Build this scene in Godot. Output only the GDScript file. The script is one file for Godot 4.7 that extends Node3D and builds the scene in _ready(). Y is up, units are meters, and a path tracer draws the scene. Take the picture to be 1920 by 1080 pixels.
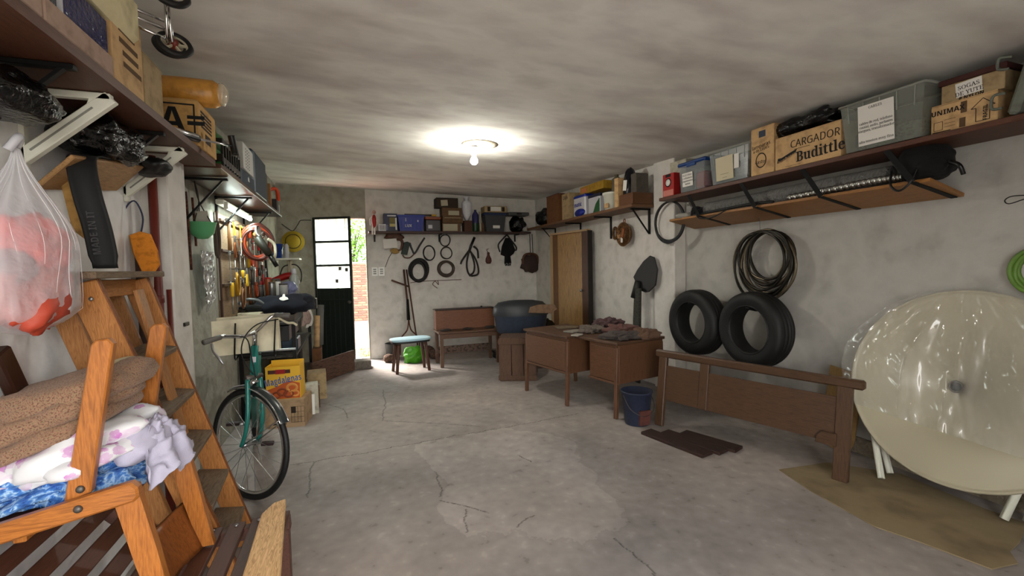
extends Node3D
# A cluttered garage, built in metres. Camera at x 0, z 0, eye height 1.42; the far wall lies at z -7.95.

var used := {}
var mats := {}
var tex := {}
var rng := RandomNumberGenerator.new()
const LEFT := -1.05
const RIGHT := 3.48
const FAR := -7.95

func _ready() -> void:
	rng.seed = 7
	# camera
	var cam := Camera3D.new()
	cam.name = "camera"
	cam.transform = Transform3D(Basis(Vector3(0.93978, -0.02181, 0.34108), Vector3(0.03616, 0.99871, -0.03578), Vector3(-0.33985, 0.04596, 0.93935)), Vector3(0, 1.42, 0))
	cam.fov = 65.47
	cam.near = 0.02
	cam.far = 200.0
	cam.current = true
	add_child(cam)
	# overcast sky: daylight through the open garage door behind the camera and the small door in the far wall
	var env := Environment.new()
	var sky := Sky.new()
	var sm := ProceduralSkyMaterial.new()
	sm.sky_top_color = Color(0.90, 0.90, 0.90)
	sm.sky_horizon_color = Color(0.965, 0.955, 0.94)
	sm.ground_horizon_color = Color(0.62, 0.60, 0.57)
	sm.ground_bottom_color = Color(0.50, 0.48, 0.45)
	sm.sun_angle_max = 0.0
	sky.sky_material = sm
	env.background_mode = Environment.BG_SKY
	env.sky = sky
	env.background_energy_multiplier = 12.0
	env.tonemap_mode = Environment.TONE_MAPPER_LINEAR
	env.tonemap_exposure = 1.25
	env.sdfgi_enabled = true
	env.ssao_enabled = true
	env.ssil_enabled = true
	var we := WorldEnvironment.new()
	we.name = "environment"
	we.environment = env
	add_child(we)
	# hazy sun over the yard beyond the far door
	var sun := DirectionalLight3D.new()
	sun.name = "hazy_sun"
	sun.light_color = Color(1.0, 0.96, 0.91)
	sun.light_energy = 7.0
	sun.light_angular_distance = 24.0
	sun.shadow_enabled = true
	sun.sky_mode = DirectionalLight3D.SKY_MODE_LIGHT_ONLY
	add_child(sun)
	sun.look_at_from_position(V(-2.2, 6.0, -12.5), V(0.2, 0.0, -8.0))
	textures()
	materials()
	room()
	yard()
	lamps()
	right_side()
	right_shelf()
	far_side()
	far_shelf()
	bench_corner()
	tool_wall()
	bicycle()
	left_shelf()
	left_front()

# ---------------------------------------------------------------- helpers
func numbered(n: String) -> String:
	var k: int = used.get(n, -1) + 1
	used[n] = k
	return n if k == 0 else "%s_%03d" % [n, k]

func thing(called: String, label: String, category: String, at := Vector3.ZERO, turn := 0.0, group := "") -> Node3D:
	var o := Node3D.new()
	o.name = numbered(called)
	add_child(o)
	o.position = at
	o.rotation_degrees.y = turn
	o.set_meta("label", label)
	o.set_meta("category", category)
	if group != "":
		o.set_meta("group", group)
	return o

func part(par: Node3D, called: String, s: SurfaceTool, m: Material, label := "") -> MeshInstance3D:
	var o := MeshInstance3D.new()
	s.generate_normals()
	o.mesh = s.commit()
	o.material_override = m
	o.name = called
	if par.has_node(NodePath(called)):
		var k := 1
		while par.has_node(NodePath("%s_%03d" % [called, k])):
			k += 1
		o.name = "%s_%03d" % [called, k]
	par.add_child(o)
	if label != "":
		o.set_meta("label", label)
	return o

func solo(called: String, s: SurfaceTool, m: Material, label: String, category: String, at := Vector3.ZERO, turn := 0.0, group := "") -> MeshInstance3D:
	var o := part(self, numbered(called), s, m)
	o.position = at
	o.rotation_degrees.y = turn
	o.set_meta("label", label)
	o.set_meta("category", category)
	if group != "":
		o.set_meta("group", group)
	return o

func struct(called: String, s: SurfaceTool, m: Material) -> MeshInstance3D:
	var o := part(self, numbered(called), s, m)
	o.set_meta("kind", "structure")
	return o

func copy(o: Node3D, called: String, label: String, at: Vector3, turn := 0.0) -> Node3D:
	var c: Node3D = o.duplicate()
	c.name = numbered(called)
	add_child(c)
	c.position = at
	c.rotation_degrees.y = turn
	if label != "":
		c.set_meta("label", label)
	return c

func st(smooth := false) -> SurfaceTool:
	var s := SurfaceTool.new()
	s.begin(Mesh.PRIMITIVE_TRIANGLES)
	s.set_smooth_group(0 if smooth else -1)
	return s

func T(p := Vector3.ZERO, deg := Vector3.ZERO) -> Transform3D:
	return Transform3D(Basis.from_euler(deg * PI / 180.0), p)

func V(x: float, y: float, z: float) -> Vector3:
	return Vector3(x, y, z)

func tri(s: SurfaceTool, a: Vector3, b: Vector3, c: Vector3) -> void:   # given counter-clockwise from outside
	s.add_vertex(a); s.add_vertex(c); s.add_vertex(b)

func quad(s: SurfaceTool, a: Vector3, b: Vector3, c: Vector3, d: Vector3) -> void:
	tri(s, a, b, c); tri(s, a, c, d)

func quad_uv(s: SurfaceTool, p: Array, u: Array) -> void:
	for k in [0, 2, 1, 0, 3, 2]:
		s.set_uv(u[k]); s.add_vertex(p[k])

# a box with chamfered edges
func bx(s: SurfaceTool, c: Vector3, size: Vector3, b := 0.0, x := Transform3D.IDENTITY) -> void:
	var h := size / 2.0
	b = minf(b, minf(h.x, minf(h.y, h.z)) * 0.8)
	if b <= 0.0:
		var q := []
		for i in 8:
			q.append(x * (c + V(h.x if i & 1 else -h.x, h.y if i & 2 else -h.y, h.z if i & 4 else -h.z)))
		quad(s, q[4], q[5], q[7], q[6]); quad(s, q[1], q[0], q[2], q[3])
		quad(s, q[5], q[1], q[3], q[7]); quad(s, q[0], q[4], q[6], q[2])
		quad(s, q[6], q[7], q[3], q[2]); quad(s, q[0], q[1], q[5], q[4])
		return
	var g := h - V(b, b, b)
	var ps := {}
	for sx in [-1, 1]:
		for sy in [-1, 1]:
			for sz in [-1, 1]:
				ps[[sx, sy, sz, 0]] = x * (c + V(sx * h.x, sy * g.y, sz * g.z))
				ps[[sx, sy, sz, 1]] = x * (c + V(sx * g.x, sy * h.y, sz * g.z))
				ps[[sx, sy, sz, 2]] = x * (c + V(sx * g.x, sy * g.y, sz * h.z))
	for sg in [-1, 1]:
		var f := [[ps[[sg, -1, -1, 0]], ps[[sg, 1, -1, 0]], ps[[sg, 1, 1, 0]], ps[[sg, -1, 1, 0]]], [ps[[-1, sg, -1, 1]], ps[[-1, sg, 1, 1]], ps[[1, sg, 1, 1]], ps[[1, sg, -1, 1]]], [ps[[-1, -1, sg, 2]], ps[[1, -1, sg, 2]], ps[[1, 1, sg, 2]], ps[[-1, 1, sg, 2]]]]
		for k in f:
			out_quad(s, k, x * c)
	for i in [-1, 1]:
		for j in [-1, 1]:
			out_quad(s, [ps[[i, j, -1, 0]], ps[[i, j, 1, 0]], ps[[i, j, 1, 1]], ps[[i, j, -1, 1]]], x * c)
			out_quad(s, [ps[[-1, i, j, 1]], ps[[1, i, j, 1]], ps[[1, i, j, 2]], ps[[-1, i, j, 2]]], x * c)
			out_quad(s, [ps[[i, -1, j, 0]], ps[[i, 1, j, 0]], ps[[i, 1, j, 2]], ps[[i, -1, j, 2]]], x * c)
			for k in [-1, 1]:
				out_tri(s, ps[[i, j, k, 0]], ps[[i, j, k, 1]], ps[[i, j, k, 2]], x * c)

func out_tri(s: SurfaceTool, a: Vector3, b: Vector3, c: Vector3, mid: Vector3) -> void:
	if (b - a).cross(c - a).dot(a + b + c - mid * 3.0) >= 0.0:
		tri(s, a, b, c)
	else:
		tri(s, a, c, b)

func out_quad(s: SurfaceTool, q: Array, mid: Vector3) -> void:
	out_tri(s, q[0], q[1], q[2], mid)
	out_tri(s, q[0], q[2], q[3], mid)

# a bar of rectangular section from a to b; w across "side", t along the third direction
func bar(s: SurfaceTool, a: Vector3, b: Vector3, w: float, t: float, side := Vector3(0, 0, 1), bevel := 0.003) -> void:
	var y := (b - a).normalized()
	var xx := (side - y * side.dot(y)).normalized()
	if xx.length() < 0.5:
		xx = y.cross(V(1, 0, 0)).normalized()
	bx(s, Vector3.ZERO, V(w, (b - a).length(), t), bevel, Transform3D(Basis(xx, y, xx.cross(y)), (a + b) / 2.0))

# a round tube through points
func tube(s: SurfaceTool, pts: Array, r: float, seg := 8, closed := false, r2 := -1.0, flat := 1.0, up := Vector3(0, 1, 0)) -> void:
	var n := pts.size()
	var rings := []
	var last := Vector3.ZERO
	for i in n:
		var a: Vector3 = pts[(i - 1 + n) % n] if closed or i > 0 else pts[i]
		var b: Vector3 = pts[(i + 1) % n] if closed or i < n - 1 else pts[i]
		var d := (b - a).normalized()
		var u := last - d * last.dot(d) if last != Vector3.ZERO else up - d * up.dot(d)
		if u.length() < 0.05:
			u = d.cross(V(1, 0, 0))
			if u.length() < 0.05:
				u = d.cross(V(0, 0, 1))
		u = u.normalized()
		last = u
		var w := d.cross(u)
		var rr := r if r2 < 0.0 else lerpf(r, r2, float(i) / (n - 1))
		var ring := []
		for k in seg:
			var t := TAU * k / seg
			ring.append(Vector3(pts[i]) + (u * cos(t) * flat + w * sin(t)) * rr)
		rings.append(ring)
	for i in (n if closed else n - 1):
		var p: Array = rings[i]
		var q: Array = rings[(i + 1) % n]
		for k in seg:
			var l := (k + 1) % seg
			quad(s, p[k], p[l], q[l], q[k])
	if not closed:
		for k in range(1, seg - 1):
			tri(s, rings[0][0], rings[0][k + 1], rings[0][k])
			tri(s, rings[n - 1][0], rings[n - 1][k], rings[n - 1][k + 1])

# a smooth curve through points
func curve(pts: Array, per := 6, closed := false) -> Array:
	var o := []
	var n := pts.size()
	for i in (n if closed else n - 1):
		var p0: Vector3 = pts[(i - 1 + n) % n] if closed or i > 0 else pts[i]
		var p1: Vector3 = pts[i]
		var p2: Vector3 = pts[(i + 1) % n]
		var p3: Vector3 = pts[(i + 2) % n] if closed or i < n - 2 else pts[(i + 1) % n]
		for k in per:
			o.append(p1.cubic_interpolate(p2, p0, p3, float(k) / per))
	if not closed:
		o.append(pts[n - 1])
	return o

func ring(c: Vector3, a: Vector3, b: Vector3, n := 24, wob := 0.0) -> Array:
	var o := []
	var ph := rng.randf() * 6.0
	for k in n:
		var t := TAU * k / n
		var f := 1.0 + wob * sin(2.0 * t + ph) + wob * 0.6 * sin(3.0 * t + ph * 2.0)
		o.append(c + (a * cos(t) + b * sin(t)) * f)
	return o

# a turned shape: profile of (radius, height) from bottom to top, about y
func lathe(s: SurfaceTool, prof: Array, seg := 20, x := Transform3D.IDENTITY, sq := 1.0) -> void:
	for i in prof.size() - 1:
		var p: Vector2 = prof[i]
		var q: Vector2 = prof[i + 1]
		for k in seg:
			var t := TAU * k / seg
			var u := TAU * (k + 1) / seg
			var a := x * V(p.x * cos(t), p.y, p.x * sin(t) * sq)
			var b := x * V(p.x * cos(u), p.y, p.x * sin(u) * sq)
			var c := x * V(q.x * cos(u), q.y, q.x * sin(u) * sq)
			var d := x * V(q.x * cos(t), q.y, q.x * sin(t) * sq)
			if q.x > 0.0:
				tri(s, a, d, c)
			if p.x > 0.0:
				tri(s, a, c, b)

# an outline (in x and y) given a thickness along z
func prism(s: SurfaceTool, poly: Array, depth: float, x := Transform3D.IDENTITY, bevel := 0.0) -> void:
	var p := PackedVector2Array(poly)
	if signed_area(p) < 0.0:
		p.reverse()
	var h := depth / 2.0
	var inner := p
	if bevel > 0.0:
		var o := Geometry2D.offset_polygon(p, -bevel)
		if o.size() == 1 and o[0].size() == p.size():
			inner = o[0]
			if signed_area(inner) < 0.0:
				inner.reverse()
			var best := 0
			for k in p.size():
				if inner[k].distance_to(p[0]) < inner[best].distance_to(p[0]):
					best = k
			var turned := PackedVector2Array()
			for k in p.size():
				turned.append(inner[(best + k) % p.size()])
			inner = turned
		else:
			bevel = 0.0
	var ix := Geometry2D.triangulate_polygon(inner)
	for k in range(0, ix.size(), 3):
		var a := inner[ix[k]]
		var b := inner[ix[k + 1]]
		var c := inner[ix[k + 2]]
		if (b - a).cross(c - a) < 0.0:
			var sw := b
			b = c
			c = sw
		tri(s, x * V(a.x, a.y, h), x * V(b.x, b.y, h), x * V(c.x, c.y, h))
		tri(s, x * V(a.x, a.y, -h), x * V(c.x, c.y, -h), x * V(b.x, b.y, -h))
	var e := h - bevel
	for k in p.size():
		var l := (k + 1) % p.size()
		quad(s, x * V(p[k].x, p[k].y, -e), x * V(p[l].x, p[l].y, -e), x * V(p[l].x, p[l].y, e), x * V(p[k].x, p[k].y, e))
		if bevel > 0.0:
			quad(s, x * V(p[k].x, p[k].y, e), x * V(p[l].x, p[l].y, e), x * V(inner[l].x, inner[l].y, h), x * V(inner[k].x, inner[k].y, h))
			quad(s, x * V(p[l].x, p[l].y, -e), x * V(p[k].x, p[k].y, -e), x * V(inner[k].x, inner[k].y, -h), x * V(inner[l].x, inner[l].y, -h))

func signed_area(p: PackedVector2Array) -> float:
	var a := 0.0
	for k in p.size():
		a += p[k].cross(p[(k + 1) % p.size()])
	return a

# a lumpy closed shape: cloth bundles, bags
func blob(s: SurfaceTool, c: Vector3, r: Vector3, amp := 0.1, freq := 3.0, seed_ := 1, x := Transform3D.IDENTITY, nu := 28, nv := 18, pw := 1.0, ridged := false) -> void:
	var n := FastNoiseLite.new()
	n.seed = seed_
	n.frequency = freq
	if ridged:
		n.fractal_type = FastNoiseLite.FRACTAL_RIDGED
	var g := []
	for j in nv + 1:
		var row := []
		var ph := PI * j / nv - PI / 2.0
		for i in nu:
			var th := TAU * i / nu
			var d := V(cos(ph) * cos(th), sin(ph), cos(ph) * sin(th))
			if pw != 1.0:
				d = V(signf(d.x) * pow(absf(d.x), pw), signf(d.y) * pow(absf(d.y), pw), signf(d.z) * pow(absf(d.z), pw))
			var q := d * r
			var k := 1.0 + amp * n.get_noise_3d(q.x * 10.0, q.y * 10.0, q.z * 10.0)
			var o := c + q * k
			if c.y > 0.0 and c.y <= r.y * 1.3:
				o.y = maxf(o.y, 0.002)      # lies flat on what carries it
			row.append(x * o)
		g.append(row)
	for j in nv:
		for i in nu:
			var l := (i + 1) % nu
			if j > 0:
				tri(s, g[j][i], g[j + 1][i], g[j][l])
			if j < nv - 1:
				tri(s, g[j][l], g[j + 1][i], g[j + 1][l])

# a sheet over a grid of points with thickness t (rows of equal length)
func sheet(s: SurfaceTool, g: Array, t := 0.0, dir := Vector3(0, -1, 0)) -> void:
	var nj := g.size()
	var ni: int = g[0].size()
	for j in nj - 1:
		for i in ni - 1:
			quad(s, g[j][i], g[j][i + 1], g[j + 1][i + 1], g[j + 1][i])
			if t > 0.0:
				quad(s, g[j][i] + dir * t, g[j + 1][i] + dir * t, g[j + 1][i + 1] + dir * t, g[j][i + 1] + dir * t)
	if t > 0.0:
		for i in ni - 1:
			quad(s, g[0][i] + dir * t, g[0][i + 1] + dir * t, g[0][i + 1], g[0][i])
			quad(s, g[nj - 1][i], g[nj - 1][i + 1], g[nj - 1][i + 1] + dir * t, g[nj - 1][i] + dir * t)
		for j in nj - 1:
			quad(s, g[j][0], g[j + 1][0], g[j + 1][0] + dir * t, g[j][0] + dir * t)
			quad(s, g[j][ni - 1] + dir * t, g[j + 1][ni - 1] + dir * t, g[j + 1][ni - 1], g[j][ni - 1])

func text(par: Node3D, words: String, h: float, m: Material, x: Transform3D, font := "Droid Sans", bold := false, part_name := "lettering", squeeze := 1.0) -> MeshInstance3D:
	var f := SystemFont.new()
	f.font_names = PackedStringArray([font])
	f.font_weight = 700 if bold else 400
	var t := TextMesh.new()
	t.text = words
	t.font = f
	t.font_size = 48
	t.pixel_size = h / 48.0 * 1.35
	t.depth = 0.0012
	t.curve_step = 4.0
	var o := MeshInstance3D.new()
	o.mesh = t
	o.material_override = m
	o.name = part_name
	var k := 1
	while par.has_node(NodePath(o.name)):
		o.name = "%s_%03d" % [part_name, k]
		k += 1
	par.add_child(o)
	o.transform = x * Transform3D(Basis.from_scale(V(squeeze, 1, 1)), Vector3.ZERO)
	return o

func fy(z: float) -> float:   # the floor falls a little towards the far door
	return 0.0 if z > -4.0 else (z + 4.0) * 0.0228

func ceil_y(x: float, z: float) -> float:
	return 2.53 - 0.03 * x - 0.033 * z

# ---------------------------------------------------------------- textures and materials
func ntex(key: String, freq: float, octs: int, ramp: Array, offs: Array, size := 512, kind := FastNoiseLite.TYPE_SIMPLEX_SMOOTH, warp := 0.0, sd := 1) -> Texture2D:
	var n := FastNoiseLite.new()
	n.seed = sd
	n.noise_type = kind
	n.frequency = freq
	n.fractal_octaves = octs
	if warp > 0.0:
		n.domain_warp_enabled = true
		n.domain_warp_amplitude = warp
		n.domain_warp_frequency = freq * 0.8
	var t := NoiseTexture2D.new()
	t.width = size
	t.height = size
	t.seamless = true
	t.noise = n
	if ramp.size() > 0:
		var g := Gradient.new()
		g.offsets = PackedFloat32Array(offs)
		g.colors = PackedColorArray(ramp)
		t.color_ramp = g
	tex[key] = t
	return t

func gr(v: float, w := 1.0) -> Color:
	return Color(v, v * (0.5 + 0.5 * w), v * w)

func textures() -> void:
	ntex("fine", 0.09, 3, [], [])
	ntex("bump", 0.03, 5, [], [], 512)
	ntex("grain", 0.02, 5, [gr(0.74, 0.94), gr(0.90, 0.97), gr(1.0), gr(0.84, 0.96), gr(1.0)], [0.1, 0.4, 0.55, 0.68, 0.9], 512, FastNoiseLite.TYPE_SIMPLEX_SMOOTH, 18.0)
	ntex("pine", 0.014, 3, [gr(1.0), gr(0.86, 0.90), gr(1.0), gr(0.78, 0.85), gr(1.0), gr(0.90, 0.94)], [0.15, 0.35, 0.45, 0.58, 0.66, 0.85], 512, FastNoiseLite.TYPE_SIMPLEX_SMOOTH, 14.0, 5)
	ntex("mottle", 0.012, 5, [gr(0.82, 0.97), gr(0.94, 0.985), gr(1.0), gr(0.96)], [0.1, 0.38, 0.6, 0.9], 512)
	ntex("worn", 0.02, 5, [gr(0.45, 0.9), gr(0.85, 0.96), gr(1.0), gr(1.0)], [0.22, 0.42, 0.55, 1.0], 512, FastNoiseLite.TYPE_SIMPLEX_SMOOTH, 0.0, 9)
	ntex("plaster", 0.007, 6, [Color(0.90, 0.90, 0.885), Color(0.965, 0.965, 0.955), Color(1, 1, 0.99), Color(0.95, 0.945, 0.93)], [0.12, 0.36, 0.58, 0.95], 1024, FastNoiseLite.TYPE_SIMPLEX_SMOOTH, 25.0, 3)
	ntex("cement", 0.008, 6, [Color(0.86, 0.86, 0.83), Color(0.95, 0.945, 0.925), Color(1, 1, 0.985), Color(0.92, 0.915, 0.89)], [0.1, 0.40, 0.64, 0.95], 1024, FastNoiseLite.TYPE_SIMPLEX_SMOOTH, 30.0, 12)
	ntex("streak", 0.007, 6, [Color(0.90, 0.885, 0.88), Color(0.945, 0.937, 0.932), Color(0.98, 0.98, 0.97), Color(1, 1, 0.99), Color(0.93, 0.925, 0.915)], [0.12, 0.34, 0.50, 0.66, 0.95], 1024, FastNoiseLite.TYPE_SIMPLEX_SMOOTH, 30.0, 21)
	ntex("peel", 0.02, 5, [gr(0.0), gr(0.0), gr(1.0), gr(1.0)], [0.0, 0.68, 0.74, 1.0], 1024, FastNoiseLite.TYPE_SIMPLEX_SMOOTH, 20.0, 8)
	ntex("rust", 0.03, 4, [Color(0.45, 0.3, 0.2), Color(0.8, 0.6, 0.5), Color(1, 1, 1)], [0.2, 0.5, 0.75], 256)
	var w := Image.create(64, 64, false, Image.FORMAT_RGB8)   # a plain weave
	for y in 64:
		for x in 64:
			var over := ((x / 4) + (y / 4)) % 2 == 0
			var v := 0.5 + 0.5 * sin(PI * float((x if over else y) % 4) / 3.0)
			w.set_pixel(x, y, gr(0.45 + 0.5 * v))
	tex["weave"] = ImageTexture.create_from_image(w)
	tex["floor"] = floor_image()

func floor_image() -> Texture2D:
	var W := 800
	var H := 1640
	var n := FastNoiseLite.new()
	n.frequency = 0.006
	n.fractal_octaves = 6
	n.seed = 4
	var a := n.get_image(W, H, false, false, false).get_data()
	n.frequency = 0.05
	n.seed = 11
	n.fractal_octaves = 4
	var b := n.get_image(W, H, false, false, false).get_data()
	n.frequency = 0.0025
	n.seed = 19
	n.fractal_octaves = 3
	var c := n.get_image(W, H, false, false, false).get_data()
	var poly := PackedVector2Array()     # a patch of paler cement worn into the middle of the floor
	for q in PATCH:
		poly.append(Vector2((q.x + 1.05) / 4.6 * W, (q.y + 8.0) / 9.4 * H))
	var img := Image.create(W, H, false, Image.FORMAT_RGB8)
	var bytes := PackedByteArray()
	bytes.resize(W * H * 3)
	var box := Rect2(poly[0], Vector2.ZERO)
	for q in poly:
		box = box.expand(q)
	box = box.grow(12)
	for y in H:
		for x in W:
			var i := y * W + x
			var v := 0.76 + 0.22 * (a[i] / 255.0 - 0.5) + 0.12 * (b[i] / 255.0 - 0.5) + 0.18 * (c[i] / 255.0 - 0.5)
			var warm := 0.02 * (c[i] / 128.0 - 1.0)
			if box.has_point(Vector2(x, y)):
				var p := Vector2(x + (a[i] - 128) * 0.25, y + (b[i] - 128) * 0.10)
				if Geometry2D.is_point_in_polygon(p, poly):
					v += 0.07
			if b[i] > 190:
				v += 0.03
			if b[i] < 56:
				v -= 0.06
			bytes[i * 3] = clampi(int(v * 255.0), 0, 255)
			bytes[i * 3 + 1] = clampi(int(v * (0.968 - warm) * 255.0), 0, 255)
			bytes[i * 3 + 2] = clampi(int(v * (0.948 - warm * 2.0) * 255.0), 0, 255)
	img.set_data(W, H, false, Image.FORMAT_RGB8, bytes)
	for cr in CRACKS:
		var prev := Vector2((cr[0].x + 1.05) / 4.6 * W, (cr[0].y + 8.0) / 9.4 * H)
		for k in range(1, cr.size()):
			var nx := Vector2((cr[k].x + 1.05) / 4.6 * W, (cr[k].y + 8.0) / 9.4 * H)
			var steps := int(prev.distance_to(nx)) + 1
			var wob := 0.0
			for m in steps:
				wob = clampf(wob + rng.randf_range(-0.7, 0.7), -3.0, 3.0)
				var p := prev.lerp(nx, float(m) / steps) + Vector2(wob, wob)
				for d in [Vector2.ZERO, Vector2(1, 0), Vector2(0, 1)]:
					var x := clampi(int(p.x + d.x), 0, W - 1)
					var y := clampi(int(p.y + d.y), 0, H - 1)
					img.set_pixel(x, y, img.get_pixel(x, y) * (0.74 if d == Vector2.ZERO else 0.90))
			prev = nx
	return ImageTexture.create_from_image(img)

const PATCH := [Vector2(0.50, -3.65), Vector2(1.23, -3.72), Vector2(1.51, -3.48), Vector2(1.59, -3.26), Vector2(1.55, -2.67), Vector2(1.47, -2.31), Vector2(1.26, -2.04), Vector2(1.08, -2.00), Vector2(0.80, -2.23), Vector2(0.53, -2.25), Vector2(0.48, -2.61), Vector2(0.49, -2.72), Vector2(0.51, -3.10)]
const CRACKS := [[Vector2(-0.46, -3.62), Vector2(-0.04, -3.62), Vector2(0.51, -3.67), Vector2(1.23, -3.72), Vector2(2.02, -3.80)], [Vector2(0.34, -5.63), Vector2(0.26, -4.36), Vector2(0.73, -4.06), Vector2(1.05, -3.83)], [Vector2(0.47, -2.69), Vector2(0.61, -2.56), Vector2(0.71, -2.44)], [Vector2(-0.30, -3.60), Vector2(-0.30, -3.29), Vector2(-0.30, -3.04)], [Vector2(1.25, -1.96), Vector2(1.26, -1.67), Vector2(1.23, -1.53)], [Vector2(-0.26, -5.21), Vector2(-0.12, -4.98), Vector2(-0.08, -4.61)], [Vector2(0.51, -3.10), Vector2(0.49, -2.72)], [Vector2(0.60, -2.53), Vector2(0.55, -2.29)], [Vector2(0.94, -2.32), Vector2(0.82, -2.23)], [Vector2(1.15, -3.12), Vector2(1.21, -2.96)]]

func M(key: String, col: Color, rough := 0.8, tx := "", sc := Vector3.ONE, bump := 0.0, btx := "bump", metal := 0.0, world := false) -> StandardMaterial3D:
	if mats.has(key):
		return mats[key]
	var m := StandardMaterial3D.new()
	m.resource_name = key
	m.albedo_color = col
	m.roughness = rough
	m.metallic = metal
	if tx != "" or bump != 0.0:
		m.uv1_triplanar = true
		m.uv1_world_triplanar = world
		m.uv1_scale = sc
		m.uv1_triplanar_sharpness = 4.0
	if tx != "":
		m.albedo_texture = tex[tx]
	if bump != 0.0:
		m.heightmap_enabled = true
		m.heightmap_texture = tex[btx]
		m.heightmap_scale = bump
	mats[key] = m
	return m

# sawn or varnished wood, grain along one axis
func wood(key: String, col: Color, axis := 1, rough := 0.55, tx := "grain", k := 1.0) -> StandardMaterial3D:
	var s := V(9, 9, 9) * k
	s[axis] = 0.7 * k
	return M(key + "_along_" + ["x", "y", "z"][axis], col, rough, tx, s, 0.05, "grain")

func ceiling_wear() -> Texture2D:
	return ntex("ceilingwear", 0.006, 5, [Color(0.86, 0.84, 0.835), Color(0.95, 0.942, 0.938), Color(1, 1, 1), Color(0.97, 0.968, 0.96)], [0.1, 0.34, 0.55, 0.95], 512, FastNoiseLite.TYPE_SIMPLEX_SMOOTH, 20.0, 33)

func card(key := "cardboard", col := Color(0.80, 0.66, 0.47)) -> StandardMaterial3D:
	return M(key, col, 0.85, "mottle", V(1.6, 1.6, 1.6), 0.05, "bump")

func clear(key: String, col: Color, a: float, rough := 0.12) -> StandardMaterial3D:
	if mats.has(key):
		return mats[key]
	var m := M(key, Color(col.r, col.g, col.b, a), rough)
	m.transparency = BaseMaterial3D.TRANSPARENCY_ALPHA
	m.cull_mode = BaseMaterial3D.CULL_DISABLED
	return m

func cloth(key: String, col: Color, sc := 30.0, sheen := 0.3) -> StandardMaterial3D:
	var m := M(key, col, 0.95, "weave", V(sc, sc, sc), 0.08, "weave")
	m.rim_enabled = sheen > 0.0
	m.rim = sheen
	m.rim_tint = 0.5
	return m

func materials() -> void:
	M("plaster", Color(0.83, 0.815, 0.795), 0.92, "plaster", V(0.45, 0.45, 0.45), 0.5, "bump", 0.0, true)
	M("plaster_lit", Color(0.93, 0.93, 0.935), 0.92, "plaster", V(0.45, 0.45, 0.45), 0.5, "bump", 0.0, true)  # lighter plaster colour stands in for stronger daylight on the left wall
	M("plaster_shaded", Color(0.69, 0.68, 0.66), 0.92, "plaster", V(0.4, 0.4, 0.4), 0.5, "bump", 0.0, true)  # greyer colour puts the weaker light on the right wall into the plaster
	M("cement", Color(0.62, 0.61, 0.57), 0.95, "cement", V(0.55, 0.55, 0.55), 0.6, "bump", 0.0, true)
	var c := M("ceiling", Color(0.92, 0.91, 0.89), 0.95, "streak", V(0.17, 0.5, 0.34), 0.3, "bump", 0.0, true)
	c.detail_enabled = true
	c.detail_blend_mode = BaseMaterial3D.BLEND_MODE_MUL
	c.detail_albedo = ceiling_wear()
	c.uv2_triplanar = true
	c.uv2_world_triplanar = true
	c.uv2_scale = V(0.33, 0.4, 0.42)
	M("iron", Color(0.06, 0.058, 0.055), 0.5, "", Vector3.ONE, 0.0, "bump", 0.6)
	M("blackplastic", Color(0.028, 0.028, 0.03), 0.35)
	M("rubber", Color(0.022, 0.022, 0.023), 0.62, "", V(3, 3, 3), 0.05)
	M("blackbag", Color(0.02, 0.021, 0.024), 0.25, "", V(2, 2, 2), 0.6)
	M("chrome", Color(0.85, 0.85, 0.85), 0.16, "", Vector3.ONE, 0.0, "bump", 1.0)
	M("steel", Color(0.62, 0.62, 0.62), 0.35, "", Vector3.ONE, 0.0, "bump", 0.9)
	M("oldsteel", Color(0.36, 0.34, 0.32), 0.5, "", Vector3.ONE, 0.0, "bump", 0.7)
	M("whitepaint", Color(0.86, 0.86, 0.80), 0.5)
	M("paper", Color(0.88, 0.87, 0.84), 0.9)
	M("ink", Color(0.04, 0.04, 0.045), 0.8)
	M("inkbrown", Color(0.16, 0.11, 0.07), 0.85)
	M("rope", Color(0.18, 0.15, 0.12), 0.9)
	M("copper", Color(0.55, 0.33, 0.2), 0.4, "", Vector3.ONE, 0.0, "bump", 0.9)
	M("brownleather", Color(0.34, 0.20, 0.12), 0.6, "mottle", V(4, 4, 4), 0.1)
	M("darkleather", Color(0.13, 0.095, 0.075), 0.6, "mottle", V(4, 4, 4), 0.1)
	M("rusty", Color(0.38, 0.22, 0.14), 0.85, "rust", V(4, 4, 4), 0.1)
	M("bluep", Color(0.03, 0.15, 0.55), 0.5)
	M("navy", Color(0.04, 0.06, 0.13), 0.6, "mottle", V(3, 3, 3), 0.1)
	M("teal", Color(0.05, 0.19, 0.27), 0.45, "mottle", V(2, 2, 2))
	M("red", Color(0.62, 0.06, 0.05), 0.45)
	M("orange", Color(0.78, 0.24, 0.05), 0.45)
	M("yellow", Color(0.80, 0.62, 0.06), 0.5)
	M("green", Color(0.05, 0.32, 0.12), 0.45)
	M("cream", Color(0.74, 0.71, 0.60), 0.6, "mottle", V(2, 2, 2))
	M("duct", Color(0.33, 0.24, 0.14), 0.4)

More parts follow.
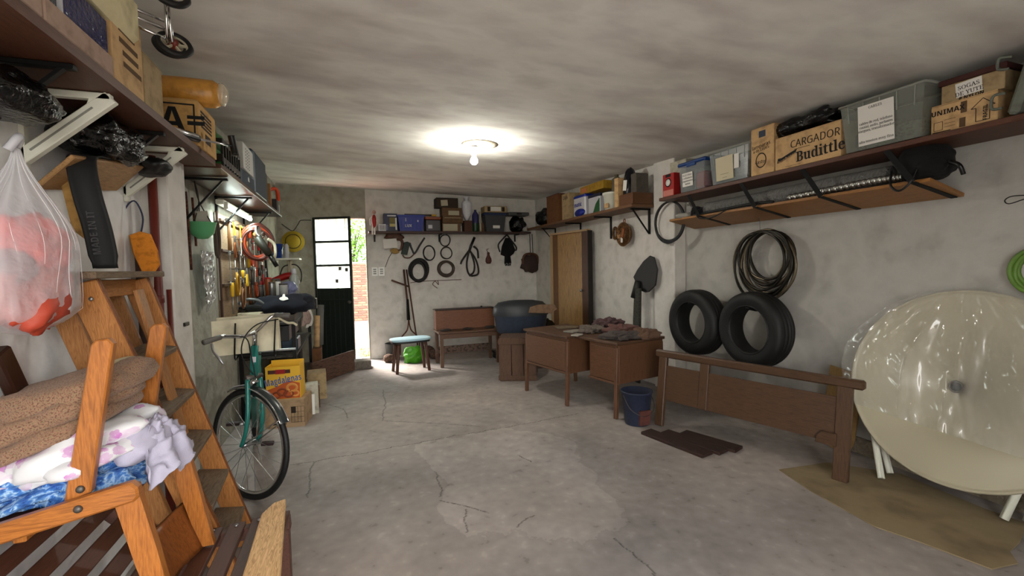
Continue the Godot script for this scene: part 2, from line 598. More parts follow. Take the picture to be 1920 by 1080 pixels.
# ---------------------------------------------------------------- the room
func room() -> void:
	var pl: Material = mats["plaster"]
	# floor
	var s := st(true)
	var zs := [2.2, -4.0, -8.2]
	for k in 2:
		var z0: float = zs[k]
		var z1: float = zs[k + 1]
		var p := [V(-1.05, fy(z0), z0), V(3.55, fy(z0), z0), V(3.55, fy(z1), z1), V(-1.05, fy(z1), z1)]
		var u := []
		for q in p:
			u.append(Vector2((q.x + 1.05) / 4.6, (q.z + 8.0) / 9.4))
		quad_uv(s, p, u)
	quad_uv(s, [V(-1.05, -0.3, -8.2), V(3.55, -0.3, -8.2), V(3.55, -0.3, 2.2), V(-1.05, -0.3, 2.2)], [Vector2(0, 0), Vector2(1, 0), Vector2(1, 1), Vector2(0, 1)])
	var fm := StandardMaterial3D.new()
	fm.resource_name = "floor_cement"
	fm.albedo_color = Color(0.77, 0.75, 0.74)
	fm.albedo_texture = tex["floor"]
	fm.roughness = 0.85
	fm.heightmap_enabled = true
	fm.heightmap_texture = tex["floor"]
	fm.heightmap_scale = 0.25
	struct("floor", s, fm)
	# ceiling: a slab that rises a little towards the far left
	s = st()
	var c := []
	for q in [Vector2(-1.3, 1.25), Vector2(3.8, 1.25), Vector2(3.8, -8.2), Vector2(-1.3, -8.2)]:
		c.append(V(q.x, ceil_y(q.x, q.y), q.y))
	quad(s, c[3], c[2], c[1], c[0])
	var up := V(0, 0.25, 0)
	quad(s, c[0] + up, c[1] + up, c[2] + up, c[3] + up)
	for k in 4:
		var l := (k + 1) % 4
		quad(s, c[k], c[l], c[l] + up, c[k] + up)
	struct("ceiling", s, mats["ceiling"])
	# left wall, its pilaster, and the bare cement part beyond it
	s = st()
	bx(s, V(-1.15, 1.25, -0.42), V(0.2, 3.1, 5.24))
	struct("wall_left", s, mats["plaster_lit"])
	s = st()
	bx(s, V(-1.15, 1.25, -5.6), V(0.2, 3.1, 5.12))
	struct("wall_left_beyond", s, mats["cement"])
	s = st()
	bx(s, V(-1.0, 1.06, -3.12), V(0.16, 2.72, 0.28), 0.008)
	struct("trim_1", s, pl)
	# right wall: near part, pilaster, far part
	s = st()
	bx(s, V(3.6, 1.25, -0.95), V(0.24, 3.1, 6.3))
	struct("wall_right", s, mats["plaster_shaded"])
	s = st()
	bx(s, V(3.46, 1.25, -4.165), V(0.26, 3.1, 0.35), 0.008)
	struct("trim_2", s, pl)
	s = st()
	bx(s, V(3.5, 1.25, -6.2), V(0.24, 3.1, 3.9))
	struct("wall_right_beyond", s, pl)
	# far wall with the door opening
	s = st()
	bx(s, V(-0.79, 1.25, -8.05), V(0.52, 3.2, 0.2))
	bx(s, V(-0.12, 2.575, -8.05), V(0.82, 0.55, 0.2))
	struct("wall_far_left", s, mats["cement"])
	s = st()
	bx(s, V(1.92, 1.25, -8.05), V(3.26, 3.2, 0.2))
	struct("wall_far", s, pl)
	# wall behind the camera with the wide garage opening
	s = st()
	bx(s, V(-0.98, 1.25, 1.1), V(0.3, 3.1, 0.2))
	bx(s, V(2.40, 1.25, 1.1), V(2.3, 3.1, 0.2))
	bx(s, V(0.2, 2.52, 1.1), V(2.1, 0.56, 0.2))
	struct("wall_back", s, pl)
	# a paler rough strip of render at the foot of the right wall
	s = st()
	bx(s, V(3.47, 0.05, -1.0), V(0.02, 0.14, 5.2), 0.004)
	struct("baseboard_right", s, M("roughrender", Color(0.50, 0.46, 0.40), 0.95, "cement", V(1.4, 1.4, 1.4), 1.2, "bump", 0.0, true))

# ---------------------------------------------------------------- the yard seen through the small door
func yard() -> void:
	var s := st()
	bx(s, V(0.5, -0.32, -11.6), V(12, 0.3, 7.2))
	var g := struct("ground_path", s, M("redpath", Color(0.62, 0.47, 0.43), 0.9, "mottle", V(0.8, 0.8, 0.8)))
	g.set_meta("kind", "structure")
	# the far garden wall, built of bricks where they show
	var o := Node3D.new()
	o.name = "garden_wall"
	add_child(o)
	o.set_meta("kind", "structure")
	s = st()
	bx(s, V(0.4, 0.75, -15.1), V(9.0, 1.9, 0.2))
	part(o, "wall_core", s, M("mortar", Color(0.55, 0.49, 0.44), 0.95, "mottle", V(1, 1, 1)))
	var bm := [M("brick_a", Color(0.52, 0.36, 0.29), 0.9, "mottle", V(2, 2, 2)), M("brick_b", Color(0.58, 0.42, 0.34), 0.9, "mottle", V(2, 2, 2)), M("brick_c", Color(0.46, 0.33, 0.28), 0.9, "mottle", V(2, 2, 2))]
	s = st()
	bx(s, Vector3.ZERO, V(0.23, 0.062, 0.03), 0.006)
	s.generate_normals()
	var mesh := s.commit()
	for row in 24:
		for k in 9:
			var b := MeshInstance3D.new()
			b.mesh = mesh
			b.material_override = bm[rng.randi() % 3]
			b.name = "brick" if row + k == 0 else "brick_%03d" % (row * 9 + k)
			b.position = V(-1.25 + k * 0.245 + (0.12 if row % 2 else 0.0), -0.13 + row * 0.076, -14.99)
			o.add_child(b)
	# grass beside the step
	s = st()
	for k in 1800:
		var p := V(rng.randf_range(-1.6, 1.4), -0.17, rng.randf_range(-9.6, -8.25))
		var h := rng.randf_range(0.03, 0.10)
		var d := V(rng.randf_range(-0.03, 0.03), h, rng.randf_range(-0.03, 0.03))
		var w := V(0.006, 0, 0).rotated(Vector3.UP, rng.randf() * TAU)
		tri(s, p - w, p + w, p + d)
	var gm := M("grass", Color(0.36, 0.46, 0.16), 0.9)
	gm.cull_mode = BaseMaterial3D.CULL_DISABLED
	var gr_ := part(self, "grass", s, gm)
	gr_.set_meta("label", "short green grass beside the concrete step outside the door")
	gr_.set_meta("category", "grass")
	gr_.set_meta("kind", "stuff")
	# a leafy bush over the garden wall
	var t := thing("leafy_tree", "bright green leafy tree above the brick garden wall outside the door", "tree", V(0.2, -0.17, -16.2))
	s = st(true)
	tube(s, curve([V(0, 0, 0), V(0.05, 0.9, 0), V(-0.05, 1.8, 0.05), V(0.05, 2.8, 0)]), 0.09, 8, false, 0.03)
	for k in 9:
		var a := rng.randf() * TAU
		tube(s, curve([V(0, 1.2 + k * 0.15, 0), V(cos(a) * 0.4, 1.7 + k * 0.16, sin(a) * 0.3), V(cos(a) * 0.9, 2.0 + k * 0.2, sin(a) * 0.6)], 4), 0.025, 5, false, 0.008)
	part(t, "trunk", s, M("bark", Color(0.25, 0.2, 0.15), 0.9))
	s = st()
	for k in 2600:
		var d := V(rng.randfn(), rng.randfn(), rng.randfn()).normalized() * pow(rng.randf(), 0.4)
		var p := V(0, 2.5, 0.2) + d * V(1.5, 1.15, 0.8)
		var bs := Basis.from_euler(V(rng.randf() * TAU, rng.randf() * TAU, rng.randf() * TAU)) * rng.randf_range(0.05, 0.09)
		quad(s, p + bs * V(0, -1, 0), p + bs * V(0.45, 0, 0.1), p + bs * V(0, 1, 0), p + bs * V(-0.45, 0, 0.1))
	var lm := M("leaf", Color(0.28, 0.42, 0.13), 0.6)
	lm.cull_mode = BaseMaterial3D.CULL_DISABLED
	lm.backlight_enabled = true
	lm.backlight = Color(0.35, 0.5, 0.12)
	part(t, "foliage", s, lm).set_meta("kind", "stuff")

# ---------------------------------------------------------------- lamps
func lamps() -> void:
	var cy := ceil_y(1.25, -4.28)
	var t := thing("ceiling_lamp", "bare glowing bulb in a round grey ceiling rose", "lamp", V(1.25, cy, -4.28))
	var s := st(true)
	lathe(s, [Vector2(0, -0.045), Vector2(0.06, -0.045), Vector2(0.075, -0.035), Vector2(0.12, -0.03), Vector2(0.175, -0.012), Vector2(0.18, 0.004), Vector2(0, 0.004)], 32)
	part(t, "ceiling_rose", s, M("rose", Color(0.60, 0.57, 0.50), 0.6, "mottle", V(3, 3, 3)))
	s = st(true)
	lathe(s, [Vector2(0, -0.115), Vector2(0.026, -0.115), Vector2(0.03, -0.09), Vector2(0.04, -0.05), Vector2(0.045, -0.04)], 16, T(V(-0.06, 0, 0.02), V(6, 0, -6)))
	part(t, "lamp_holder", s, mats["cream"])
	var c := V(-0.075, -0.175, 0.03)
	s = st(true)
	lathe(s, [Vector2(0, -0.04), Vector2(0.02, -0.035), Vector2(0.036, -0.018), Vector2(0.04, 0.0), Vector2(0.034, 0.02), Vector2(0.02, 0.042), Vector2(0.015, 0.065)], 18, T(c))
	var bm := M("bulb_glow", Color(1, 1, 1), 0.3)
	bm.emission_enabled = true
	bm.emission = Color(0.98, 1.0, 0.96)
	bm.emission_energy_multiplier = 6.0
	part(t, "bulb", s, bm)
	var l := OmniLight3D.new()
	l.name = "bulb_light"
	l.position = c
	l.light_color = Color(1.0, 0.985, 0.94)
	l.light_energy = BULB
	l.light_size = 0.035
	l.omni_range = 14.0
	l.omni_attenuation = 2.0
	l.shadow_enabled = true
	t.add_child(l)
	# the fluorescent tube over the tools
	t = thing("tube_light", "white fluorescent tube fitting under the shelf above the tools", "lamp", V(-0.93, 1.97, -4.75))
	s = st()
	bx(s, V(-0.04, 0.035, 0), V(0.06, 0.04, 1.0), 0.005)
	part(t, "housing", s, mats["whitepaint"])
	s = st(true)
	tube(s, [V(0, 0, -0.47), V(0, 0, 0.47)], 0.019, 12)
	var tm := M("tube_glow", Color(1, 1, 1), 0.4)
	tm.emission_enabled = true
	tm.emission = Color(0.93, 1.0, 0.98)
	tm.emission_energy_multiplier = 9.0
	part(t, "tube", s, tm)
	s = st()
	bx(s, V(0, 0.008, -0.48), V(0.03, 0.06, 0.02), 0.003)
	part(t, "end_cap", s, mats["whitepaint"])
	s = st()
	bx(s, V(0, 0.008, 0.48), V(0.03, 0.06, 0.02), 0.003)
	part(t, "end_cap", s, mats["whitepaint"])
	var al := AreaLight3D.new()
	al.name = "tube_area_light"
	al.area_size = Vector2(0.03, 0.92)
	al.light_color = Color(0.93, 1.0, 0.98)
	al.light_energy = TUBE
	al.shadow_enabled = true
	t.add_child(al)
	al.position = V(0.02, -0.02, 0)
	al.rotation_degrees = V(-90, 0, 0)

const BULB := 0.78
const TUBE := 1.2

# ---------------------------------------------------------------- right-hand side of the room
func tyre_mesh(called: String, label: String, at: Vector3, r: float, turn: float) -> void:
	var t := thing(called, label, "tire", at, turn, "car tyres hung on the right wall")
	var x := T(Vector3.ZERO, V(0, 0, 90))
	var s := st(true)
	var k := r / 0.32
	var pr := []
	for q in [Vector2(0.192, 0.0), Vector2(0.188, -0.066), Vector2(0.196, -0.082), Vector2(0.215, -0.087), Vector2(0.25, -0.098), Vector2(0.282, -0.097), Vector2(0.302, -0.086), Vector2(0.313, -0.068), Vector2(0.318, -0.05)]:
		pr.append(q * k)
	for z in [-0.036, -0.003]:
		pr.append(Vector2(0.320, z - 0.006) * k)
		pr.append(Vector2(0.313, z - 0.004) * k)
		pr.append(Vector2(0.313, z + 0.004) * k)
		pr.append(Vector2(0.320, z + 0.006) * k)
	var up := []
	for i in range(8, -1, -1):
		up.append(Vector2(pr[i].x, -pr[i].y))
	pr.append(Vector2(0.320, 0.028) * k)
	pr.append(Vector2(0.313, 0.032) * k)
	pr.append(Vector2(0.313, 0.038) * k)
	pr.append(Vector2(0.320, 0.042) * k)
	pr.append_array(up)
	lathe(s, pr, 56, x)
	part(t, "tread_and_sidewall", s, mats["rubber"])
	s = st(true)
	for sg in [-1, 1]:
		tube(s, ring(V(sg * 0.084 * k, 0, 0), V(0, 0.203 * k, 0), V(0, 0, 0.203 * k), 40), 0.006, 6, true)
	part(t, "bead", s, mats["rubber"])

func right_side() -> void:
	tyre_mesh("car_tire", "black car tire on the wall nearest the white pillar, left of the two", V(3.24, 0.835, -3.56), 0.325, 0)
	tyre_mesh("car_tire", "black car tire on the wall below the coiled hose, right of the two", V(3.24, 0.845, -2.88), 0.325, 0)
	for z in [-3.56, -2.88]:
		var s := st(true)
		tube(s, [V(3.5, 1.0, z), V(3.25, 1.01, z), V(3.14, 1.035, z)], 0.011, 8)
		solo("wall_peg", s, mats["iron"], "dark iron peg in the wall that carries the %s tire" % ("left" if z < -3 else "right"), "peg", V(0, 0, 0))
	# coiled conduit on a wire
	var t := thing("hose_coil", "coiled dark metallic hose hanging from a wire above the right tire", "hose", V(3.40, 1.43, -2.90))
	for k in 14:
		var s := st(true)
		var a := 0.185 + 0.0075 * k
		var off := V(0.014 * (k % 3) - 0.04, -0.008 * k + 0.05, rng.randf_range(-0.05, 0.05))
		tube(s, ring(off, V(0, 0, a), V(0.004 * (k % 2), a * 1.10, 0), 40, 0.035), 0.0105, 7, true)
		part(t, "loop", s, M("conduit_%d" % (k % 3), [Color(0.16, 0.15, 0.13), Color(0.42, 0.38, 0.31), Color(0.27, 0.24, 0.2)][k % 3], 0.32, "", Vector3.ONE, 0.0, "bump", 0.75))  # lighter loop tints paint in the highlights
	var s2 := st(true)
	tube(s2, curve([V(-0.02, 0.25, -0.05), V(-0.05, 0.33, -0.03), V(-0.03, 0.37, -0.05), V(-0.06, 0.385, -0.02)]), 0.003, 5)
	part(t, "hanging_wire", s2, mats["steel"])
	s2 = st(true)
	tube(s2, [V(-0.03, 0.25, -0.02), V(-0.04, 0.235, -0.13)], 0.013, 8)
	part(t, "hose_end", s2, mats["oldsteel"])
	# grey cable ring on the pilaster
	t = thing("cable_ring", "thin grey cable coiled in a ring on the white pillar", "cable", V(3.29, 1.885, -4.02))
	for k in 4:
		var s := st(true)
		var e := 0.008 * k
		tube(s, ring(V(-0.015 * (k % 2), -e * 0.6, e * 0.6), V(0, 0, 0.225 + e * 0.4), V(0, 0.212 + e * 0.5, 0), 40, 0.012), 0.0085, 6, true)
		part(t, "loop", s, M("greycable", Color(0.13, 0.14, 0.15), 0.5))
	# the slatted shelf of cardboard, wood and plastic: see right_shelf(). Below: headboard
	t = thing("bed_headboard", "dark varnished wooden bed headboard standing on the floor below the tires", "headboard", V(2.50, 0.0, -3.26), -72.7)
	var wd := wood("headboardwood", Color(0.33, 0.235, 0.16), 0, 0.45)
	var wv := wood("headboardwood", Color(0.33, 0.235, 0.16), 1, 0.45)
	var lean := V(0, 1, -0.13).normalized()
	for q in [[0.045, 0.62, 0.075], [1.385, 0.62, 0.085]]:
		s2 = st()
		bar(s2, V(q[0], 0.006, 0.0), V(q[0], 0.0, 0.0) + lean * q[1], q[2], 0.04, V(1, 0, 0), 0.005)
		part(t, "post", s2, wv)
	s2 = st()
	bar(s2, lean * 0.235 + V(0.43, 0, 0.0), lean * 0.61 + V(0.43, 0, 0.0), 0.075, 0.034, V(1, 0, 0), 0.004)
	part(t, "stile", s2, wv)
	s2 = st()
	bar(s2, lean * 0.635 + V(-0.03, 0, 0.005), lean * 0.635 + V(1.49, 0, 0.005), 0.05, 0.062, V(0, 0, 1), 0.012)
	part(t, "top_rail", s2, wd)
	for q in [[0.07, 0.41], [0.45, 1.36]]:
		s2 = st()
		bar(s2, lean * 0.385 + V(q[0], 0, -0.002), lean * 0.385 + V(q[1], 0, -0.002), 0.30, 0.016, V(0, 1, -0.13), 0.002)
		part(t, "panel", s2, wd)
	s2 = st()
	prism(s2, [Vector2(1.24, 0.22), Vector2(1.36, 0.22), Vector2(1.36, 0.30), Vector2(1.28, 0.30), Vector2(1.25, 0.27)], 0.03, T(V(0, 0, -0.01)), 0.004)
	part(t, "corner_block", s2, wd)
	# scrap boards lying at the foot of the headboard
	var sc := wood("scrapwood", Color(0.20, 0.11, 0.075), 2, 0.7, "worn")
	for q in [[2.365, -2.84, 0.125, 0.58, 12.0, 0.012, "wide reddish scrap board on the floor at the headboard's far foot, outermost"], [2.50, -2.80, 0.125, 0.52, 16.0, 0.012, "narrow dark scrap board on the floor beside the headboard, middle of three"], [2.635, -2.76, 0.125, 0.46, 19.0, 0.012, "short dark scrap board on the floor under the headboard panel"]]:
		s2 = st()
		bx(s2, V(0, 0.012, 0), V(q[2], 0.024, q[3]), 0.003)
		solo("scrap_board", s2, sc, q[6], "board", V(q[0], 0.001, q[1]), q[4])
	# flattened hardboard on the floor
	s2 = st()
	prism(s2, [Vector2(2.70, 2.20), Vector2(2.62, 1.92), Vector2(2.57, 1.53), Vector2(2.63, 1.36), Vector2(2.69, 1.12), Vector2(2.85, 1.10), Vector2(2.93, 1.16), Vector2(3.07, 1.18), Vector2(3.32, 1.25), Vector2(3.31, 1.42), Vector2(3.36, 1.85), Vector2(3.1, 2.15)], 0.006, T(V(0, 0.005, 0), V(-90, 0, 0)))
	solo("hardboard_sheet", s2, M("hardboard", Color(0.54, 0.475, 0.36), 0.8, "mottle", V(0.5, 0.5, 0.5)), "torn tan hardboard sheet lying on the floor in front of the round table", "board")
	# round plastic table leaning on the wall, wrapped in film
	t = thing("round_table", "round cream plastic table top leaning on the right wall under clear film", "table", V(3.315, 0.665, -1.55))
	t.rotation_degrees = V(0, 0, -13)
	var R := 0.575
	s2 = st(true)
	lathe(s2, [Vector2(0.03, -0.014), Vector2(R - 0.02, -0.014), Vector2(R - 0.006, -0.012), Vector2(R, -0.002), Vector2(R - 0.002, 0.018), Vector2(R - 0.01, 0.024), Vector2(R - 0.016, 0.014), Vector2(R - 0.03, 0.004), Vector2(0.03, 0.004), Vector2(0.03, -0.014)], 72, T(Vector3.ZERO, V(0, 0, 90)))
	var tm := M("creamplastic", Color(0.70, 0.67, 0.575), 0.35)
	part(t, "table_top", s2, tm)
	s2 = st(true)
	lathe(s2, [Vector2(0.022, -0.02), Vector2(0.03, -0.02), Vector2(0.036, -0.012), Vector2(0.036, -0.018), Vector2(0.0, -0.018)], 20, T(V(-0.003, 0, 0), V(0, 0, -90)))
	s2 = st(true)
	tube(s2, ring(V(-0.016, 0, 0), V(0, 0.031, 0), V(0, 0, 0.031), 24), 0.005, 6, true)
	part(t, "parasol_hole_rim", s2, M("tan", Color(0.25, 0.2, 0.14), 0.5))
	s2 = st(true)
	lathe(s2, [Vector2(0, 0), Vector2(0.03, 0.0), Vector2(0.03, 0.02), Vector2(0, 0.02)], 20, T(V(0.012, 0, 0), V(0, 0, 90)))
	part(t, "hole_plug", s2, mats["blackplastic"])
	# the film: one crumpled sheet hung over the top
	var g := []
	var n := FastNoiseLite.new()
	n.seed = 3
	n.frequency = 0.5
	for j in 37:
		var row := []
		var v := j / 36.0
		for i in 61:
			var u := i / 60.0
			var yy := R * 0.985 - v * (R * 0.985 + 0.24 + 0.07 * u)
			var half := sqrt(maxf(0.0, R * R - yy * yy)) + 0.01
			var zz := lerpf(-half - 0.06 * clampf(1.0 - absf(yy - 0.15) * 2.2, 0.0, 1.0), half, u)
			var w := 0.016 * n.get_noise_2d(u * 22.0, v * 4.0) + 0.008 * n.get_noise_2d(u * 60.0 + 9.0, v * 9.0)
			for f in [[0.34, 0.034, 0.05], [0.375, 0.028, 0.02], [0.54, 0.034, 0.06], [0.585, 0.022, 0.04], [0.2, 0.014, 0.1], [0.78, 0.014, 0.08]]:
				w += f[1] * exp(-pow((u - f[0] - (v - 0.5) * -f[2] * 2.0) / 0.012, 2.0)) * smoothstep(0.05, 0.35, v)
			row.append(V(-0.037 - absf(w) * 1.6, yy, zz))
		g.append(row)
	s2 = st(true)
	sheet(s2, g)
	part(t, "plastic_film", s2, clear("film", Color(0.9, 0.9, 0.88), 0.13, 0.08), "clear wrinkled plastic film")
	# its tube legs, folded behind
	for q in [[V(3.33, 0.36, -2.02), V(3.155, 0.018, -1.845)], [V(3.40, 0.36, -2.04), V(3.285, 0.018, -1.87)], [V(3.36, 0.36, -1.25), V(3.245, 0.018, -1.31)], [V(3.42, 0.36, -1.19), V(3.315, 0.018, -1.25)]]:
		s2 = st(true)
		tube(s2, q, 0.019, 14)
		var lg := part(t, "leg", s2, mats["whitepaint"])
		lg.transform = t.transform.affine_inverse()
	# tan round-ended board behind
	s2 = st()
	var rb := []
	for k in 13:
		var a := PI + PI * k / 12.0
		rb.append(Vector2(0.12 * cos(a), 0.12 * sin(a) + 0.12))
	rb.append(Vector2(0.12, 0.62))
	rb.append(Vector2(-0.12, 0.62))
	prism(s2, rb, 0.018, T(V(0, 0.006, 0), V(0, -90, -7)), 0.003)
	solo("round_ended_board", s2, wood("tanboard", Color(0.50, 0.39, 0.22), 1, 0.6), "tan round-ended board standing between the headboard and the round table", "board", V(3.37, 0, -2.28))
	# desk
	t = thing("desk", "old brown wooden desk with two hanging pedestals by the white pillar", "desk", V(2.285, 0, -3.50), -78.0)
	var dx := wood("deskwood", Color(0.40, 0.27, 0.18), 0, 0.5)
	var dy := wood("deskwood", Color(0.40, 0.27, 0.18), 1, 0.5)
	for q in [[-0.305, 0.62, 0.0], [-0.985, 0.80, 0.11]]:
		s2 = st()
		bx(s2, V(q[0], 0.695, -0.31 + q[2]), V(q[1], 0.028, 0.66), 0.006)
		part(t, "desk_top", s2, wood("desktopwood", Color(0.34, 0.235, 0.16), 0, 0.6, "worn"))
	for q in [[-1.36, -0.60, 0.11], [-0.40, 0.0, 0.0]]:
		s2 = st()
		bx(s2, V((q[0] + q[1]) / 2.0, 0.50, -0.31 + q[2]), V(q[1] - q[0], 0.362, 0.60), 0.004)
		var pd := part(t, "pedestal", s2, dy)
		s2 = st()
		bx(s2, V((q[0] + q[1]) / 2.0, 0.495, -0.004 + q[2]), V(q[1] - q[0] - 0.06, 0.31, 0.016), 0.003)
		part(pd, "front_panel", s2, dx)
		s2 = st()
		bx(s2, V((q[0] + q[1]) / 2.0, 0.325, q[2]), V(q[1] - q[0], 0.02, 0.02), 0.003)
		part(pd, "bottom_rail", s2, dx)
	s2 = st()
	bx(s2, V(-0.52, 0.50, -0.56), V(0.24, 0.34, 0.02), 0.002)
	part(t, "modesty_panel", s2, dy)
	for q in [[-1.35, 0.09], [-0.585, 0.11], [-0.02, -0.01], [-1.35, -0.60], [-0.655, -0.60], [-0.02, -0.60]]:
		s2 = st()
		bar(s2, V(q[0], 0.002 + (fy(-4.9) if q[0] < -1.0 else 0.0), q[1] + (0.025 if q[1] > -0.3 else -0.02)), V(q[0], 0.66, q[1]), 0.036, 0.036, V(1, 0, 0), 0.004)
		part(t, "leg", s2, dy)
	# rags and scraps on the desk
	var hp := [[2.47, -3.70, 0.15, 0.05, 0.14, Color(0.34, 0.30, 0.28), "dark grey crumpled rag on the desk nearest the pillar", 3], [2.62, -3.95, 0.16, 0.07, 0.15, Color(0.48, 0.33, 0.30), "reddish brown crumpled cloth heaped in the middle of the desk", 4], [2.42, -4.20, 0.12, 0.055, 0.13, Color(0.46, 0.41, 0.37), "grey brown rag on the front edge of the desk", 5], [2.66, -4.28, 0.15, 0.09, 0.13, Color(0.36, 0.25, 0.25), "dark maroon cloth bundle on the desk in front of the leaning door", 6], [2.66, -3.62, 0.10, 0.07, 0.1, Color(0.46, 0.34, 0.26), "brown leather scrap on the desk against the shovel handle", 8]]
	for q in hp:
		s2 = st(true)
		blob(s2, V(0, q[3] * 0.5, 0), V(q[2] * 1.05, q[3] * 0.75, q[4] * 1.05), 0.9, 1.2, q[7], Transform3D.IDENTITY, 48, 22, 0.9)
		solo("rag", s2, cloth("rag_%d" % q[7], q[5], 26.0), q[6], "rag", V(q[0], 0.71, q[1]), 0.0)
	for q in [[2.26, -4.30, 0.20, 0.14, 20.0, Color(0.52, 0.50, 0.46), "pale grey tile lying on the far half of the desk"], [2.33, -4.62, 0.24, 0.16, -8.0, Color(0.42, 0.36, 0.28), "tan piece of cardboard lying at the far end of the desk"], [2.16, -4.05, 0.12, 0.08, 35.0, Color(0.62, 0.60, 0.56), "small whitish scrap near the front edge of the desk"]]:
		s2 = st()
		bx(s2, V(0, 0.008, 0), V(q[2], 0.014, q[3]), 0.002)
		solo("scrap_piece", s2, M("scrap_%d" % int(q[4]), q[5], 0.9, "mottle", V(3, 3, 3)), q[6], "scrap", V(q[0], 0.710, q[1]), q[4])
	# bucket
	t = thing("bucket", "dusty dark blue bucket on the floor between desk and headboard", "bucket", V(2.375, 0, -3.35))
	s2 = st(true)
	lathe(s2, [Vector2(0, 0.002), Vector2(0.10, 0.002), Vector2(0.105, 0.01), Vector2(0.132, 0.285), Vector2(0.14, 0.29), Vector2(0.14, 0.30), Vector2(0.128, 0.30), Vector2(0.10, 0.02), Vector2(0, 0.02)], 32)
	part(t, "pail", s2, M("dustyblue", Color(0.13, 0.16, 0.25), 0.7, "mottle", V(3, 3, 3)))
	s2 = st(true)
	tube(s2, curve([V(-0.14, 0.27, 0), V(-0.12, 0.16, 0.09), V(0, 0.10, 0.135), V(0.12, 0.16, 0.09), V(0.14, 0.27, 0)], 6), 0.003, 5)
	part(t, "handle", s2, mats["oldsteel"])
	s2 = st()
	prism(s2, [Vector2(-0.05, 0.02), Vector2(0.05, 0.02), Vector2(0.055, 0.15), Vector2(-0.055, 0.15)], 0.02, T(V(0.0, 0, 0.108), V(5, 0, 0)))
	part(t, "faded_label", s2, M("fadedred", Color(0.36, 0.19, 0.16), 0.8, "mottle", V(3, 3, 3)))
	# shovel behind the pilaster
	t = thing("shovel", "black-bladed shovel with a grey green handle leaning beside the white pillar", "shovel", V(3.24, 0.0, -4.57))
	s2 = st()
	prism(s2, [Vector2(-0.13, 0.0), Vector2(0.03, 0.0), Vector2(0.065, 1.14), Vector2(-0.04, 1.14)], 0.04, T(V(-0.02, fy(-4.6), 0.06), V(0, 90, 0)) * Transform3D(Basis.from_scale(V(-1, 1, 1)), Vector3.ZERO) if false else T(V(-0.02, 0.0, 0.06), V(0, -90, 0)), 0.008)
	part(t, "handle", s2, M("greygreen", Color(0.20, 0.20, 0.16), 0.7, "worn", V(2, 8, 2)))
	s2 = st()
	prism(s2, [Vector2(-0.20, 1.27), Vector2(-0.15, 1.20), Vector2(-0.06, 1.11), Vector2(0.03, 1.09), Vector2(0.10, 1.10), Vector2(0.22, 1.18), Vector2(0.26, 1.36), Vector2(0.20, 1.50), Vector2(0.12, 1.52), Vector2(0.0, 1.46), Vector2(-0.12, 1.36)], 0.02, T(V(0.03, 0.0, 0.12), V(0, -90, 0)), 0.006)
	part(t, "blade", s2, M("blackblade", Color(0.035, 0.035, 0.036), 0.55, "mottle", V(4, 4, 4)))
	s2 = st(true)
	tube(s2, [V(-0.01, 1.02, 0.0), V(0.01, 1.22, 0.04)], 0.055, 12, false, 0.04)
	part(t, "socket", s2, M("blackblade", Color(0.03, 0.03, 0.03)))
	# copper-brown round pan and a small ring
	t = thing("copper_pan", "round brown copper pan hanging on the wall right of the leaning door", "pan", V(3.345, 1.81, -4.90))
	var rx := T(Vector3.ZERO, V(0, 0, 90))
	s2 = st(true)
	lathe(s2, [Vector2(0.0, 0.02), Vector2(0.11, 0.02), Vector2(0.135, 0.04), Vector2(0.15, 0.06), Vector2(0.155, 0.055), Vector2(0.14, 0.03), Vector2(0.12, 0.0), Vector2(0, 0.0)], 32, rx)
	part(t, "dish", s2, M("agedcopper", Color(0.46, 0.33, 0.19), 0.45, "worn", V(3, 3, 3), 0.0, "bump", 0.6))
	s2 = st(true)
	tube(s2, ring(V(-0.03, 0.17, 0), V(0, 0.025, 0), V(0, 0, 0.02), 12), 0.006, 6, true)
	part(t, "hanging_loop", s2, mats["copper"])
	s2 = st()
	bx(s2, V(-0.07, 0.02, 0.02), V(0.02, 0.13, 0.05), 0.008, T(Vector3.ZERO, V(20, 0, 0)))
	part(t, "boss", s2, mats["copper"])
	s2 = st()
	bx(s2, V(-0.06, -0.07, -0.02), V(0.02, 0.07, 0.03), 0.006)
	part(t, "white_tag", s2, mats["paper"])
	s2 = st(true)
	tube(s2, ring(V(0, 0, 0), V(0, 0.075, 0), V(0, 0, 0.045), 20), 0.016, 8, true)
	solo("copper_ring", s2, mats["agedcopper"], "small brown ring hanging left of the round copper pan", "ring", V(3.35, 1.845, -5.17))
	# the door leaf leaning on the wall behind the desk
	t = thing("door_leaf", "loose wooden door leaf with pale edge leaning on the wall behind the desk", "door", V(3.10, fy(-6.6), -6.62), -80.2)
	t.rotation_degrees = V(0, -80.2, 0)
	s2 = st()
	bx(s2, V(0.46, 1.0, -0.02), V(0.90, 1.96, 0.035), 0.003)
	part(t, "panel", s2, M("veneer", Color(0.66, 0.52, 0.32), 0.4, "grain", V(3.0, 0.35, 3.0), 0.05, "grain"))
	s2 = st()
	bx(s2, V(0.86, 1.0, -0.01), V(0.14, 1.98, 0.075), 0.004)
	part(t, "dark_stile", s2, wood("darkwood", Color(0.30, 0.19, 0.10), 1, 0.5))
	s2 = st()
	bx(s2, V(0.935, 1.0, -0.01), V(0.012, 1.98, 0.085), 0.003)
	part(t, "shade_edge", s2, wood("shadeedgewood", Color(0.10, 0.07, 0.05), 1, 0.6))  # near edge coloured dark for the deep shading on that side
	s2 = st()
	bx(s2, V(0.09, 1.0, 0.0), V(0.12, 1.96, 0.012), 0.002)
	part(t, "brown_stile", s2, wood("darkwood2", Color(0.42, 0.28, 0.14), 1, 0.5))  # left stile in a browner wood than the panel
	s2 = st()
	bx(s2, V(0.46, 1.995, 0.0), V(0.93, 0.03, 0.085), 0.003)
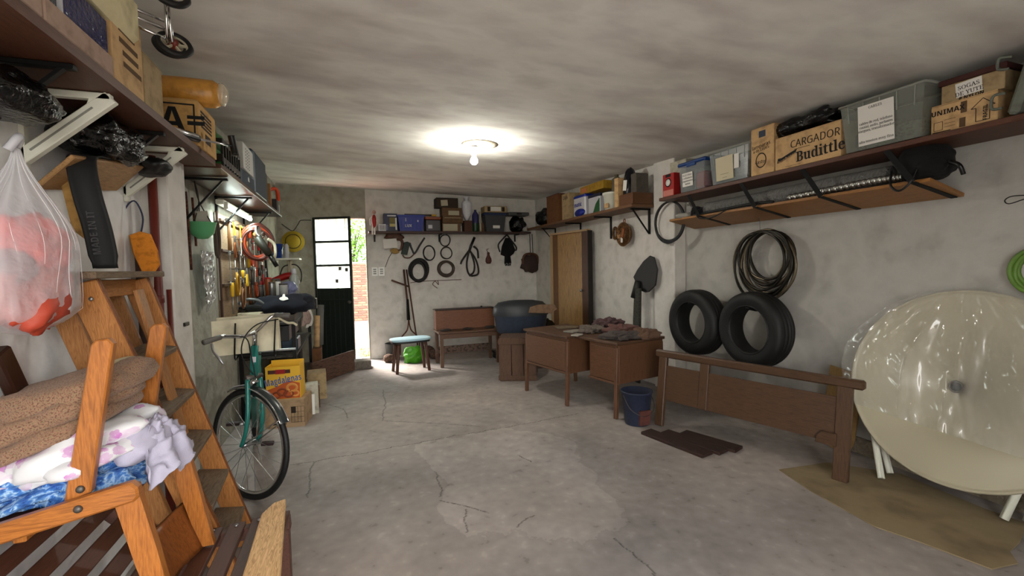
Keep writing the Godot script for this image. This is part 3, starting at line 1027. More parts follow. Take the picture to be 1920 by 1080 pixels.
	part(t, "top_edge", s2, M("paleedge", Color(0.66, 0.56, 0.42), 0.7))
	s2 = st()
	bx(s2, V(0.005, 1.0, 0.0), V(0.02, 1.98, 0.08), 0.003)
	part(t, "side_edge", s2, mats["paleedge"])
	s2 = st(true)
	lathe(s2, [Vector2(0, 0), Vector2(0.012, 0), Vector2(0.012, 0.02), Vector2(0.022, 0.03), Vector2(0.02, 0.045), Vector2(0, 0.05)], 12, T(V(0.80, 1.12, 0.026), V(90, 0, 0)))
	part(t, "knob", s2, mats["steel"])
	# small things on the near wall
	t = thing("green_hose", "green hose coil on the right wall at the photo's edge above the table", "hose", V(3.45, 1.34, -1.27))
	for k in 3:
		s2 = st(true)
		tube(s2, ring(V(-0.012 * k, 0, 0), V(0, 0.10 + 0.012 * k, 0), V(0, 0, 0.095 + 0.012 * k), 30, 0.02), 0.012, 7, true)
		part(t, "loop", s2, M("hosegreen", Color(0.36, 0.50, 0.18), 0.5))
	s2 = st(true)
	tube(s2, curve([V(0.03, 0.03, 0.06), V(0, 0.03, 0.0), V(-0.02, 0.01, -0.06), V(-0.03, 0.03, -0.075), V(-0.02, 0.05, -0.05), V(-0.01, 0.045, 0.02)]), 0.003, 5)
	solo("wire_hook", s2, mats["iron"], "thin bent wire hook on the right wall at the photo's edge", "hook", V(3.45, 1.70, -1.34))

# ---------------------------------------------------------------- shelves on the right wall
func bracket(called: String, label: String, at: Vector3, turn: float, arm: float, drop: float, brace := true, group := "") -> void:
	var t := thing(called, label, "bracket", at, turn, group)
	var s := st()
	bx(s, V(0, -drop / 2.0, 0.012), V(0.028, drop, 0.018), 0.002)
	part(t, "upright", s, mats["iron"])
	s = st()
	bx(s, V(0, -0.01, arm / 2.0), V(0.028, 0.016, arm), 0.002)
	part(t, "arm", s, mats["iron"])
	if brace:
		s = st()
		bar(s, V(0, -drop * 0.96, 0.022), V(0, -0.012, arm * 0.9), 0.02, 0.012, V(1, 0, 0), 0.001)
		part(t, "brace", s, mats["iron"])

func carton(label: String, at: Vector3, size: Vector3, turn: float, m: Material, tape := true, called := "cardboard_box", cat := "box", group := "") -> Node3D:
	var t := thing(called, label, cat, at, turn, group)
	var s := st()
	bx(s, V(0, size.y / 2.0, 0), size, 0.003)
	part(t, "carton", s, m)
	for k in [-1, 1]:
		s = st()
		bx(s, V(0, size.y + 0.0025, k * size.z / 4.0), V(size.x - 0.004, 0.004, size.z / 2.0 - 0.003), 0.0)
		part(t, "flap", s, m)
	if tape:
		s = st()
		bx(s, V(0, size.y + 0.0055, 0), V(size.x + 0.002, 0.001, 0.05), 0.0)
		bx(s, V(-size.x / 2.0 - 0.001, size.y * 0.86, 0), V(0.001, size.y * 0.28, 0.05), 0.0)
		bx(s, V(size.x / 2.0 + 0.001, size.y * 0.86, 0), V(0.001, size.y * 0.28, 0.05), 0.0)
		part(t, "tape", s, mats["duct"])
	return t

# an open or lidded plastic tub, walls with thickness
func tub(t: Node3D, w: float, h: float, d: float, m: Material, taper := 0.88, rim := true, ribs := true) -> void:
	var s := st()
	var q := func(x: float, y: float, z: float, k: float) -> Vector3: return V(x * w / 2.0 * k, y, z * d / 2.0 * k)
	var ring_ := [Vector2(-1, 1), Vector2(1, 1), Vector2(1, -1), Vector2(-1, -1)]
	for i in 4:
		var a: Vector2 = ring_[i]
		var b: Vector2 = ring_[(i + 1) % 4]
		quad(s, q.call(a.x, 0.002, a.y, taper), q.call(b.x, 0.002, b.y, taper), q.call(b.x, h, b.y, 1.0), q.call(a.x, h, a.y, 1.0))
	quad(s, q.call(-1, 0.002, -1, taper), q.call(1, 0.002, -1, taper), q.call(1, 0.002, 1, taper), q.call(-1, 0.002, 1, taper))
	part(t, "tub", s, m)
	if rim:
		s = st(true)
		tube(s, [q.call(-1, h, 1, 1.02), q.call(1, h, 1, 1.02), q.call(1, h, -1, 1.02), q.call(-1, h, -1, 1.02)], 0.008, 6, true)
		part(t, "rim", s, M("clearrim", Color(0.55, 0.56, 0.53), 0.3))
	if ribs:
		s = st()
		for k in 5:
			var x := -0.8 + 0.4 * k
			bar(s, q.call(x, h * 0.62, 1.0, 0.97), q.call(x, h * 0.98, 1.0, 1.0), 0.006, 0.006, V(1, 0, 0), 0.0)
		part(t, "ribs", s, mats["clearrim"]).set_meta("kind", "stuff")

func label_paper(t: Node3D, c: Vector3, w: float, h: float, lines: Array, lh: float, tilt := 0.0, m: Material = null) -> void:
	var s := st()
	var x := T(c, V(3.5, 0, tilt))
	bx(s, Vector3.ZERO, V(w, h, 0.0015), 0.0, x)
	var p := part(t, "paper_label", s, m if m else mats["paper"])
	var y := h / 2.0 - lh * 1.2
	for l in lines:
		if l != "":
			text(p, l, lh, mats["ink"], x * T(V(0, y - lh * 0.1, 0.0012)), "Droid Serif", false, "handwriting", minf(1.0, w * 0.92 / (lh * 0.62 * l.length())))
		y -= lh * 1.5

func right_shelf() -> void:
	var shelf_wood := wood("shelfwood", Color(0.36, 0.21, 0.14), 2, 0.55)
	# near shelf
	var s := st()
	bx(s, V(3.285, 2.098, -2.35), V(0.37, 0.032, 3.2), 0.003)
	solo("wall_shelf", s, shelf_wood, "long dark brown wall shelf on the near right wall above the straps", "shelf")
	s = st()
	bx(s, V(3.20, 2.098, -5.95), V(0.32, 0.034, 3.2), 0.003)
	solo("wall_shelf", s, wood("shelfwood2", Color(0.46, 0.32, 0.20), 2, 0.5), "brown wall shelf on the far right wall above the leaning door", "shelf")
	for q in [[-4.47, 0.30, "dark iron shelf bracket with brace next to the white pillar"], [-5.30, 0.30, "dark iron shelf bracket left of the copper pan"], [-6.15, 0.20, "dark iron shelf bracket above the leaning door's right side"], [-7.05, 0.26, "dark iron shelf bracket above the leaning door's left edge"]]:
		bracket("shelf_bracket", q[2], V(3.38, 2.08, q[0]), -90.0, 0.27, q[1], q[0] > -5 or q[0] < -7, "")
	# hung plank with its straps
	s = st()
	var px := T(V(3.30, 1.832, -2.72), V(0, 0, -13.0))
	bx(s, Vector3.ZERO, V(0.34, 0.022, 2.22), 0.002, px)
	solo("hung_plank", s, wood("tanplank", Color(0.62, 0.43, 0.22), 2, 0.5), "tan plank slung under the near right shelf on black straps", "plank")
	var i := 0
	for z in [-3.38, -2.76, -2.22, -1.68]:
		var t := thing("strap", "black strap slinging the tan plank, %s from the pillar" % ["first", "second", "third", "fourth"][i], "strap", V(3.28, 1.84, z))
		s = st()
		bar(s, V(-0.175, 0.245, -0.14), V(-0.175, 0.026, 0.0), 0.034, 0.006, V(0, 0, 1), 0.001)
		part(t, "front_webbing", s, M("webbing", Color(0.02, 0.02, 0.02), 0.95))
		s = st()
		bar(s, V(-0.175, 0.024, 0.0), V(0.170, -0.058, 0.03), 0.034, 0.006, V(0, 0, 1), 0.001)
		part(t, "under_webbing", s, mats["webbing"])
		i += 1
	# things on the plank
	s = st(true)
	tube(s, curve([V(3.24, 1.935, -3.42), V(3.26, 1.935, -3.30), V(3.27, 1.94, -2.9), V(3.28, 1.95, -2.4), V(3.30, 1.955, -1.9)], 10), 0.066, 16)
	solo("wrapped_roll", s, M("greywrap", Color(0.55, 0.55, 0.54), 0.25, "mottle", V(3, 3, 9), 1.2), "long roll in grey plastic wrap lying on the tan slung plank", "roll")
	s = st(true)
	var c := curve([V(3.17, 1.905, -2.52), V(3.18, 1.915, -2.2), V(3.19, 1.925, -1.95), V(3.2, 1.92, -1.78)], 14)
	for k in c.size() - 1:
		tube(s, [c[k], Vector3(c[k]).lerp(c[k + 1], 0.5), c[k + 1]], 0.024 if k % 2 else 0.019, 10)
	var fl := part(self, numbered("ribbed_hose"), s, M("foil", Color(0.72, 0.72, 0.70), 0.25, "", Vector3.ONE, 0.0, "bump", 0.85))
	fl.set_meta("label", "silver ribbed hose lying along the front of the slung plank")
	fl.set_meta("category", "hose")
	var b := thing("black_bag", "black fabric bag sitting at the near end of the slung plank", "bag", V(3.272, 1.885, -1.69))
	s = st(true)
	blob(s, V(0, 0.10, 0), V(0.13, 0.115, 0.125), 0.35, 0.5, 5, Transform3D.IDENTITY, 32, 20, 0.8)
	part(b, "bag_body", s, cloth("blackcloth", Color(0.02, 0.02, 0.022), 30.0, 0.1))
	s = st(true)
	blob(s, V(-0.09, 0.06, 0.05), V(0.06, 0.05, 0.09), 0.3, 0.6, 6)
	part(b, "pocket", s, mats["blackcloth"])
	s = st(true)
	tube(s, curve([V(-0.13, 0.07, -0.12), V(-0.17, -0.02, -0.10), V(-0.18, -0.06, -0.05), V(-0.17, -0.02, 0.0), V(-0.14, 0.06, 0.02)]), 0.007, 6)
	part(b, "carry_strap", s, mats["blackplastic"])
	s = st(true)
	tube(s, curve([V(-0.1, 0.07, 0.15), V(-0.12, 0.04, 0.2), V(-0.1, -0.01, 0.21)]), 0.012, 6)
	part(b, "buckle", s, mats["blackplastic"])
	s = st(true)
	tube(s, curve([V(3.15, 1.885, -3.50), V(3.13, 1.89, -3.2), V(3.14, 1.90, -2.8), V(3.14, 1.885, -2.62)]), 0.012, 6)
	solo("black_cable", s, mats["rubber"], "black cable lying under the grey wrapped roll on the slung plank", "cable")
	s = st(true)
	tube(s, curve([V(3.13, 1.88, -3.44), V(3.10, 1.84, -3.36), V(3.09, 1.83, -3.2), V(3.12, 1.885, -3.06)]), 0.006, 5)
	solo("sagging_cable", s, mats["rubber"], "thin black cord sagging from the slung plank near its pillar end", "cord")
	s = st(true)
	blob(s, V(0, 0.035, 0), V(0.10, 0.035, 0.10), 0.5, 0.8, 15)
	solo("white_cloth", s, cloth("whitecloth", Color(0.75, 0.74, 0.70), 24.0), "white folded cloth at the pillar end of the slung plank", "cloth", V(3.21, 1.86, -3.66))
	s = st(true)
	blob(s, V(0, 0.05, 0), V(0.08, 0.06, 0.09), 0.7, 1.0, 16)
	solo("dark_bundle", s, mats["blackcloth"], "dark bundle between the white cloth and the grey roll on the plank", "bundle", V(3.24, 1.865, -3.50))
	# things on the near shelf, from the pillar towards the camera; fronts face the room
	var y := 2.115
	var t := thing("red_packet", "small red and white printed packet on the pillar end of the near shelf", "box", V(3.16, y, -3.82), -90)
	s = st()
	bx(s, V(0, 0.115, 0), V(0.17, 0.23, 0.09), 0.003)
	part(t, "packet", s, mats["red"])
	s = st(true)
	lathe(s, [Vector2(0, 0), Vector2(0.045, 0), Vector2(0.045, 0.002), Vector2(0, 0.002)], 24, T(V(0.0, 0.14, 0.045), V(90, 0, 0)))
	part(t, "black_roundel", s, mats["ink"])
	s = st(true)
	lathe(s, [Vector2(0, 0), Vector2(0.034, 0), Vector2(0.034, 0.002), Vector2(0, 0.002)], 24, T(V(0.0, 0.14, 0.047), V(90, 0, 0)))
	part(t, "white_roundel", s, mats["paper"])
	s = st()
	bx(s, V(0, 0.035, 0.0455), V(0.15, 0.06, 0.001), 0.0)
	part(t, "pink_band", s, M("pink", Color(0.75, 0.45, 0.40), 0.6))
	s = st()
	bx(s, V(0, 0.21, 0.0455), V(0.08, 0.03, 0.001), 0.0)
	part(t, "dark_band", s, mats["ink"])
	# white carton behind the packet, up to the ceiling
	var whitec := M("whitecarton", Color(0.70, 0.68, 0.61), 0.8, "mottle", V(2, 2, 2))
	carton("plain white carton standing behind the red packet on the near shelf", V(3.31, y, -3.80), V(0.24, 0.36, 0.18), -90, whitec, false)
	# blue-lidded container
	t = thing("food_container", "clear plastic container with a blue lid and paper label on the near shelf", "container", V(3.20, y, -3.47), -90)
	tub(t, 0.34, 0.25, 0.20, clear("cleartub", Color(0.62, 0.65, 0.66), 0.45, 0.15), 0.9, false, false)
	s = st()
	bx(s, V(0, 0.268, 0), V(0.37, 0.035, 0.23), 0.012)
	bx(s, V(0, 0.247, 0.105), V(0.12, 0.03, 0.012), 0.004)
	part(t, "lid", s, M("lidblue", Color(0.04, 0.22, 0.46), 0.4))
	s = st()
	bx(s, V(0.085, 0.09, 0), V(0.13, 0.16, 0.15), 0.02)
	part(t, "red_contents", s, M("rosered", Color(0.60, 0.16, 0.16), 0.6))
	s = st()
	bx(s, V(-0.07, 0.06, 0), V(0.15, 0.10, 0.15), 0.02)
	part(t, "grey_contents", s, M("greystuff", Color(0.36, 0.36, 0.33), 0.8, "worn", V(9, 9, 9)))
	label_paper(t, V(-0.05, 0.115, 0.103), 0.14, 0.13, ["SILICONAS", "y selladores", "pegamentos", "varios"], 0.018)
	# clear bin with pale paper
	t = thing("clear_bin", "clear ribbed plastic bin with a blank paper label on the near shelf", "container", V(3.21, y, -3.02), -90)
	tub(t, 0.42, 0.28, 0.24, mats["cleartub"], 0.88)
	s = st()
	bx(s, V(0.0, 0.09, 0.0), V(0.33, 0.15, 0.18), 0.02)
	part(t, "contents", s, M("greystuff2", Color(0.42, 0.42, 0.40), 0.7, "worn", V(6, 6, 6)))
	label_paper(t, V(-0.04, 0.125, 0.1205), 0.19, 0.20, ["", "", "", "", "-----------", "------"], 0.02, 0.0, M("oldpaper", Color(0.80, 0.76, 0.64), 0.9))
	s = st()
	bx(s, V(0.09, 0.16, 0.121), V(0.05, 0.12, 0.0015), 0.0)
	part(t, "paper_scrap", s, mats["paper"])
	# tall carton
	t = carton("tall cardboard box with a round printed stamp on the near shelf", V(3.23, y, -2.69), V(0.21, 0.365, 0.26), -90, card(), false)
	s = st()
	bx(s, V(-0.0, 0.315, 0.131), V(0.06, 0.05, 0.001), 0.0)
	part(t, "blue_sticker", s, M("stickerblue", Color(0.13, 0.19, 0.27), 0.6))
	s = st(true)
	tube(s, ring(V(-0.01, 0.11, 0.131), V(0.045, 0, 0), V(0, 0.055, 0), 26), 0.004, 4, true, -1.0, 0.4)
	part(t, "round_stamp", s, mats["ink"])
	text(t, "castor", 0.028, mats["ink"], T(V(-0.01, 0.10, 0.1315)))
	text(t, "lamparas", 0.03, mats["inkbrown"], T(V(-0.01, 0.225, 0.1315), V(0, 0, 6)))
	text(t, "a de LEDES", 0.022, mats["inkbrown"], T(V(-0.01, 0.195, 0.1315), V(0, 0, 6)))
	# wide carton
	t = carton("wide cardboard box marked CARGADOR with script lettering on the near shelf", V(3.23, y, -2.33), V(0.49, 0.235, 0.26), -90, mats["cardboard"], false)
	text(t, "Budittle", 0.075, mats["ink"], T(V(0.10, 0.07, 0.1315), V(0, 0, 2)), "Droid Serif", true, "lettering", 0.85)
	text(t, "CARGADOR", 0.055, mats["inkbrown"], T(V(0.06, 0.165, 0.1315)), "Droid Sans", false, "handwriting", 0.95)
	s = st()
	prism(s, [Vector2(-0.225, 0.05), Vector2(-0.19, 0.055), Vector2(-0.08, 0.095), Vector2(-0.065, 0.125), Vector2(-0.10, 0.115), Vector2(-0.19, 0.085), Vector2(-0.22, 0.085)], 0.0012, T(V(0, 0, 0.131)))
	part(t, "printed_ribbon", s, mats["ink"])
	text(t, "bombones", 0.022, mats["cardboard"], T(V(-0.145, 0.074, 0.1325), V(0, 0, 18)))
	s = st()
	bx(s, V(-0.03, 0.125, 0.131), V(0.12, 0.003, 0.001), 0.0)
	bx(s, V(-0.1, 0.012, 0.131), V(0.12, 0.002, 0.001), 0.0)
	part(t, "printed_line", s, mats["ink"]).set_meta("kind", "stuff")
	s = st(true)
	blob(s, V(0, 0.06, 0), V(0.09, 0.065, 0.28), 0.8, 0.7, 31, Transform3D.IDENTITY, 40, 22)
	solo("black_sack", s, mats["blackbag"], "black plastic sack lying on the wide cardboard box on the near shelf", "bag", V(3.18, 2.36, -2.36), 0)
	# big clear tub
	t = thing("cable_tub", "big clear plastic tub with a handwritten CABLES sheet on the near shelf", "container", V(3.25, y, -1.84), -90)
	tub(t, 0.46, 0.30, 0.36, clear("cleartub2", Color(0.60, 0.62, 0.58), 0.42, 0.15), 0.88)
	s = st()
	bx(s, V(0.0, 0.075, 0.0), V(0.36, 0.13, 0.27), 0.03)
	part(t, "contents", s, M("greystuff3", Color(0.40, 0.41, 0.38), 0.7, "worn", V(5, 5, 5)))
	label_paper(t, V(-0.02, 0.145, 0.179), 0.20, 0.245, ["CABLES", "", "", "", "cables de red, telefono", "coaxial, audio, parlantes", "alargues, transformador", "", "", "alta tension muy fina"], 0.015)
	s = st()
	bx(s, V(0.0, 0.312, -0.02), V(0.46, 0.006, 0.30), 0.002)
	part(t, "loose_lid", s, M("palelid", Color(0.66, 0.68, 0.66), 0.4))
	# UNIMAX carton and the SOGAS box on it
	t = carton("cardboard box printed FRAGIL with an arrow on the near shelf", V(3.26, y, -1.475), V(0.28, 0.155, 0.24), -90, mats["cardboard"], false)
	text(t, "UNIMAX", 0.027, mats["ink"], T(V(-0.065, 0.115, 0.1215), V(0, 0, 1)), "Droid Sans", true, "lettering", 1.0)
	s = st()
	bx(s, V(0.005, 0.115, 0.121), V(0.026, 0.06, 0.001), 0.0)
	bx(s, V(0.0, 0.035, 0.121), V(0.026, 0.05, 0.001), 0.0)
	part(t, "dark_tape", s, mats["duct"]).set_meta("kind", "stuff")
	s = st()
	for q in [[-0.105, 0.065, 0.04, 0.002], [-0.105, 0.02, 0.04, 0.002], [-0.125, 0.043, 0.002, 0.045], [-0.086, 0.043, 0.002, 0.045], [-0.055, 0.07, 0.05, 0.0015], [-0.055, 0.05, 0.05, 0.0015], [-0.055, 0.032, 0.05, 0.0015], [-0.09, 0.01, 0.08, 0.004]]:
		bx(s, V(q[0], q[1], 0.121), V(q[2], q[3], 0.001), 0.0)
	part(t, "printed_marks", s, mats["ink"]).set_meta("kind", "stuff")
	s = st()
	var ar := [V(0.055, 0.02, 0), V(0.055, 0.09, 0), V(0.035, 0.09, 0), V(0.083, 0.135, 0), V(0.13, 0.09, 0), V(0.11, 0.09, 0), V(0.11, 0.02, 0), V(0.055, 0.02, 0)]
	for k in 7:
		bar(s, ar[k] + V(0, 0, 0.121), ar[k + 1] + V(0, 0, 0.121), 0.003, 0.001, V(0, 0, 1).cross(ar[k + 1] - ar[k]), 0.0)
	part(t, "printed_arrow", s, mats["ink"])
	text(t, "FRAGIL", 0.017, mats["ink"], T(V(0.0925, 0.058, 0.1215), V(0, 0, 90)), "Droid Sans", true)
	t = carton("pale shoe box marked SOGAS with a red brown lid on the FRAGIL box", V(3.28, y + 0.162, -1.45), V(0.26, 0.10, 0.24), -90, M("palecard", Color(0.66, 0.57, 0.42), 0.85, "mottle", V(2, 2, 2)), false, "shoe_box")
	s = st()
	bx(s, V(0, 0.115, 0), V(0.28, 0.03, 0.26), 0.003)
	part(t, "lid", s, M("lidbrown", Color(0.24, 0.075, 0.05), 0.6))
	label_paper(t, V(-0.01, 0.055, 0.1225), 0.11, 0.075, ["SOGAS", "DE YUTE"], 0.021, 3.0)
	text(t, "# NYLON", 0.018, mats["ink"], T(V(-0.0, 0.008, 0.1215)), "Droid Sans", true, "handwriting")
	# grey tray on edge, and a brown board behind
	t = thing("grey_crate_lid", "grey plastic crate tray standing on edge at the near end of the shelf", "tray", V(3.27, y, -1.265), -90)
	t.rotation_degrees = V(0, -90, 0)
	s = st()
	bx(s, V(0, 0.175, 0), V(0.045, 0.34, 0.36), 0.012, T(V(0, 0, 0), V(0, 0, -14)))
	part(t, "tray", s, M("greytray", Color(0.40, 0.42, 0.38), 0.5, "mottle", V(3, 3, 3)))
	s = st(true)
	tube(s, curve([V(-0.01, 0.29, 0.16), V(-0.055, 0.30, 0.16), V(-0.06, 0.25, 0.16), V(-0.02, 0.235, 0.16)]), 0.007, 6)
	part(t, "handle", s, mats["greytray"])
	s = st(true)
	tube(s, curve([V(-0.03, 0.12, 0.16), V(-0.075, 0.12, 0.16), V(-0.08, 0.06, 0.16), V(-0.04, 0.05, 0.16)]), 0.007, 6)
	part(t, "handle", s, mats["greytray"])
	# ---- far right shelf
	y = 2.115
	t = thing("kraft_box", "brown upright cardboard box at the corner end of the far right shelf", "box", V(3.20, y, -6.55), -90)
	s = st()
	bx(s, V(0, 0.215, 0), V(0.42, 0.43, 0.24), 0.004)
	part(t, "carton", s, M("browncard", Color(0.42, 0.26, 0.12), 0.8, "mottle", V(2, 2, 2)))
	s = st()
	bx(s, V(0, 0.436, 0), V(0.43, 0.012, 0.25), 0.003)
	part(t, "red_lid", s, M("dullred", Color(0.30, 0.06, 0.05), 0.6))
	t = carton("narrow tan cardboard box next to the blue detergent pack", V(3.20, y, -6.10), V(0.24, 0.39, 0.22), -90, mats["palecard"], false)
	text(t, "CAJA", 0.05, mats["inkbrown"], T(V(0, 0.33, 0.1115)), "Droid Sans", true)
	t = thing("detergent_pack", "white and blue printed detergent pack on the far right shelf", "pack", V(3.18, y, -5.66), -90)
	s = st()
	bx(s, V(0, 0.15, 0), V(0.34, 0.30, 0.20), 0.02)
	part(t, "pack", s, M("packwhite", Color(0.74, 0.74, 0.76), 0.4))
	s = st()
	bx(s, V(0, 0.275, 0), V(0.345, 0.06, 0.205), 0.02)
	part(t, "blue_top", s, mats["bluep"])
	s = st(true)
	lathe(s, [Vector2(0, 0), Vector2(0.15, 0), Vector2(0.15, 0.003), Vector2(0, 0.003)], 28, T(V(0.02, 0.055, 0.100), V(90, 0, 0)) * Transform3D(Basis.from_scale(V(1, 1, 0.35)), Vector3.ZERO))
	part(t, "blue_swoosh", s, mats["bluep"])
	text(t, "matic", 0.06, mats["bluep"], T(V(-0.03, 0.17, 0.1015)), "Droid Sans", true)
	t = thing("green_pack", "white and green printed pack beside the detergent on the far right shelf", "pack", V(3.19, y, -5.29), -90)
	s = st()
	bx(s, V(0, 0.13, 0), V(0.30, 0.26, 0.18), 0.012)
	part(t, "pack", s, mats["packwhite"])
	s = st()
	prism(s, [Vector2(-0.02, 0.005), Vector2(0.148, 0.005), Vector2(0.148, 0.19), Vector2(0.05, 0.12)], 0.002, T(V(0, 0, 0.091)))
	part(t, "green_print", s, mats["green"])
	s = st()
	bx(s, V(0.0, 0.235, 0.0), V(0.302, 0.045, 0.182), 0.004)
	part(t, "dark_top", s, M("darkblue", Color(0.07, 0.10, 0.2), 0.5))
	t = carton("yellow cardboard box lying across the packs on the far right shelf", V(3.21, y + 0.302, -5.37), V(0.62, 0.10, 0.2), -90, M("yellowcard", Color(0.62, 0.48, 0.08), 0.7, "mottle", V(2, 2, 2)), false)
	s = st()
	bx(s, V(-0.2, 0.05, 0.1005), V(0.16, 0.06, 0.001), 0.0)
	part(t, "orange_print", s, M("orangeprint", Color(0.70, 0.42, 0.25), 0.7))
	t = thing("white_pot", "white plastic pot on the far right shelf before the kraft board", "pot", V(3.16, y, -4.93), -90)
	s = st(true)
	lathe(s, [Vector2(0, 0.001), Vector2(0.095, 0.001), Vector2(0.115, 0.19), Vector2(0.125, 0.19), Vector2(0.125, 0.215), Vector2(0.0, 0.215)], 28)
	part(t, "pot", s, mats["whitepaint"])
	s = st()
	bx(s, V(0.03, 0.05, 0.105), V(0.08, 0.06, 0.02), 0.005)
	part(t, "label_patch", s, mats["cardboard"])
	s = st(true)
	lathe(s, [Vector2(0, 0.0), Vector2(0.06, 0.0), Vector2(0.065, 0.02), Vector2(0.06, 0.16), Vector2(0.025, 0.19), Vector2(0.025, 0.215), Vector2(0, 0.215)], 18)
	solo("glass_jar", s, M("dimglass", Color(0.36, 0.33, 0.27), 0.25), "brownish jar standing on the white pot's lid on the far shelf", "jar", V(3.18, y + 0.216, -4.86))
	s = st()
	bx(s, V(0, 0.175, 0), V(0.24, 0.35, 0.08), 0.003)
	solo("kraft_board", s, mats["cardboard"], "upright kraft cardboard slab beside the wooden crate on the far shelf", "cardboard", V(3.18, y, -4.69))
	t = thing("wooden_crate", "shallow wooden crate at the pillar end of the far right shelf", "crate", V(3.19, y, -4.48), -90)
	var wc := wood("cratewood", Color(0.40, 0.25, 0.13), 0, 0.6)
	for q in [[V(0, 0.065, 0.13), V(0.27, 0.13, 0.014)], [V(0, 0.065, -0.13), V(0.27, 0.13, 0.014)], [V(-0.128, 0.065, 0), V(0.014, 0.13, 0.246)], [V(0.128, 0.065, 0), V(0.014, 0.13, 0.246)], [V(0, 0.007, 0), V(0.24, 0.012, 0.244)]]:
		s = st()
		bx(s, q[0], q[1], 0.002)
		part(t, "board", s, wc)
	t = thing("dark_plastic_bag", "dark blue shiny plastic bag with a paper tag in the wooden crate", "bag", V(3.15, y + 0.014, -4.53), -90)
	s = st(true)
	blob(s, V(0, 0.19, 0), V(0.075, 0.21, 0.075), 0.3, 0.8, 12, Transform3D.IDENTITY, 30, 22, 0.8)
	part(t, "bag", s, M("shinynavy", Color(0.035, 0.04, 0.075), 0.18))
	s = st()
	bx(s, V(-0.02, 0.22, 0.082), V(0.07, 0.12, 0.002), 0.0, T(Vector3.ZERO, V(0, 0, -8)))
	part(t, "paper_tag", s, mats["paper"])
	s = st()
	bx(s, V(0, 0.17, 0), V(0.10, 0.34, 0.18), 0.01)
	solo("grey_board_stack", s, M("greystack", Color(0.34, 0.32, 0.29), 0.8, "grain", V(4, 1, 4)), "grey streaked board stack in the crate touching the white pillar", "boards", V(3.19, y + 0.014, -4.405), -90)
	s = st(true)
	blob(s, V(0, 0.16, 0), V(0.13, 0.14, 0.26), 0.45, 0.6, 19)
	solo("black_corner_bag", s, mats["blackbag"], "black plastic bag in the corner end of the far right shelf", "bag", V(3.22, y + 0.0, -7.15))

# ---------------------------------------------------------------- the far wall
func coil(called: String, label: String, at: Vector3, a: float, b: float, loops: int, r: float, m: Material, spread := 0.02, cat := "cable", wob := 0.03) -> Node3D:
	var t := thing(called, label, cat, at)
	for k in loops:
		var s := st(true)
		var e := rng.randf_range(-spread, spread)
		tube(s, ring(V(rng.randf_range(-spread, spread) * 0.4, rng.randf_range(-spread, spread) * 0.4 - absf(e) * 0.3, 0.006 * k), V(a + e, 0, 0), V(0, b + e, 0), 32, wob), r, 6, true)
		part(t, "loop", s, m)
	return t

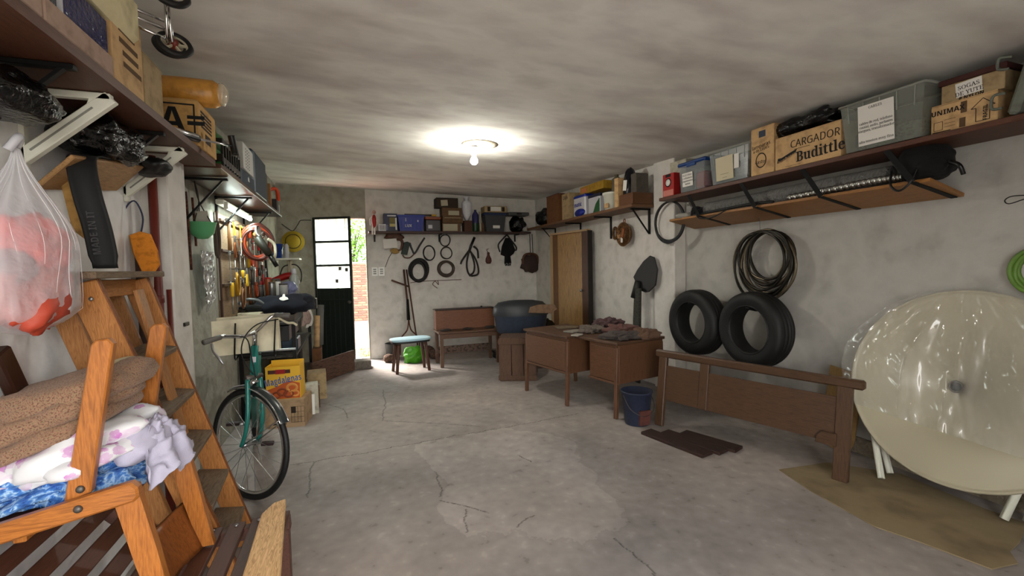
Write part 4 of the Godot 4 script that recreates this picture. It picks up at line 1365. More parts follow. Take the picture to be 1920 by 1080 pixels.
func far_side() -> void:
	var s: SurfaceTool
	# steel door leaf, hinged left and opened inwards a little
	var d := thing("garden_door", "dark green metal door with three wired glass panes, ajar in the far wall", "door", V(-0.525, fy(-7.9) + 0.02, -7.93), -23.0)
	d.rotation_degrees = V(0, -26.0, 0)
	var gm := M("doorgreen", Color(0.05, 0.095, 0.07), 0.45, "mottle", V(2, 2, 2))
	var w := 0.63
	var top := 2.36
	for x in [0.0175, w - 0.0175]:
		s = st()
		bx(s, V(x, top / 2.0, 0), V(0.035, top, 0.04), 0.003)
		part(d, "stile", s, gm)
	for y in [0.02, 1.20, 1.585, 1.965, 2.345]:
		s = st()
		bx(s, V(w / 2.0, y, 0), V(w - 0.07, 0.035 if y > 1.0 else 0.04, 0.036), 0.003)
		part(d, "rail", s, gm)
	s = st()
	bx(s, V(w / 2.0, 0.61, 0), V(w - 0.07, 1.15, 0.012), 0.0)
	var lp := part(d, "lower_panel", s, gm)
	for k in 7:
		s = st()
		bx(s, V(0.07 + k * 0.082, 0.61, 0.008), V(0.012, 1.13, 0.008), 0.002)
		part(lp, "rib", s, gm)
	s = st()
	bx(s, V(w / 2.0, 1.02, 0.01), V(w - 0.07, 0.03, 0.012), 0.002)
	part(lp, "cross_rail", s, gm)
	for y in [1.3925, 1.775, 2.155]:
		s = st()
		bx(s, V(w / 2.0, y, 0), V(w - 0.07, 0.35, 0.004), 0.0)
		var gl := M("frosted", Color(0.92, 0.96, 0.94), 0.35)
		gl.backlight_enabled = true
		gl.backlight = Color(0.95, 1.0, 0.97) * 1.6
		part(d, "glass_pane", s, gl)
	for k in 4:
		s = st(true)
		tube(s, [V(0.10 + k * 0.145, 1.21, -0.012), V(0.10 + k * 0.145, 2.34, -0.012)], 0.006, 6)
		part(d, "outer_bar", s, mats["iron"])
	s = st(true)
	tube(s, curve([V(0.36, 1.24, -0.045), V(0.42, 1.34, -0.045), V(0.36, 1.42, -0.045), V(0.47, 1.5, -0.045), V(0.55, 1.4, -0.045), V(0.48, 1.3, -0.045), V(0.55, 1.23, -0.045)]), 0.005, 5)
	part(d, "scroll", s, mats["iron"])
	for q in [V(0.37, 1.33, 0.005), V(0.43, 1.53, 0.005), V(0.54, 1.51, 0.005)]:
		s = st()
		bx(s, q, V(0.05, 0.06, 0.004), 0.001)
		part(d, "sticker", s, M("greysticker", Color(0.30, 0.28, 0.24), 0.8))
	s = st(true)
	lathe(s, [Vector2(0, 0), Vector2(0.014, 0), Vector2(0.014, 0.03), Vector2(0.026, 0.04), Vector2(0.024, 0.06), Vector2(0, 0.066)], 14, T(V(w - 0.035, 0.99, 0.02), V(90, 0, 0)))
	part(d, "knob", s, mats["oldsteel"])
	# door frame
	s = st()
	bx(s, V(-0.545, 1.09, -7.99), V(0.03, 2.42, 0.07), 0.003)
	struct("trim_3", s, gm)
	s = st()
	bx(s, V(-0.12, 2.315, -7.99), V(0.86, 0.035, 0.07), 0.003)
	struct("trim_4", s, gm)
	s = st()
	bx(s, V(0.285, 1.09, -7.985), V(0.02, 2.42, 0.09), 0.003)
	struct("trim_5", s, M("jambgrey", Color(0.62, 0.60, 0.52), 0.8))
	# the plank standing on edge before the door and the step
	s = st()
	bx(s, V(0.45, 0.15, 0), V(0.93, 0.30, 0.035), 0.004)
	solo("barrier_plank", s, wood("barrierwood", Color(0.38, 0.27, 0.21), 0, 0.75, "worn"), "rough brown plank standing on its long edge before the green door", "plank", V(-0.50, fy(-6.4), -6.27), 56.0)
	s = st()
	bx(s, V(0, 0.06, 0), V(0.26, 0.13, 0.24), 0.012)
	solo("step_block", s, M("stepstone", Color(0.46, 0.43, 0.40), 0.95, "cement", V(2, 2, 2), 1.0), "worn grey stone block at the foot of the door opening", "block", V(0.135, fy(-7.2), -7.22))
	# hat on the wall, with wires
	var t := thing("straw_hat", "yellow woven hat hanging on the grey wall left of the green door", "hat", V(-0.82, 1.905, -7.92))
	s = st(true)
	lathe(s, [Vector2(0.0, 0.115), Vector2(0.05, 0.11), Vector2(0.09, 0.085), Vector2(0.105, 0.04), Vector2(0.115, 0.02), Vector2(0.165, 0.012), Vector2(0.168, 0.006), Vector2(0.11, 0.008), Vector2(0.0, 0.008)], 28, T(V(0, 0, 0.02), V(90, 0, 0)))
	part(t, "crown_and_brim", s, cloth("straw", Color(0.74, 0.63, 0.15), 14.0, 0.0))
	s = st(true)
	lathe(s, [Vector2(0.106, 0.04), Vector2(0.112, 0.04), Vector2(0.118, 0.02), Vector2(0.113, 0.02)], 28, T(V(0, 0, 0.021), V(90, 0, 0)))
	part(t, "hat_band", s, M("olive", Color(0.26, 0.24, 0.07), 0.9))
	s = st(true)
	tube(s, curve([V(-0.98, 2.185, -7.94), V(-0.9, 2.12, -7.935), V(-0.82, 2.08, -7.93), V(-0.74, 2.19, -7.935), V(-0.70, 2.245, -7.94), V(-0.55, 2.25, -7.94)]), 0.006, 5)
	solo("wall_wire", s, M("greywire", Color(0.12, 0.11, 0.1), 0.7), "thin dark wire sagging along the grey wall above the yellow hat", "wire")
	# switch plates
	for q in [[0.405, "white double socket plate on the far wall, the left of the pair"], [0.515, "white switch plate on the far wall, the right of the pair"]]:
		t = thing("wall_socket", q[1], "socket", V(q[0], 1.40, FAR))
		s = st()
		bx(s, V(0, 0, 0.006), V(0.10, 0.15, 0.012), 0.004)
		part(t, "plate", s, M("socketwhite", Color(0.95, 0.95, 0.93), 0.4))
		s = st()
		for k in [-0.035, 0.0, 0.035]:
			bx(s, V(0, k, 0.013), V(0.05, 0.022, 0.003), 0.001)
		part(t, "rockers", s, M("socketgrey", Color(0.6, 0.6, 0.58), 0.5)).set_meta("kind", "stuff")
	s = st(true)
	tube(s, curve([V(0.58, 1.47, -7.94), V(0.64, 1.62, -7.94), V(0.70, 1.72, -7.94), V(0.71, 1.78, -7.94)]), 0.005, 5)
	solo("socket_cable", s, mats["greywire"], "thin cable rising from the sockets towards the hanging paper", "cable")
	# hung things, left to right
	t = thing("leather_tool_roll", "brown leather piece hanging under the far shelf with a paper on it", "leather", V(0.66, 2.0, -7.92))
	s = st(true)
	blob(s, V(0.08, 0.0, 0.02), V(0.17, 0.075, 0.035), 0.6, 0.7, 41, Transform3D.IDENTITY, 24, 14)
	part(t, "leather_fold", s, mats["brownleather"])
	s = st(true)
	tube(s, curve([V(0.15, -0.02, 0.02), V(0.21, -0.1, 0.02), V(0.19, -0.22, 0.02), V(0.14, -0.25, 0.02)]), 0.03, 8, false, 0.012)
	part(t, "leather_flap", s, mats["brownleather"])
	s = st()
	bx(s, V(0, 0, 0.0), V(0.225, 0.155, 0.003), 0.0, T(V(0.665, 1.868, -7.84), V(-4, 0, 5)))
	solo("hanging_paper", s, mats["paper"], "white sheet of paper hanging on the far wall over the brown leather", "paper")
	s = st(true)
	blob(s, V(0, 0, 0), V(0.075, 0.05, 0.02), 0.3, 0.8, 43)
	solo("tan_glove", s, M("tanleather", Color(0.58, 0.46, 0.24), 0.8), "small tan leather pouch hanging below the white paper", "pouch", V(0.745, 1.745, -7.915))
	t = thing("green_saw", "dark green bow saw with a black handle hanging on the far wall", "saw", V(0.93, 1.78, -7.92))
	s = st()
	prism(s, [Vector2(-0.085, -0.09), Vector2(0.02, -0.105), Vector2(0.075, 0.10), Vector2(0.03, 0.125), Vector2(-0.03, 0.11)], 0.035, T(), 0.006)
	part(t, "green_plate", s, M("darkgreen", Color(0.03, 0.12, 0.07), 0.6))
	s = st(true)
	tube(s, curve([V(0.07, 0.10, 0), V(0.11, -0.02, 0), V(0.15, -0.08, 0), V(0.24, 0.06, 0), V(0.33, 0.19, 0)]), 0.016, 8)
	part(t, "black_handle", s, mats["blackplastic"])
	s = st(true)
	tube(s, curve([V(-0.06, -0.10, 0), V(-0.02, -0.15, 0), V(0.07, -0.15, 0), V(0.14, -0.09, 0)]), 0.011, 7)
	part(t, "brown_strap", s, mats["brownleather"])
	coil("black_hose_coil", "thick black cable coil hanging in the middle of the far wall, largest", V(1.14, 1.40, -7.915), 0.145, 0.185, 7, 0.017, mats["rubber"], 0.035)
	coil("thin_black_ring", "thin black rubber ring right above the large black coil", V(1.33, 1.705, -7.92), 0.10, 0.125, 2, 0.011, mats["rubber"], 0.005)
	coil("small_black_ring", "small black ring hanging uppermost of the three stacked rings", V(1.62, 1.925, -7.92), 0.09, 0.10, 2, 0.009, mats["rubber"], 0.004)
	coil("brown_rope_ring", "thin dark rope ring in the middle of the three stacked rings", V(1.635, 1.705, -7.92), 0.095, 0.105, 3, 0.007, mats["rope"], 0.006)
	coil("grey_wire_ring", "grey brown wire coil lowest of the three stacked rings", V(1.62, 1.43, -7.92), 0.135, 0.125, 6, 0.010, M("greybrown", Color(0.26, 0.21, 0.17), 0.7), 0.025)
	for q in [[V(1.62, 2.04, -7.93), "small nail with a white knob above the uppermost small ring"]]:
		s = st(true)
		blob(s, V(0, 0, 0.01), V(0.025, 0.03, 0.015), 0.1, 1.0, 3, Transform3D.IDENTITY, 10, 8)
		solo("wall_nail", s, mats["whitepaint"], q[1], "knob", q[0])
	# leather belts with a black handle
	t = thing("belt_bundle", "bundle of dark leather belts with a black handle on the far wall", "belts", V(2.06, 1.55, -7.92))
	s = st(true)
	tube(s, [V(-0.01, 0.17, 0.01), V(0.03, 0.28, 0.01), V(0.10, 0.43, 0.01)], 0.024, 8)
	part(t, "handle", s, mats["blackplastic"])
	for q in [[V(-0.02, 0.18, 0.01), V(-0.14, 0.02, 0.01), V(-0.17, -0.05, 0.01)], [V(-0.01, 0.18, 0.02), V(-0.06, -0.02, 0.02), V(-0.05, -0.18, 0.02), V(0.0, -0.27, 0.02)], [V(0.0, 0.19, 0.02), V(0.10, 0.05, 0.02), V(0.15, -0.12, 0.03), V(0.14, -0.24, 0.02), V(0.02, -0.27, 0.02)], [V(0.02, 0.17, 0.03), V(0.08, -0.05, 0.03), V(0.06, -0.2, 0.03), V(-0.02, -0.26, 0.02)], [V(0.08, 0.27, 0.01), V(0.15, 0.2, 0.01), V(0.16, 0.05, 0.01)]]:
		s = st(true)
		tube(s, curve(q), 0.027, 7, false, -1.0, 0.6)
		part(t, "strap", s, mats["darkleather"] if rng.randf() < 0.6 else mats["brownleather"])
	t = thing("leather_gourd", "small reddish brown gourd-shaped pouch hanging on the far wall", "gourd", V(2.41, 1.60, -7.92))
	s = st(true)
	lathe(s, [Vector2(0, -0.105), Vector2(0.04, -0.10), Vector2(0.06, -0.06), Vector2(0.055, -0.01), Vector2(0.03, 0.04), Vector2(0.022, 0.07), Vector2(0.028, 0.10), Vector2(0, 0.11)], 16, T(V(0, 0, 0.025)), 0.5)
	part(t, "body", s, M("redclay", Color(0.32, 0.15, 0.11), 0.6))
	s = st(true)
	tube(s, curve([V(0, 0.1, 0.02), V(-0.03, 0.15, 0.02), V(0.01, 0.17, 0.01)]), 0.005, 5)
	part(t, "cord", s, mats["rope"])
	t = thing("black_harness", "black leather harness bag hanging from a nail on the far wall", "harness", V(2.79, 1.76, -7.92))
	s = st(true)
	prism(s, [Vector2(-0.03, 0.21), Vector2(0.03, 0.21), Vector2(0.10, 0.12), Vector2(0.15, -0.02), Vector2(0.11, -0.09), Vector2(0.05, -0.13), Vector2(0.065, -0.26), Vector2(0.04, -0.31), Vector2(-0.04, -0.31), Vector2(-0.06, -0.25), Vector2(-0.05, -0.13), Vector2(-0.13, -0.1), Vector2(-0.10, 0.06)], 0.05, T(), 0.015)
	part(t, "leather_body", s, mats["blackcloth"])
	s = st(true)
	tube(s, curve([V(0, 0.27, 0), V(-0.09, 0.19, 0.01), V(-0.18, 0.08, 0.01), V(-0.15, -0.05, 0.01)]), 0.014, 6)
	part(t, "strap", s, mats["darkleather"])
	s = st(true)
	tube(s, curve([V(0, 0.27, 0), V(0.07, 0.17, 0.02), V(0.17, 0.04, 0.02), V(0.16, -0.03, 0.02)]), 0.014, 6)
	part(t, "strap", s, mats["darkleather"])
	for x in [-0.03, 0.035]:
		s = st(true)
		tube(s, ring(V(x, -0.285, 0.03), V(0.018, 0, 0), V(0, 0.024, 0), 14), 0.006, 6, true)
		part(t, "buckle", s, mats["steel"])
	t = thing("brown_satchel", "worn brown leather satchel hanging in the far right corner by two cords", "satchel", V(3.22, 1.52, -7.90))
	s = st(true)
	blob(s, V(0, -0.03, 0.03), V(0.19, 0.17, 0.05), 0.35, 0.6, 47, Transform3D.IDENTITY, 28, 16, 0.85)
	part(t, "satchel_body", s, M("fadedleather", Color(0.23, 0.16, 0.125), 0.8, "worn", V(5, 5, 5)))
	s = st(true)
	tube(s, curve([V(-0.16, -0.05, 0.06), V(-0.13, 0.11, 0.06), V(0.0, 0.15, 0.06), V(0.13, 0.11, 0.06), V(0.18, -0.04, 0.06)]), 0.022, 7)
	part(t, "flap_edge", s, mats["brownleather"])
	for x in [0.02, 0.07]:
		s = st(true)
		tube(s, [V(x, 0.12, 0.02), V(x - 0.01, 0.52, 0.02)], 0.007, 5)
		part(t, "cord", s, mats["rope"])
	# iron edging tool and a long wooden pole leaning on the wall, rope on nails
	t = thing("garden_fork_tool", "rusty iron two-pronged hand tool with a wooden handle leaning on the far wall", "tool", V(0.90, fy(-7.5), -7.62))
	s = st(true)
	tube(s, [V(0.0, 0.92, -0.05), V(-0.02, 1.50, -0.25)], 0.017, 8)
	part(t, "wooden_handle", s, M("greyhandle", Color(0.30, 0.19, 0.13), 0.8))
	s = st(true)
	tube(s, [V(0.0, 0.66, 0.02), V(0.0, 1.0, -0.06)], 0.03, 8, false, 0.022)
	part(t, "socket", s, mats["iron"])
	for sg in [-1, 1]:
		s = st(true)
		tube(s, curve([V(0.0, 0.68, 0.02), V(0.03 * sg, 0.5, 0.05), V(0.14 * sg, 0.36, 0.09), V(0.16 * sg, 0.10, 0.14)]), 0.011, 7)
		part(t, "prong", s, mats["rusty"])
	s = st(true)
	tube(s, [V(-0.10, 1.31, -0.22), V(0.08, 1.22, -0.2)], 0.014, 7)
	s = st(true)
	tube(s, [V(0.67, 1.245, -7.9), V(0.97, 1.12, -7.88)], 0.015, 7)
	solo("short_stick", s, mats["greyhandle"], "short brown stick fixed slantwise on the far wall by the pronged tool", "stick")
	s = st(true)
	tube(s, [V(1.05, fy(-7.5) + 0.005, -7.50), V(0.93, 1.42, -7.92)], 0.014, 8)
	solo("long_pole", s, mats["greyhandle"], "long thin wooden pole leaning on the far wall right of the pronged tool", "pole")
	s = st(true)
	tube(s, curve([V(0.99, 1.19, -7.935), V(1.2, 1.21, -7.935), V(1.45, 1.215, -7.935), V(1.9, 1.22, -7.935)]), 0.005, 5)
	tube(s, curve([V(1.42, 1.21, -7.93), V(1.38, 1.15, -7.93), V(1.46, 1.08, -7.93)]), 0.006, 5)
	tube(s, curve([V(1.42, 1.22, -7.93), V(1.48, 1.14, -7.93), V(1.47, 1.22, -7.93)]), 0.006, 5)
	solo("knotted_cord", s, M("redcord", Color(0.35, 0.2, 0.16), 0.9), "thin cord with a knot stretched along the far wall below the rings", "cord")
	# stool
	t = thing("stool", "low wooden stool with a pale blue painted seat by the far wall", "stool", V(0.80, fy(-6.55), -6.62), 8.0)
	s = st()
	var pts := []
	for k in 28:
		var a := TAU * k / 28.0
		pts.append(Vector2(signf(cos(a)) * pow(absf(cos(a)), 0.55) * 0.29, signf(sin(a)) * pow(absf(sin(a)), 0.55) * 0.17))
	prism(s, pts, 0.028, T(V(0, 0.47, 0), V(-90, 0, 0)), 0.006)
	var seat := part(t, "seat", s, M("paleblue", Color(0.66, 0.79, 0.84), 0.4))
	s = st()
	var pts2 := []
	for q in pts:
		pts2.append(q * 0.95)
	prism(s, pts2, 0.03, T(V(0, 0.443, 0), V(-90, 0, 0)))
	part(seat, "seat_edge", s, M("darkedge", Color(0.09, 0.10, 0.10), 0.6))
	for q in [[-0.21, 0.10], [0.21, 0.10], [-0.21, -0.10], [0.21, -0.10]]:
		s = st(true)
		tube(s, [V(q[0] * 1.12, 0.002, q[1] * 1.25), V(q[0] * 0.92, 0.44, q[1] * 0.9)], 0.022, 10, false, 0.026)
		part(t, "leg", s, wood("stoolwood", Color(0.34, 0.20, 0.13), 1, 0.55))
	# behind the stool
	s = st(true)
	blob(s, V(0, 0.12, 0), V(0.18, 0.14, 0.09), 0.5, 0.7, 53, Transform3D.IDENTITY, 30, 18)
	solo("green_bag", s, M("brightgreen", Color(0.28, 0.58, 0.10), 0.3, "", V(2, 2, 2), 0.5), "bright green plastic bag on the floor behind the pale blue stool", "bag", V(0.93, fy(-7.3) - 0.01, -7.28))
	s = st(true)
	lathe(s, [Vector2(0, 0.001), Vector2(0.10, 0.001), Vector2(0.12, 0.26), Vector2(0.125, 0.27), Vector2(0.11, 0.27), Vector2(0.1, 0.03), Vector2(0, 0.03)], 20)
	solo("grey_pail", s, M("greypail", Color(0.22, 0.22, 0.21), 0.6), "grey pail standing behind the pale blue stool by the wall", "pail", V(0.64, fy(-7.7), -7.78))
	for q in [[0.56, -7.50, 0.09, "reddish stone lying left of the green bag by the wall"], [1.30, -7.45, 0.10, "rough brown stone between the stool and the bench"], [1.20, -7.68, 0.13, "larger grey stone against the wall behind the stool"]]:
		s = st()
		blob(s, V(0, q[2] * 0.75, 0), V(q[2], q[2] * 0.8, q[2] * 0.9), 0.35, 0.6, int(q[0] * 100), Transform3D.IDENTITY, 12, 8)
		solo("stone", s, M("stonebrown", Color(0.36, 0.27, 0.22), 0.95, "worn", V(4, 4, 4)), q[3], "stone", V(q[0], fy(q[1]), q[1]))
	# bench and the wooden chest standing on it
	t = thing("bench", "dark brown wooden bench standing in front of the far wall", "bench", V(1.70, fy(-6.8), -6.83), 0.0)
	var bw := wood("benchwood", Color(0.40, 0.28, 0.20), 0, 0.6)
	for k in 3:
		s = st()
		bx(s, V(0, 0.525, 0.17 - k * 0.155), V(0.98, 0.03, 0.148), 0.004)
		part(t, "seat_board", s, bw)
	for q in [[-0.44, 0.2], [0.44, 0.2], [-0.44, -0.2], [0.44, -0.2]]:
		s = st()
		bar(s, V(q[0], 0.002, q[1]), V(q[0], 0.51, q[1]), 0.05, 0.045, V(1, 0, 0), 0.004)
		part(t, "leg", s, wood("benchwood", Color(0.40, 0.28, 0.20), 1, 0.6))
	s = st()
	bx(s, V(0, 0.47, 0.21), V(0.90, 0.07, 0.022), 0.003)
	part(t, "front_rail", s, bw)
	s = st()
	bx(s, V(0, 0.20, -0.18), V(0.92, 0.12, 0.02), 0.003)
	part(t, "lower_board", s, M("paleboard", Color(0.42, 0.34, 0.29), 0.8, "worn", V(2, 2, 2)))
	t = thing("wooden_chest", "plain reddish brown wooden chest standing on the bench", "chest", V(1.69, fy(-6.8) + 0.542, -6.93))
	s = st()
	bx(s, V(0, 0.15, 0), V(0.94, 0.30, 0.20), 0.004)
	part(t, "chest_body", s, wood("chestwood", Color(0.48, 0.30, 0.19), 0, 0.5))
	s = st()
	bx(s, V(0, 0.308, 0), V(0.96, 0.016, 0.22), 0.003)
	part(t, "lid", s, wood("chestlid", Color(0.20, 0.11, 0.07), 0, 0.5))
	s = st()
	bx(s, V(0.28, 0.325, 0.02), V(0.03, 0.025, 0.03), 0.006)
	part(t, "lid_knob", s, mats["iron"])
	for q in [[-0.36, 0.03, "flat grey scrap lying on the front edge of the bench, left end"], [-0.02, 0.03, "dark rag scrap lying on the front edge of the bench, middle"], [0.34, 0.05, "small pale stone scrap lying on the front edge of the bench, right end"]]:
		s = st(true)
		blob(s, V(0, 0.014, 0), V(0.09, 0.014 + q[1] * 0.2, 0.05), 0.5, 1.0, int(q[0] * 40 + 60), Transform3D.IDENTITY, 16, 8)
		solo("bench_scrap", s, M("scrapgrey", Color(0.22, 0.19, 0.17), 0.9, "worn", V(8, 8, 8)), q[2], "scrap", V(1.70 + q[0], fy(-6.8) + 0.541, -6.70))
	t = thing("caster_wheels", "small trolley with black caster wheels under the right end of the bench", "trolley", V(2.30, fy(-6.9), -6.93))
	s = st()
	bx(s, V(0, 0.11, 0), V(0.26, 0.04, 0.20), 0.004)
	part(t, "deck", s, mats["iron"])
	for x in [-0.09, 0.09]:
		for z in [-0.07, 0.07]:
			s = st(true)
			lathe(s, [Vector2(0, -0.015), Vector2(0.042, -0.015), Vector2(0.046, 0), Vector2(0.042, 0.015), Vector2(0, 0.015)], 18, T(V(x, 0.047, z), V(90, 0, 0)))
			part(t, "wheel", s, mats["rubber"])
	# plastic tub with rounded lid on the crates, in the corner
	var cr := wood("darkcrate", Color(0.37, 0.27, 0.205), 1, 0.8, "grain")
	for q in [[V(2.06, fy(-5.6), -5.50), V(0.46, 0.56, 0.42), "battered brown wooden crate on the floor left of the desk"], [V(2.42, fy(-6.2), -6.20), V(0.62, 0.50, 0.55), "dark wooden crate behind the battered crate, under the blue tub"]]:
		t = thing("crate", q[2], "crate", q[0], -24.0 if q[0].x < 2.2 else -8.0)
		var z: Vector3 = q[1]
		var n := 3
		for k in n:
			var x := -z.x / 2.0 + z.x * (k + 0.5) / n
			for f in [-1, 1]:
				s = st()
				bx(s, V(x, z.y / 2.0, f * z.z / 2.0), V(z.x / n - 0.008, z.y - 0.004, 0.016), 0.002)
				part(t, "slat", s, cr)
				s = st()
				bx(s, V(f * z.x / 2.0, z.y / 2.0, -z.z / 2.0 + z.z * (k + 0.5) / n), V(0.016, z.y - 0.02, z.z / n - 0.01), 0.002)
				part(t, "slat", s, cr)
		for f in [-1, 1]:
			for y in [0.05, z.y - 0.05]:
				s = st()
				bx(s, V(0, y, f * (z.z / 2.0 + 0.014)), V(z.x + 0.03, 0.06, 0.014), 0.002)
				part(t, "batten", s, cr)
		s = st()
		bx(s, V(0, z.y - 0.006, 0), V(z.x - 0.03, 0.012, z.z - 0.03), 0.0)
		part(t, "top_board", s, M("crate_top", Color(0.34, 0.25, 0.19), 0.9, "worn", V(3, 3, 3)))
	t = thing("plastic_tub", "large dark blue plastic tub with a domed lid on the crates in the corner", "tub", V(2.38, fy(-6.2) + 0.502, -6.22), -8.0)
	s = st(true)
	lathe(s, [Vector2(0, 0.002), Vector2(0.34, 0.002), Vector2(0.37, 0.03), Vector2(0.40, 0.25), Vector2(0.41, 0.26), Vector2(0, 0.26)], 32, T(), 0.62)
	part(t, "tub_body", s, M("slateblue", Color(0.20, 0.24, 0.31), 0.6, "mottle", V(2, 2, 2)))
	s = st(true)
	lathe(s, [Vector2(0.42, 0.26), Vector2(0.425, 0.30), Vector2(0.41, 0.38), Vector2(0.34, 0.45), Vector2(0.2, 0.475), Vector2(0, 0.48)], 32, T(), 0.62)
	part(t, "domed_lid", s, M("slate", Color(0.17, 0.185, 0.20), 0.5))
	s = st()
	prism(s, [Vector2(-0.16, -0.03), Vector2(0.20, -0.06), Vector2(0.30, 0.0), Vector2(0.27, 0.07), Vector2(0.0, 0.08), Vector2(-0.13, 0.05)], 0.012, T(V(2.55, fy(-6.2) + 0.845, -5.945), V(-12, 2, 0)), 0.002)
	solo("tan_board", s, M("tanboard2", Color(0.50, 0.39, 0.30), 0.8, "mottle", V(2, 2, 2)), "rounded tan board leaning on the lid of the dark blue tub", "board")
	s = st(true)
	blob(s, V(0, 0.14, 0), V(0.12, 0.15, 0.13), 0.5, 0.6, 61)
	solo("black_bundle", s, mats["blackbag"], "black plastic bundle between the dark blue tub and the leaning door", "bundle", V(2.88, fy(-6.3) + 0.342, -6.40))
	s = st()
	bx(s, V(0, 0.17, 0), V(0.22, 0.34, 0.26), 0.004)
	solo("low_box", s, cr, "low dark wooden box on the floor under the black bundle in the corner", "box", V(2.90, fy(-6.3), -6.42), -10.0)

func far_shelf() -> void:
	var s := st()
	bx(s, V(1.74, 2.048, -7.795), V(2.84, 0.03, 0.30), 0.003)
	solo("wall_shelf", s, wood("farshelf", Color(0.24, 0.125, 0.085), 0, 0.55), "narrow dark reddish shelf along the far wall above the hung rings", "shelf")
	for q in [[0.42, "dark iron bracket under the left end of the far wall shelf"], [1.52, "dark iron bracket under the middle of the far wall shelf"], [2.95, "dark iron bracket under the right end of the far wall shelf"]]:
		bracket("shelf_bracket", q[1], V(q[0], 2.032, FAR), 0.0, 0.22, 0.13, q[0] < 1.0)
	var y := 2.064
	# red doll hanging at the shelf's end
	var t := thing("cloth_doll", "small red and white cloth doll hanging at the left end of the far shelf", "doll", V(0.405, 2.05, -7.62))
	s = st(true)
	blob(s, V(0, 0.17, 0), V(0.035, 0.11, 0.03), 0.2, 0.8, 3, Transform3D.IDENTITY, 14, 12)
	part(t, "red_body", s, mats["red"])
	s = st(true)
	blob(s, V(0.005, 0.31, 0), V(0.028, 0.032, 0.028), 0.1, 1.0, 4, Transform3D.IDENTITY, 12, 10)
	part(t, "head", s, M("pinkcloth", Color(0.72, 0.56, 0.50), 0.8))
	s = st(true)
	tube(s, curve([V(-0.02, 0.24, 0), V(-0.06, 0.2, 0), V(-0.055, 0.1, 0.01)]), 0.012, 6)
	part(t, "arm", s, mats["paper"])
	for sg in [-0.02, 0.015]:
		s = st(true)
		tube(s, curve([V(sg, 0.08, 0), V(sg - 0.01, 0.0, 0.01), V(sg - 0.012, -0.05, 0.01)]), 0.013, 6)
		part(t, "leg", s, mats["paper"])
	t = carton("small white printed carton beside the cloth doll on the far shelf", V(0.54, y, -7.76), V(0.11, 0.11, 0.16), 0, mats["packwhite"], false)
	s = st()
	for k in 5:
		bx(s, V(-0.04 + k * 0.02, 0.055, 0.081), V(0.008, 0.08, 0.001), 0.0)
	part(t, "printed_bars", s, mats["inkbrown"]).set_meta("kind", "stuff")
	t = thing("blue_carton", "dark blue printed carton left of the blue crate on the far shelf", "box", V(0.67, y, -7.78))
	s = st()
	bx(s, V(0, 0.145, 0), V(0.22, 0.29, 0.16), 0.004)
	part(t, "carton", s, M("cartonblue", Color(0.05, 0.06, 0.22), 0.5))
	for q in [[V(0.02, 0.255, 0.081), V(0.14, 0.02, 0.001), "packwhite"], [V(0.03, 0.18, 0.081), V(0.09, 0.09, 0.001), "olive2"], [V(0.03, 0.10, 0.081), V(0.09, 0.05, 0.001), "palebutter"], [V(0.09, 0.12, 0.081), V(0.025, 0.2, 0.001), "packwhite"], [V(-0.07, 0.06, 0.081), V(0.06, 0.09, 0.001), "greyblue"]]:
		s = st()
		bx(s, q[0], q[1], 0.0)
		M("olive2", Color(0.42, 0.38, 0.14), 0.6)
		M("palebutter", Color(0.70, 0.66, 0.40), 0.6)
		M("greyblue", Color(0.35, 0.37, 0.48), 0.6)
		part(t, "print_block", s, mats[q[2]])
	t = thing("blue_crate", "blue plastic crate on the far wall shelf", "crate", V(1.005, y, -7.78))
	tub(t, 0.44, 0.27, 0.24, M("crateblue", Color(0.02, 0.13, 0.52), 0.5), 0.86, false, false)
	s = st()
	bx(s, V(0, 0.255, 0), V(0.46, 0.03, 0.26), 0.004)
	part(t, "rim_band", s, mats["bluep"])
	for k in 6:
		s = st()
		bx(s, V(-0.16 + k * 0.064, 0.13, 0.112), V(0.012, 0.20, 0.008), 0.002)
		part(t, "rib", s, mats["bluep"])
	for q in [[V(-0.09, 0.19, 0.118), V(0.012, 0.06, 0.002)], [V(0.11, 0.17, 0.118), V(0.018, 0.03, 0.002)]]:
		s = st()
		bx(s, q[0], q[1], 0.0)
		part(t, "white_mark", s, mats["packwhite"])
	text(t, "LUX", 0.045, mats["packwhite"], T(V(-0.05, 0.09, 0.118)), "Droid Sans", true)
	t = thing("spirit_level", "long thin tool lying across the rim of the blue crate", "tool", V(1.15, y + 0.272, -7.78), 3.0)
	s = st(true)
	tube(s, [V(-0.24, 0.014, 0), V(0.30, 0.014, 0)], 0.014, 8)
	part(t, "shaft", s, mats["oldsteel"])
	s = st()
	bx(s, V(0.26, 0.014, 0), V(0.09, 0.03, 0.03), 0.004)
	part(t, "grip", s, mats["yellow"])
	t = thing("orange_lid_box", "grey plastic box with an orange lid right of the blue crate", "box", V(1.375, y, -7.79))
	s = st()
	bx(s, V(0, 0.10, 0), V(0.26, 0.20, 0.2), 0.012)
	part(t, "box_body", s, M("greyplum", Color(0.19, 0.17, 0.19), 0.4))
	s = st()
	bx(s, V(0, 0.225, 0), V(0.275, 0.05, 0.215), 0.01)
	part(t, "orange_lid", s, M("dullorange", Color(0.50, 0.24, 0.06), 0.5))
	s = st()
	bx(s, V(-0.05, 0.08, 0.101), V(0.07, 0.06, 0.001), 0.0)
	part(t, "white_label", s, mats["packwhite"])
	# stack of four brown cartons
	var bc := M("dimcard", Color(0.40, 0.30, 0.20), 0.85, "mottle", V(2, 2, 2))
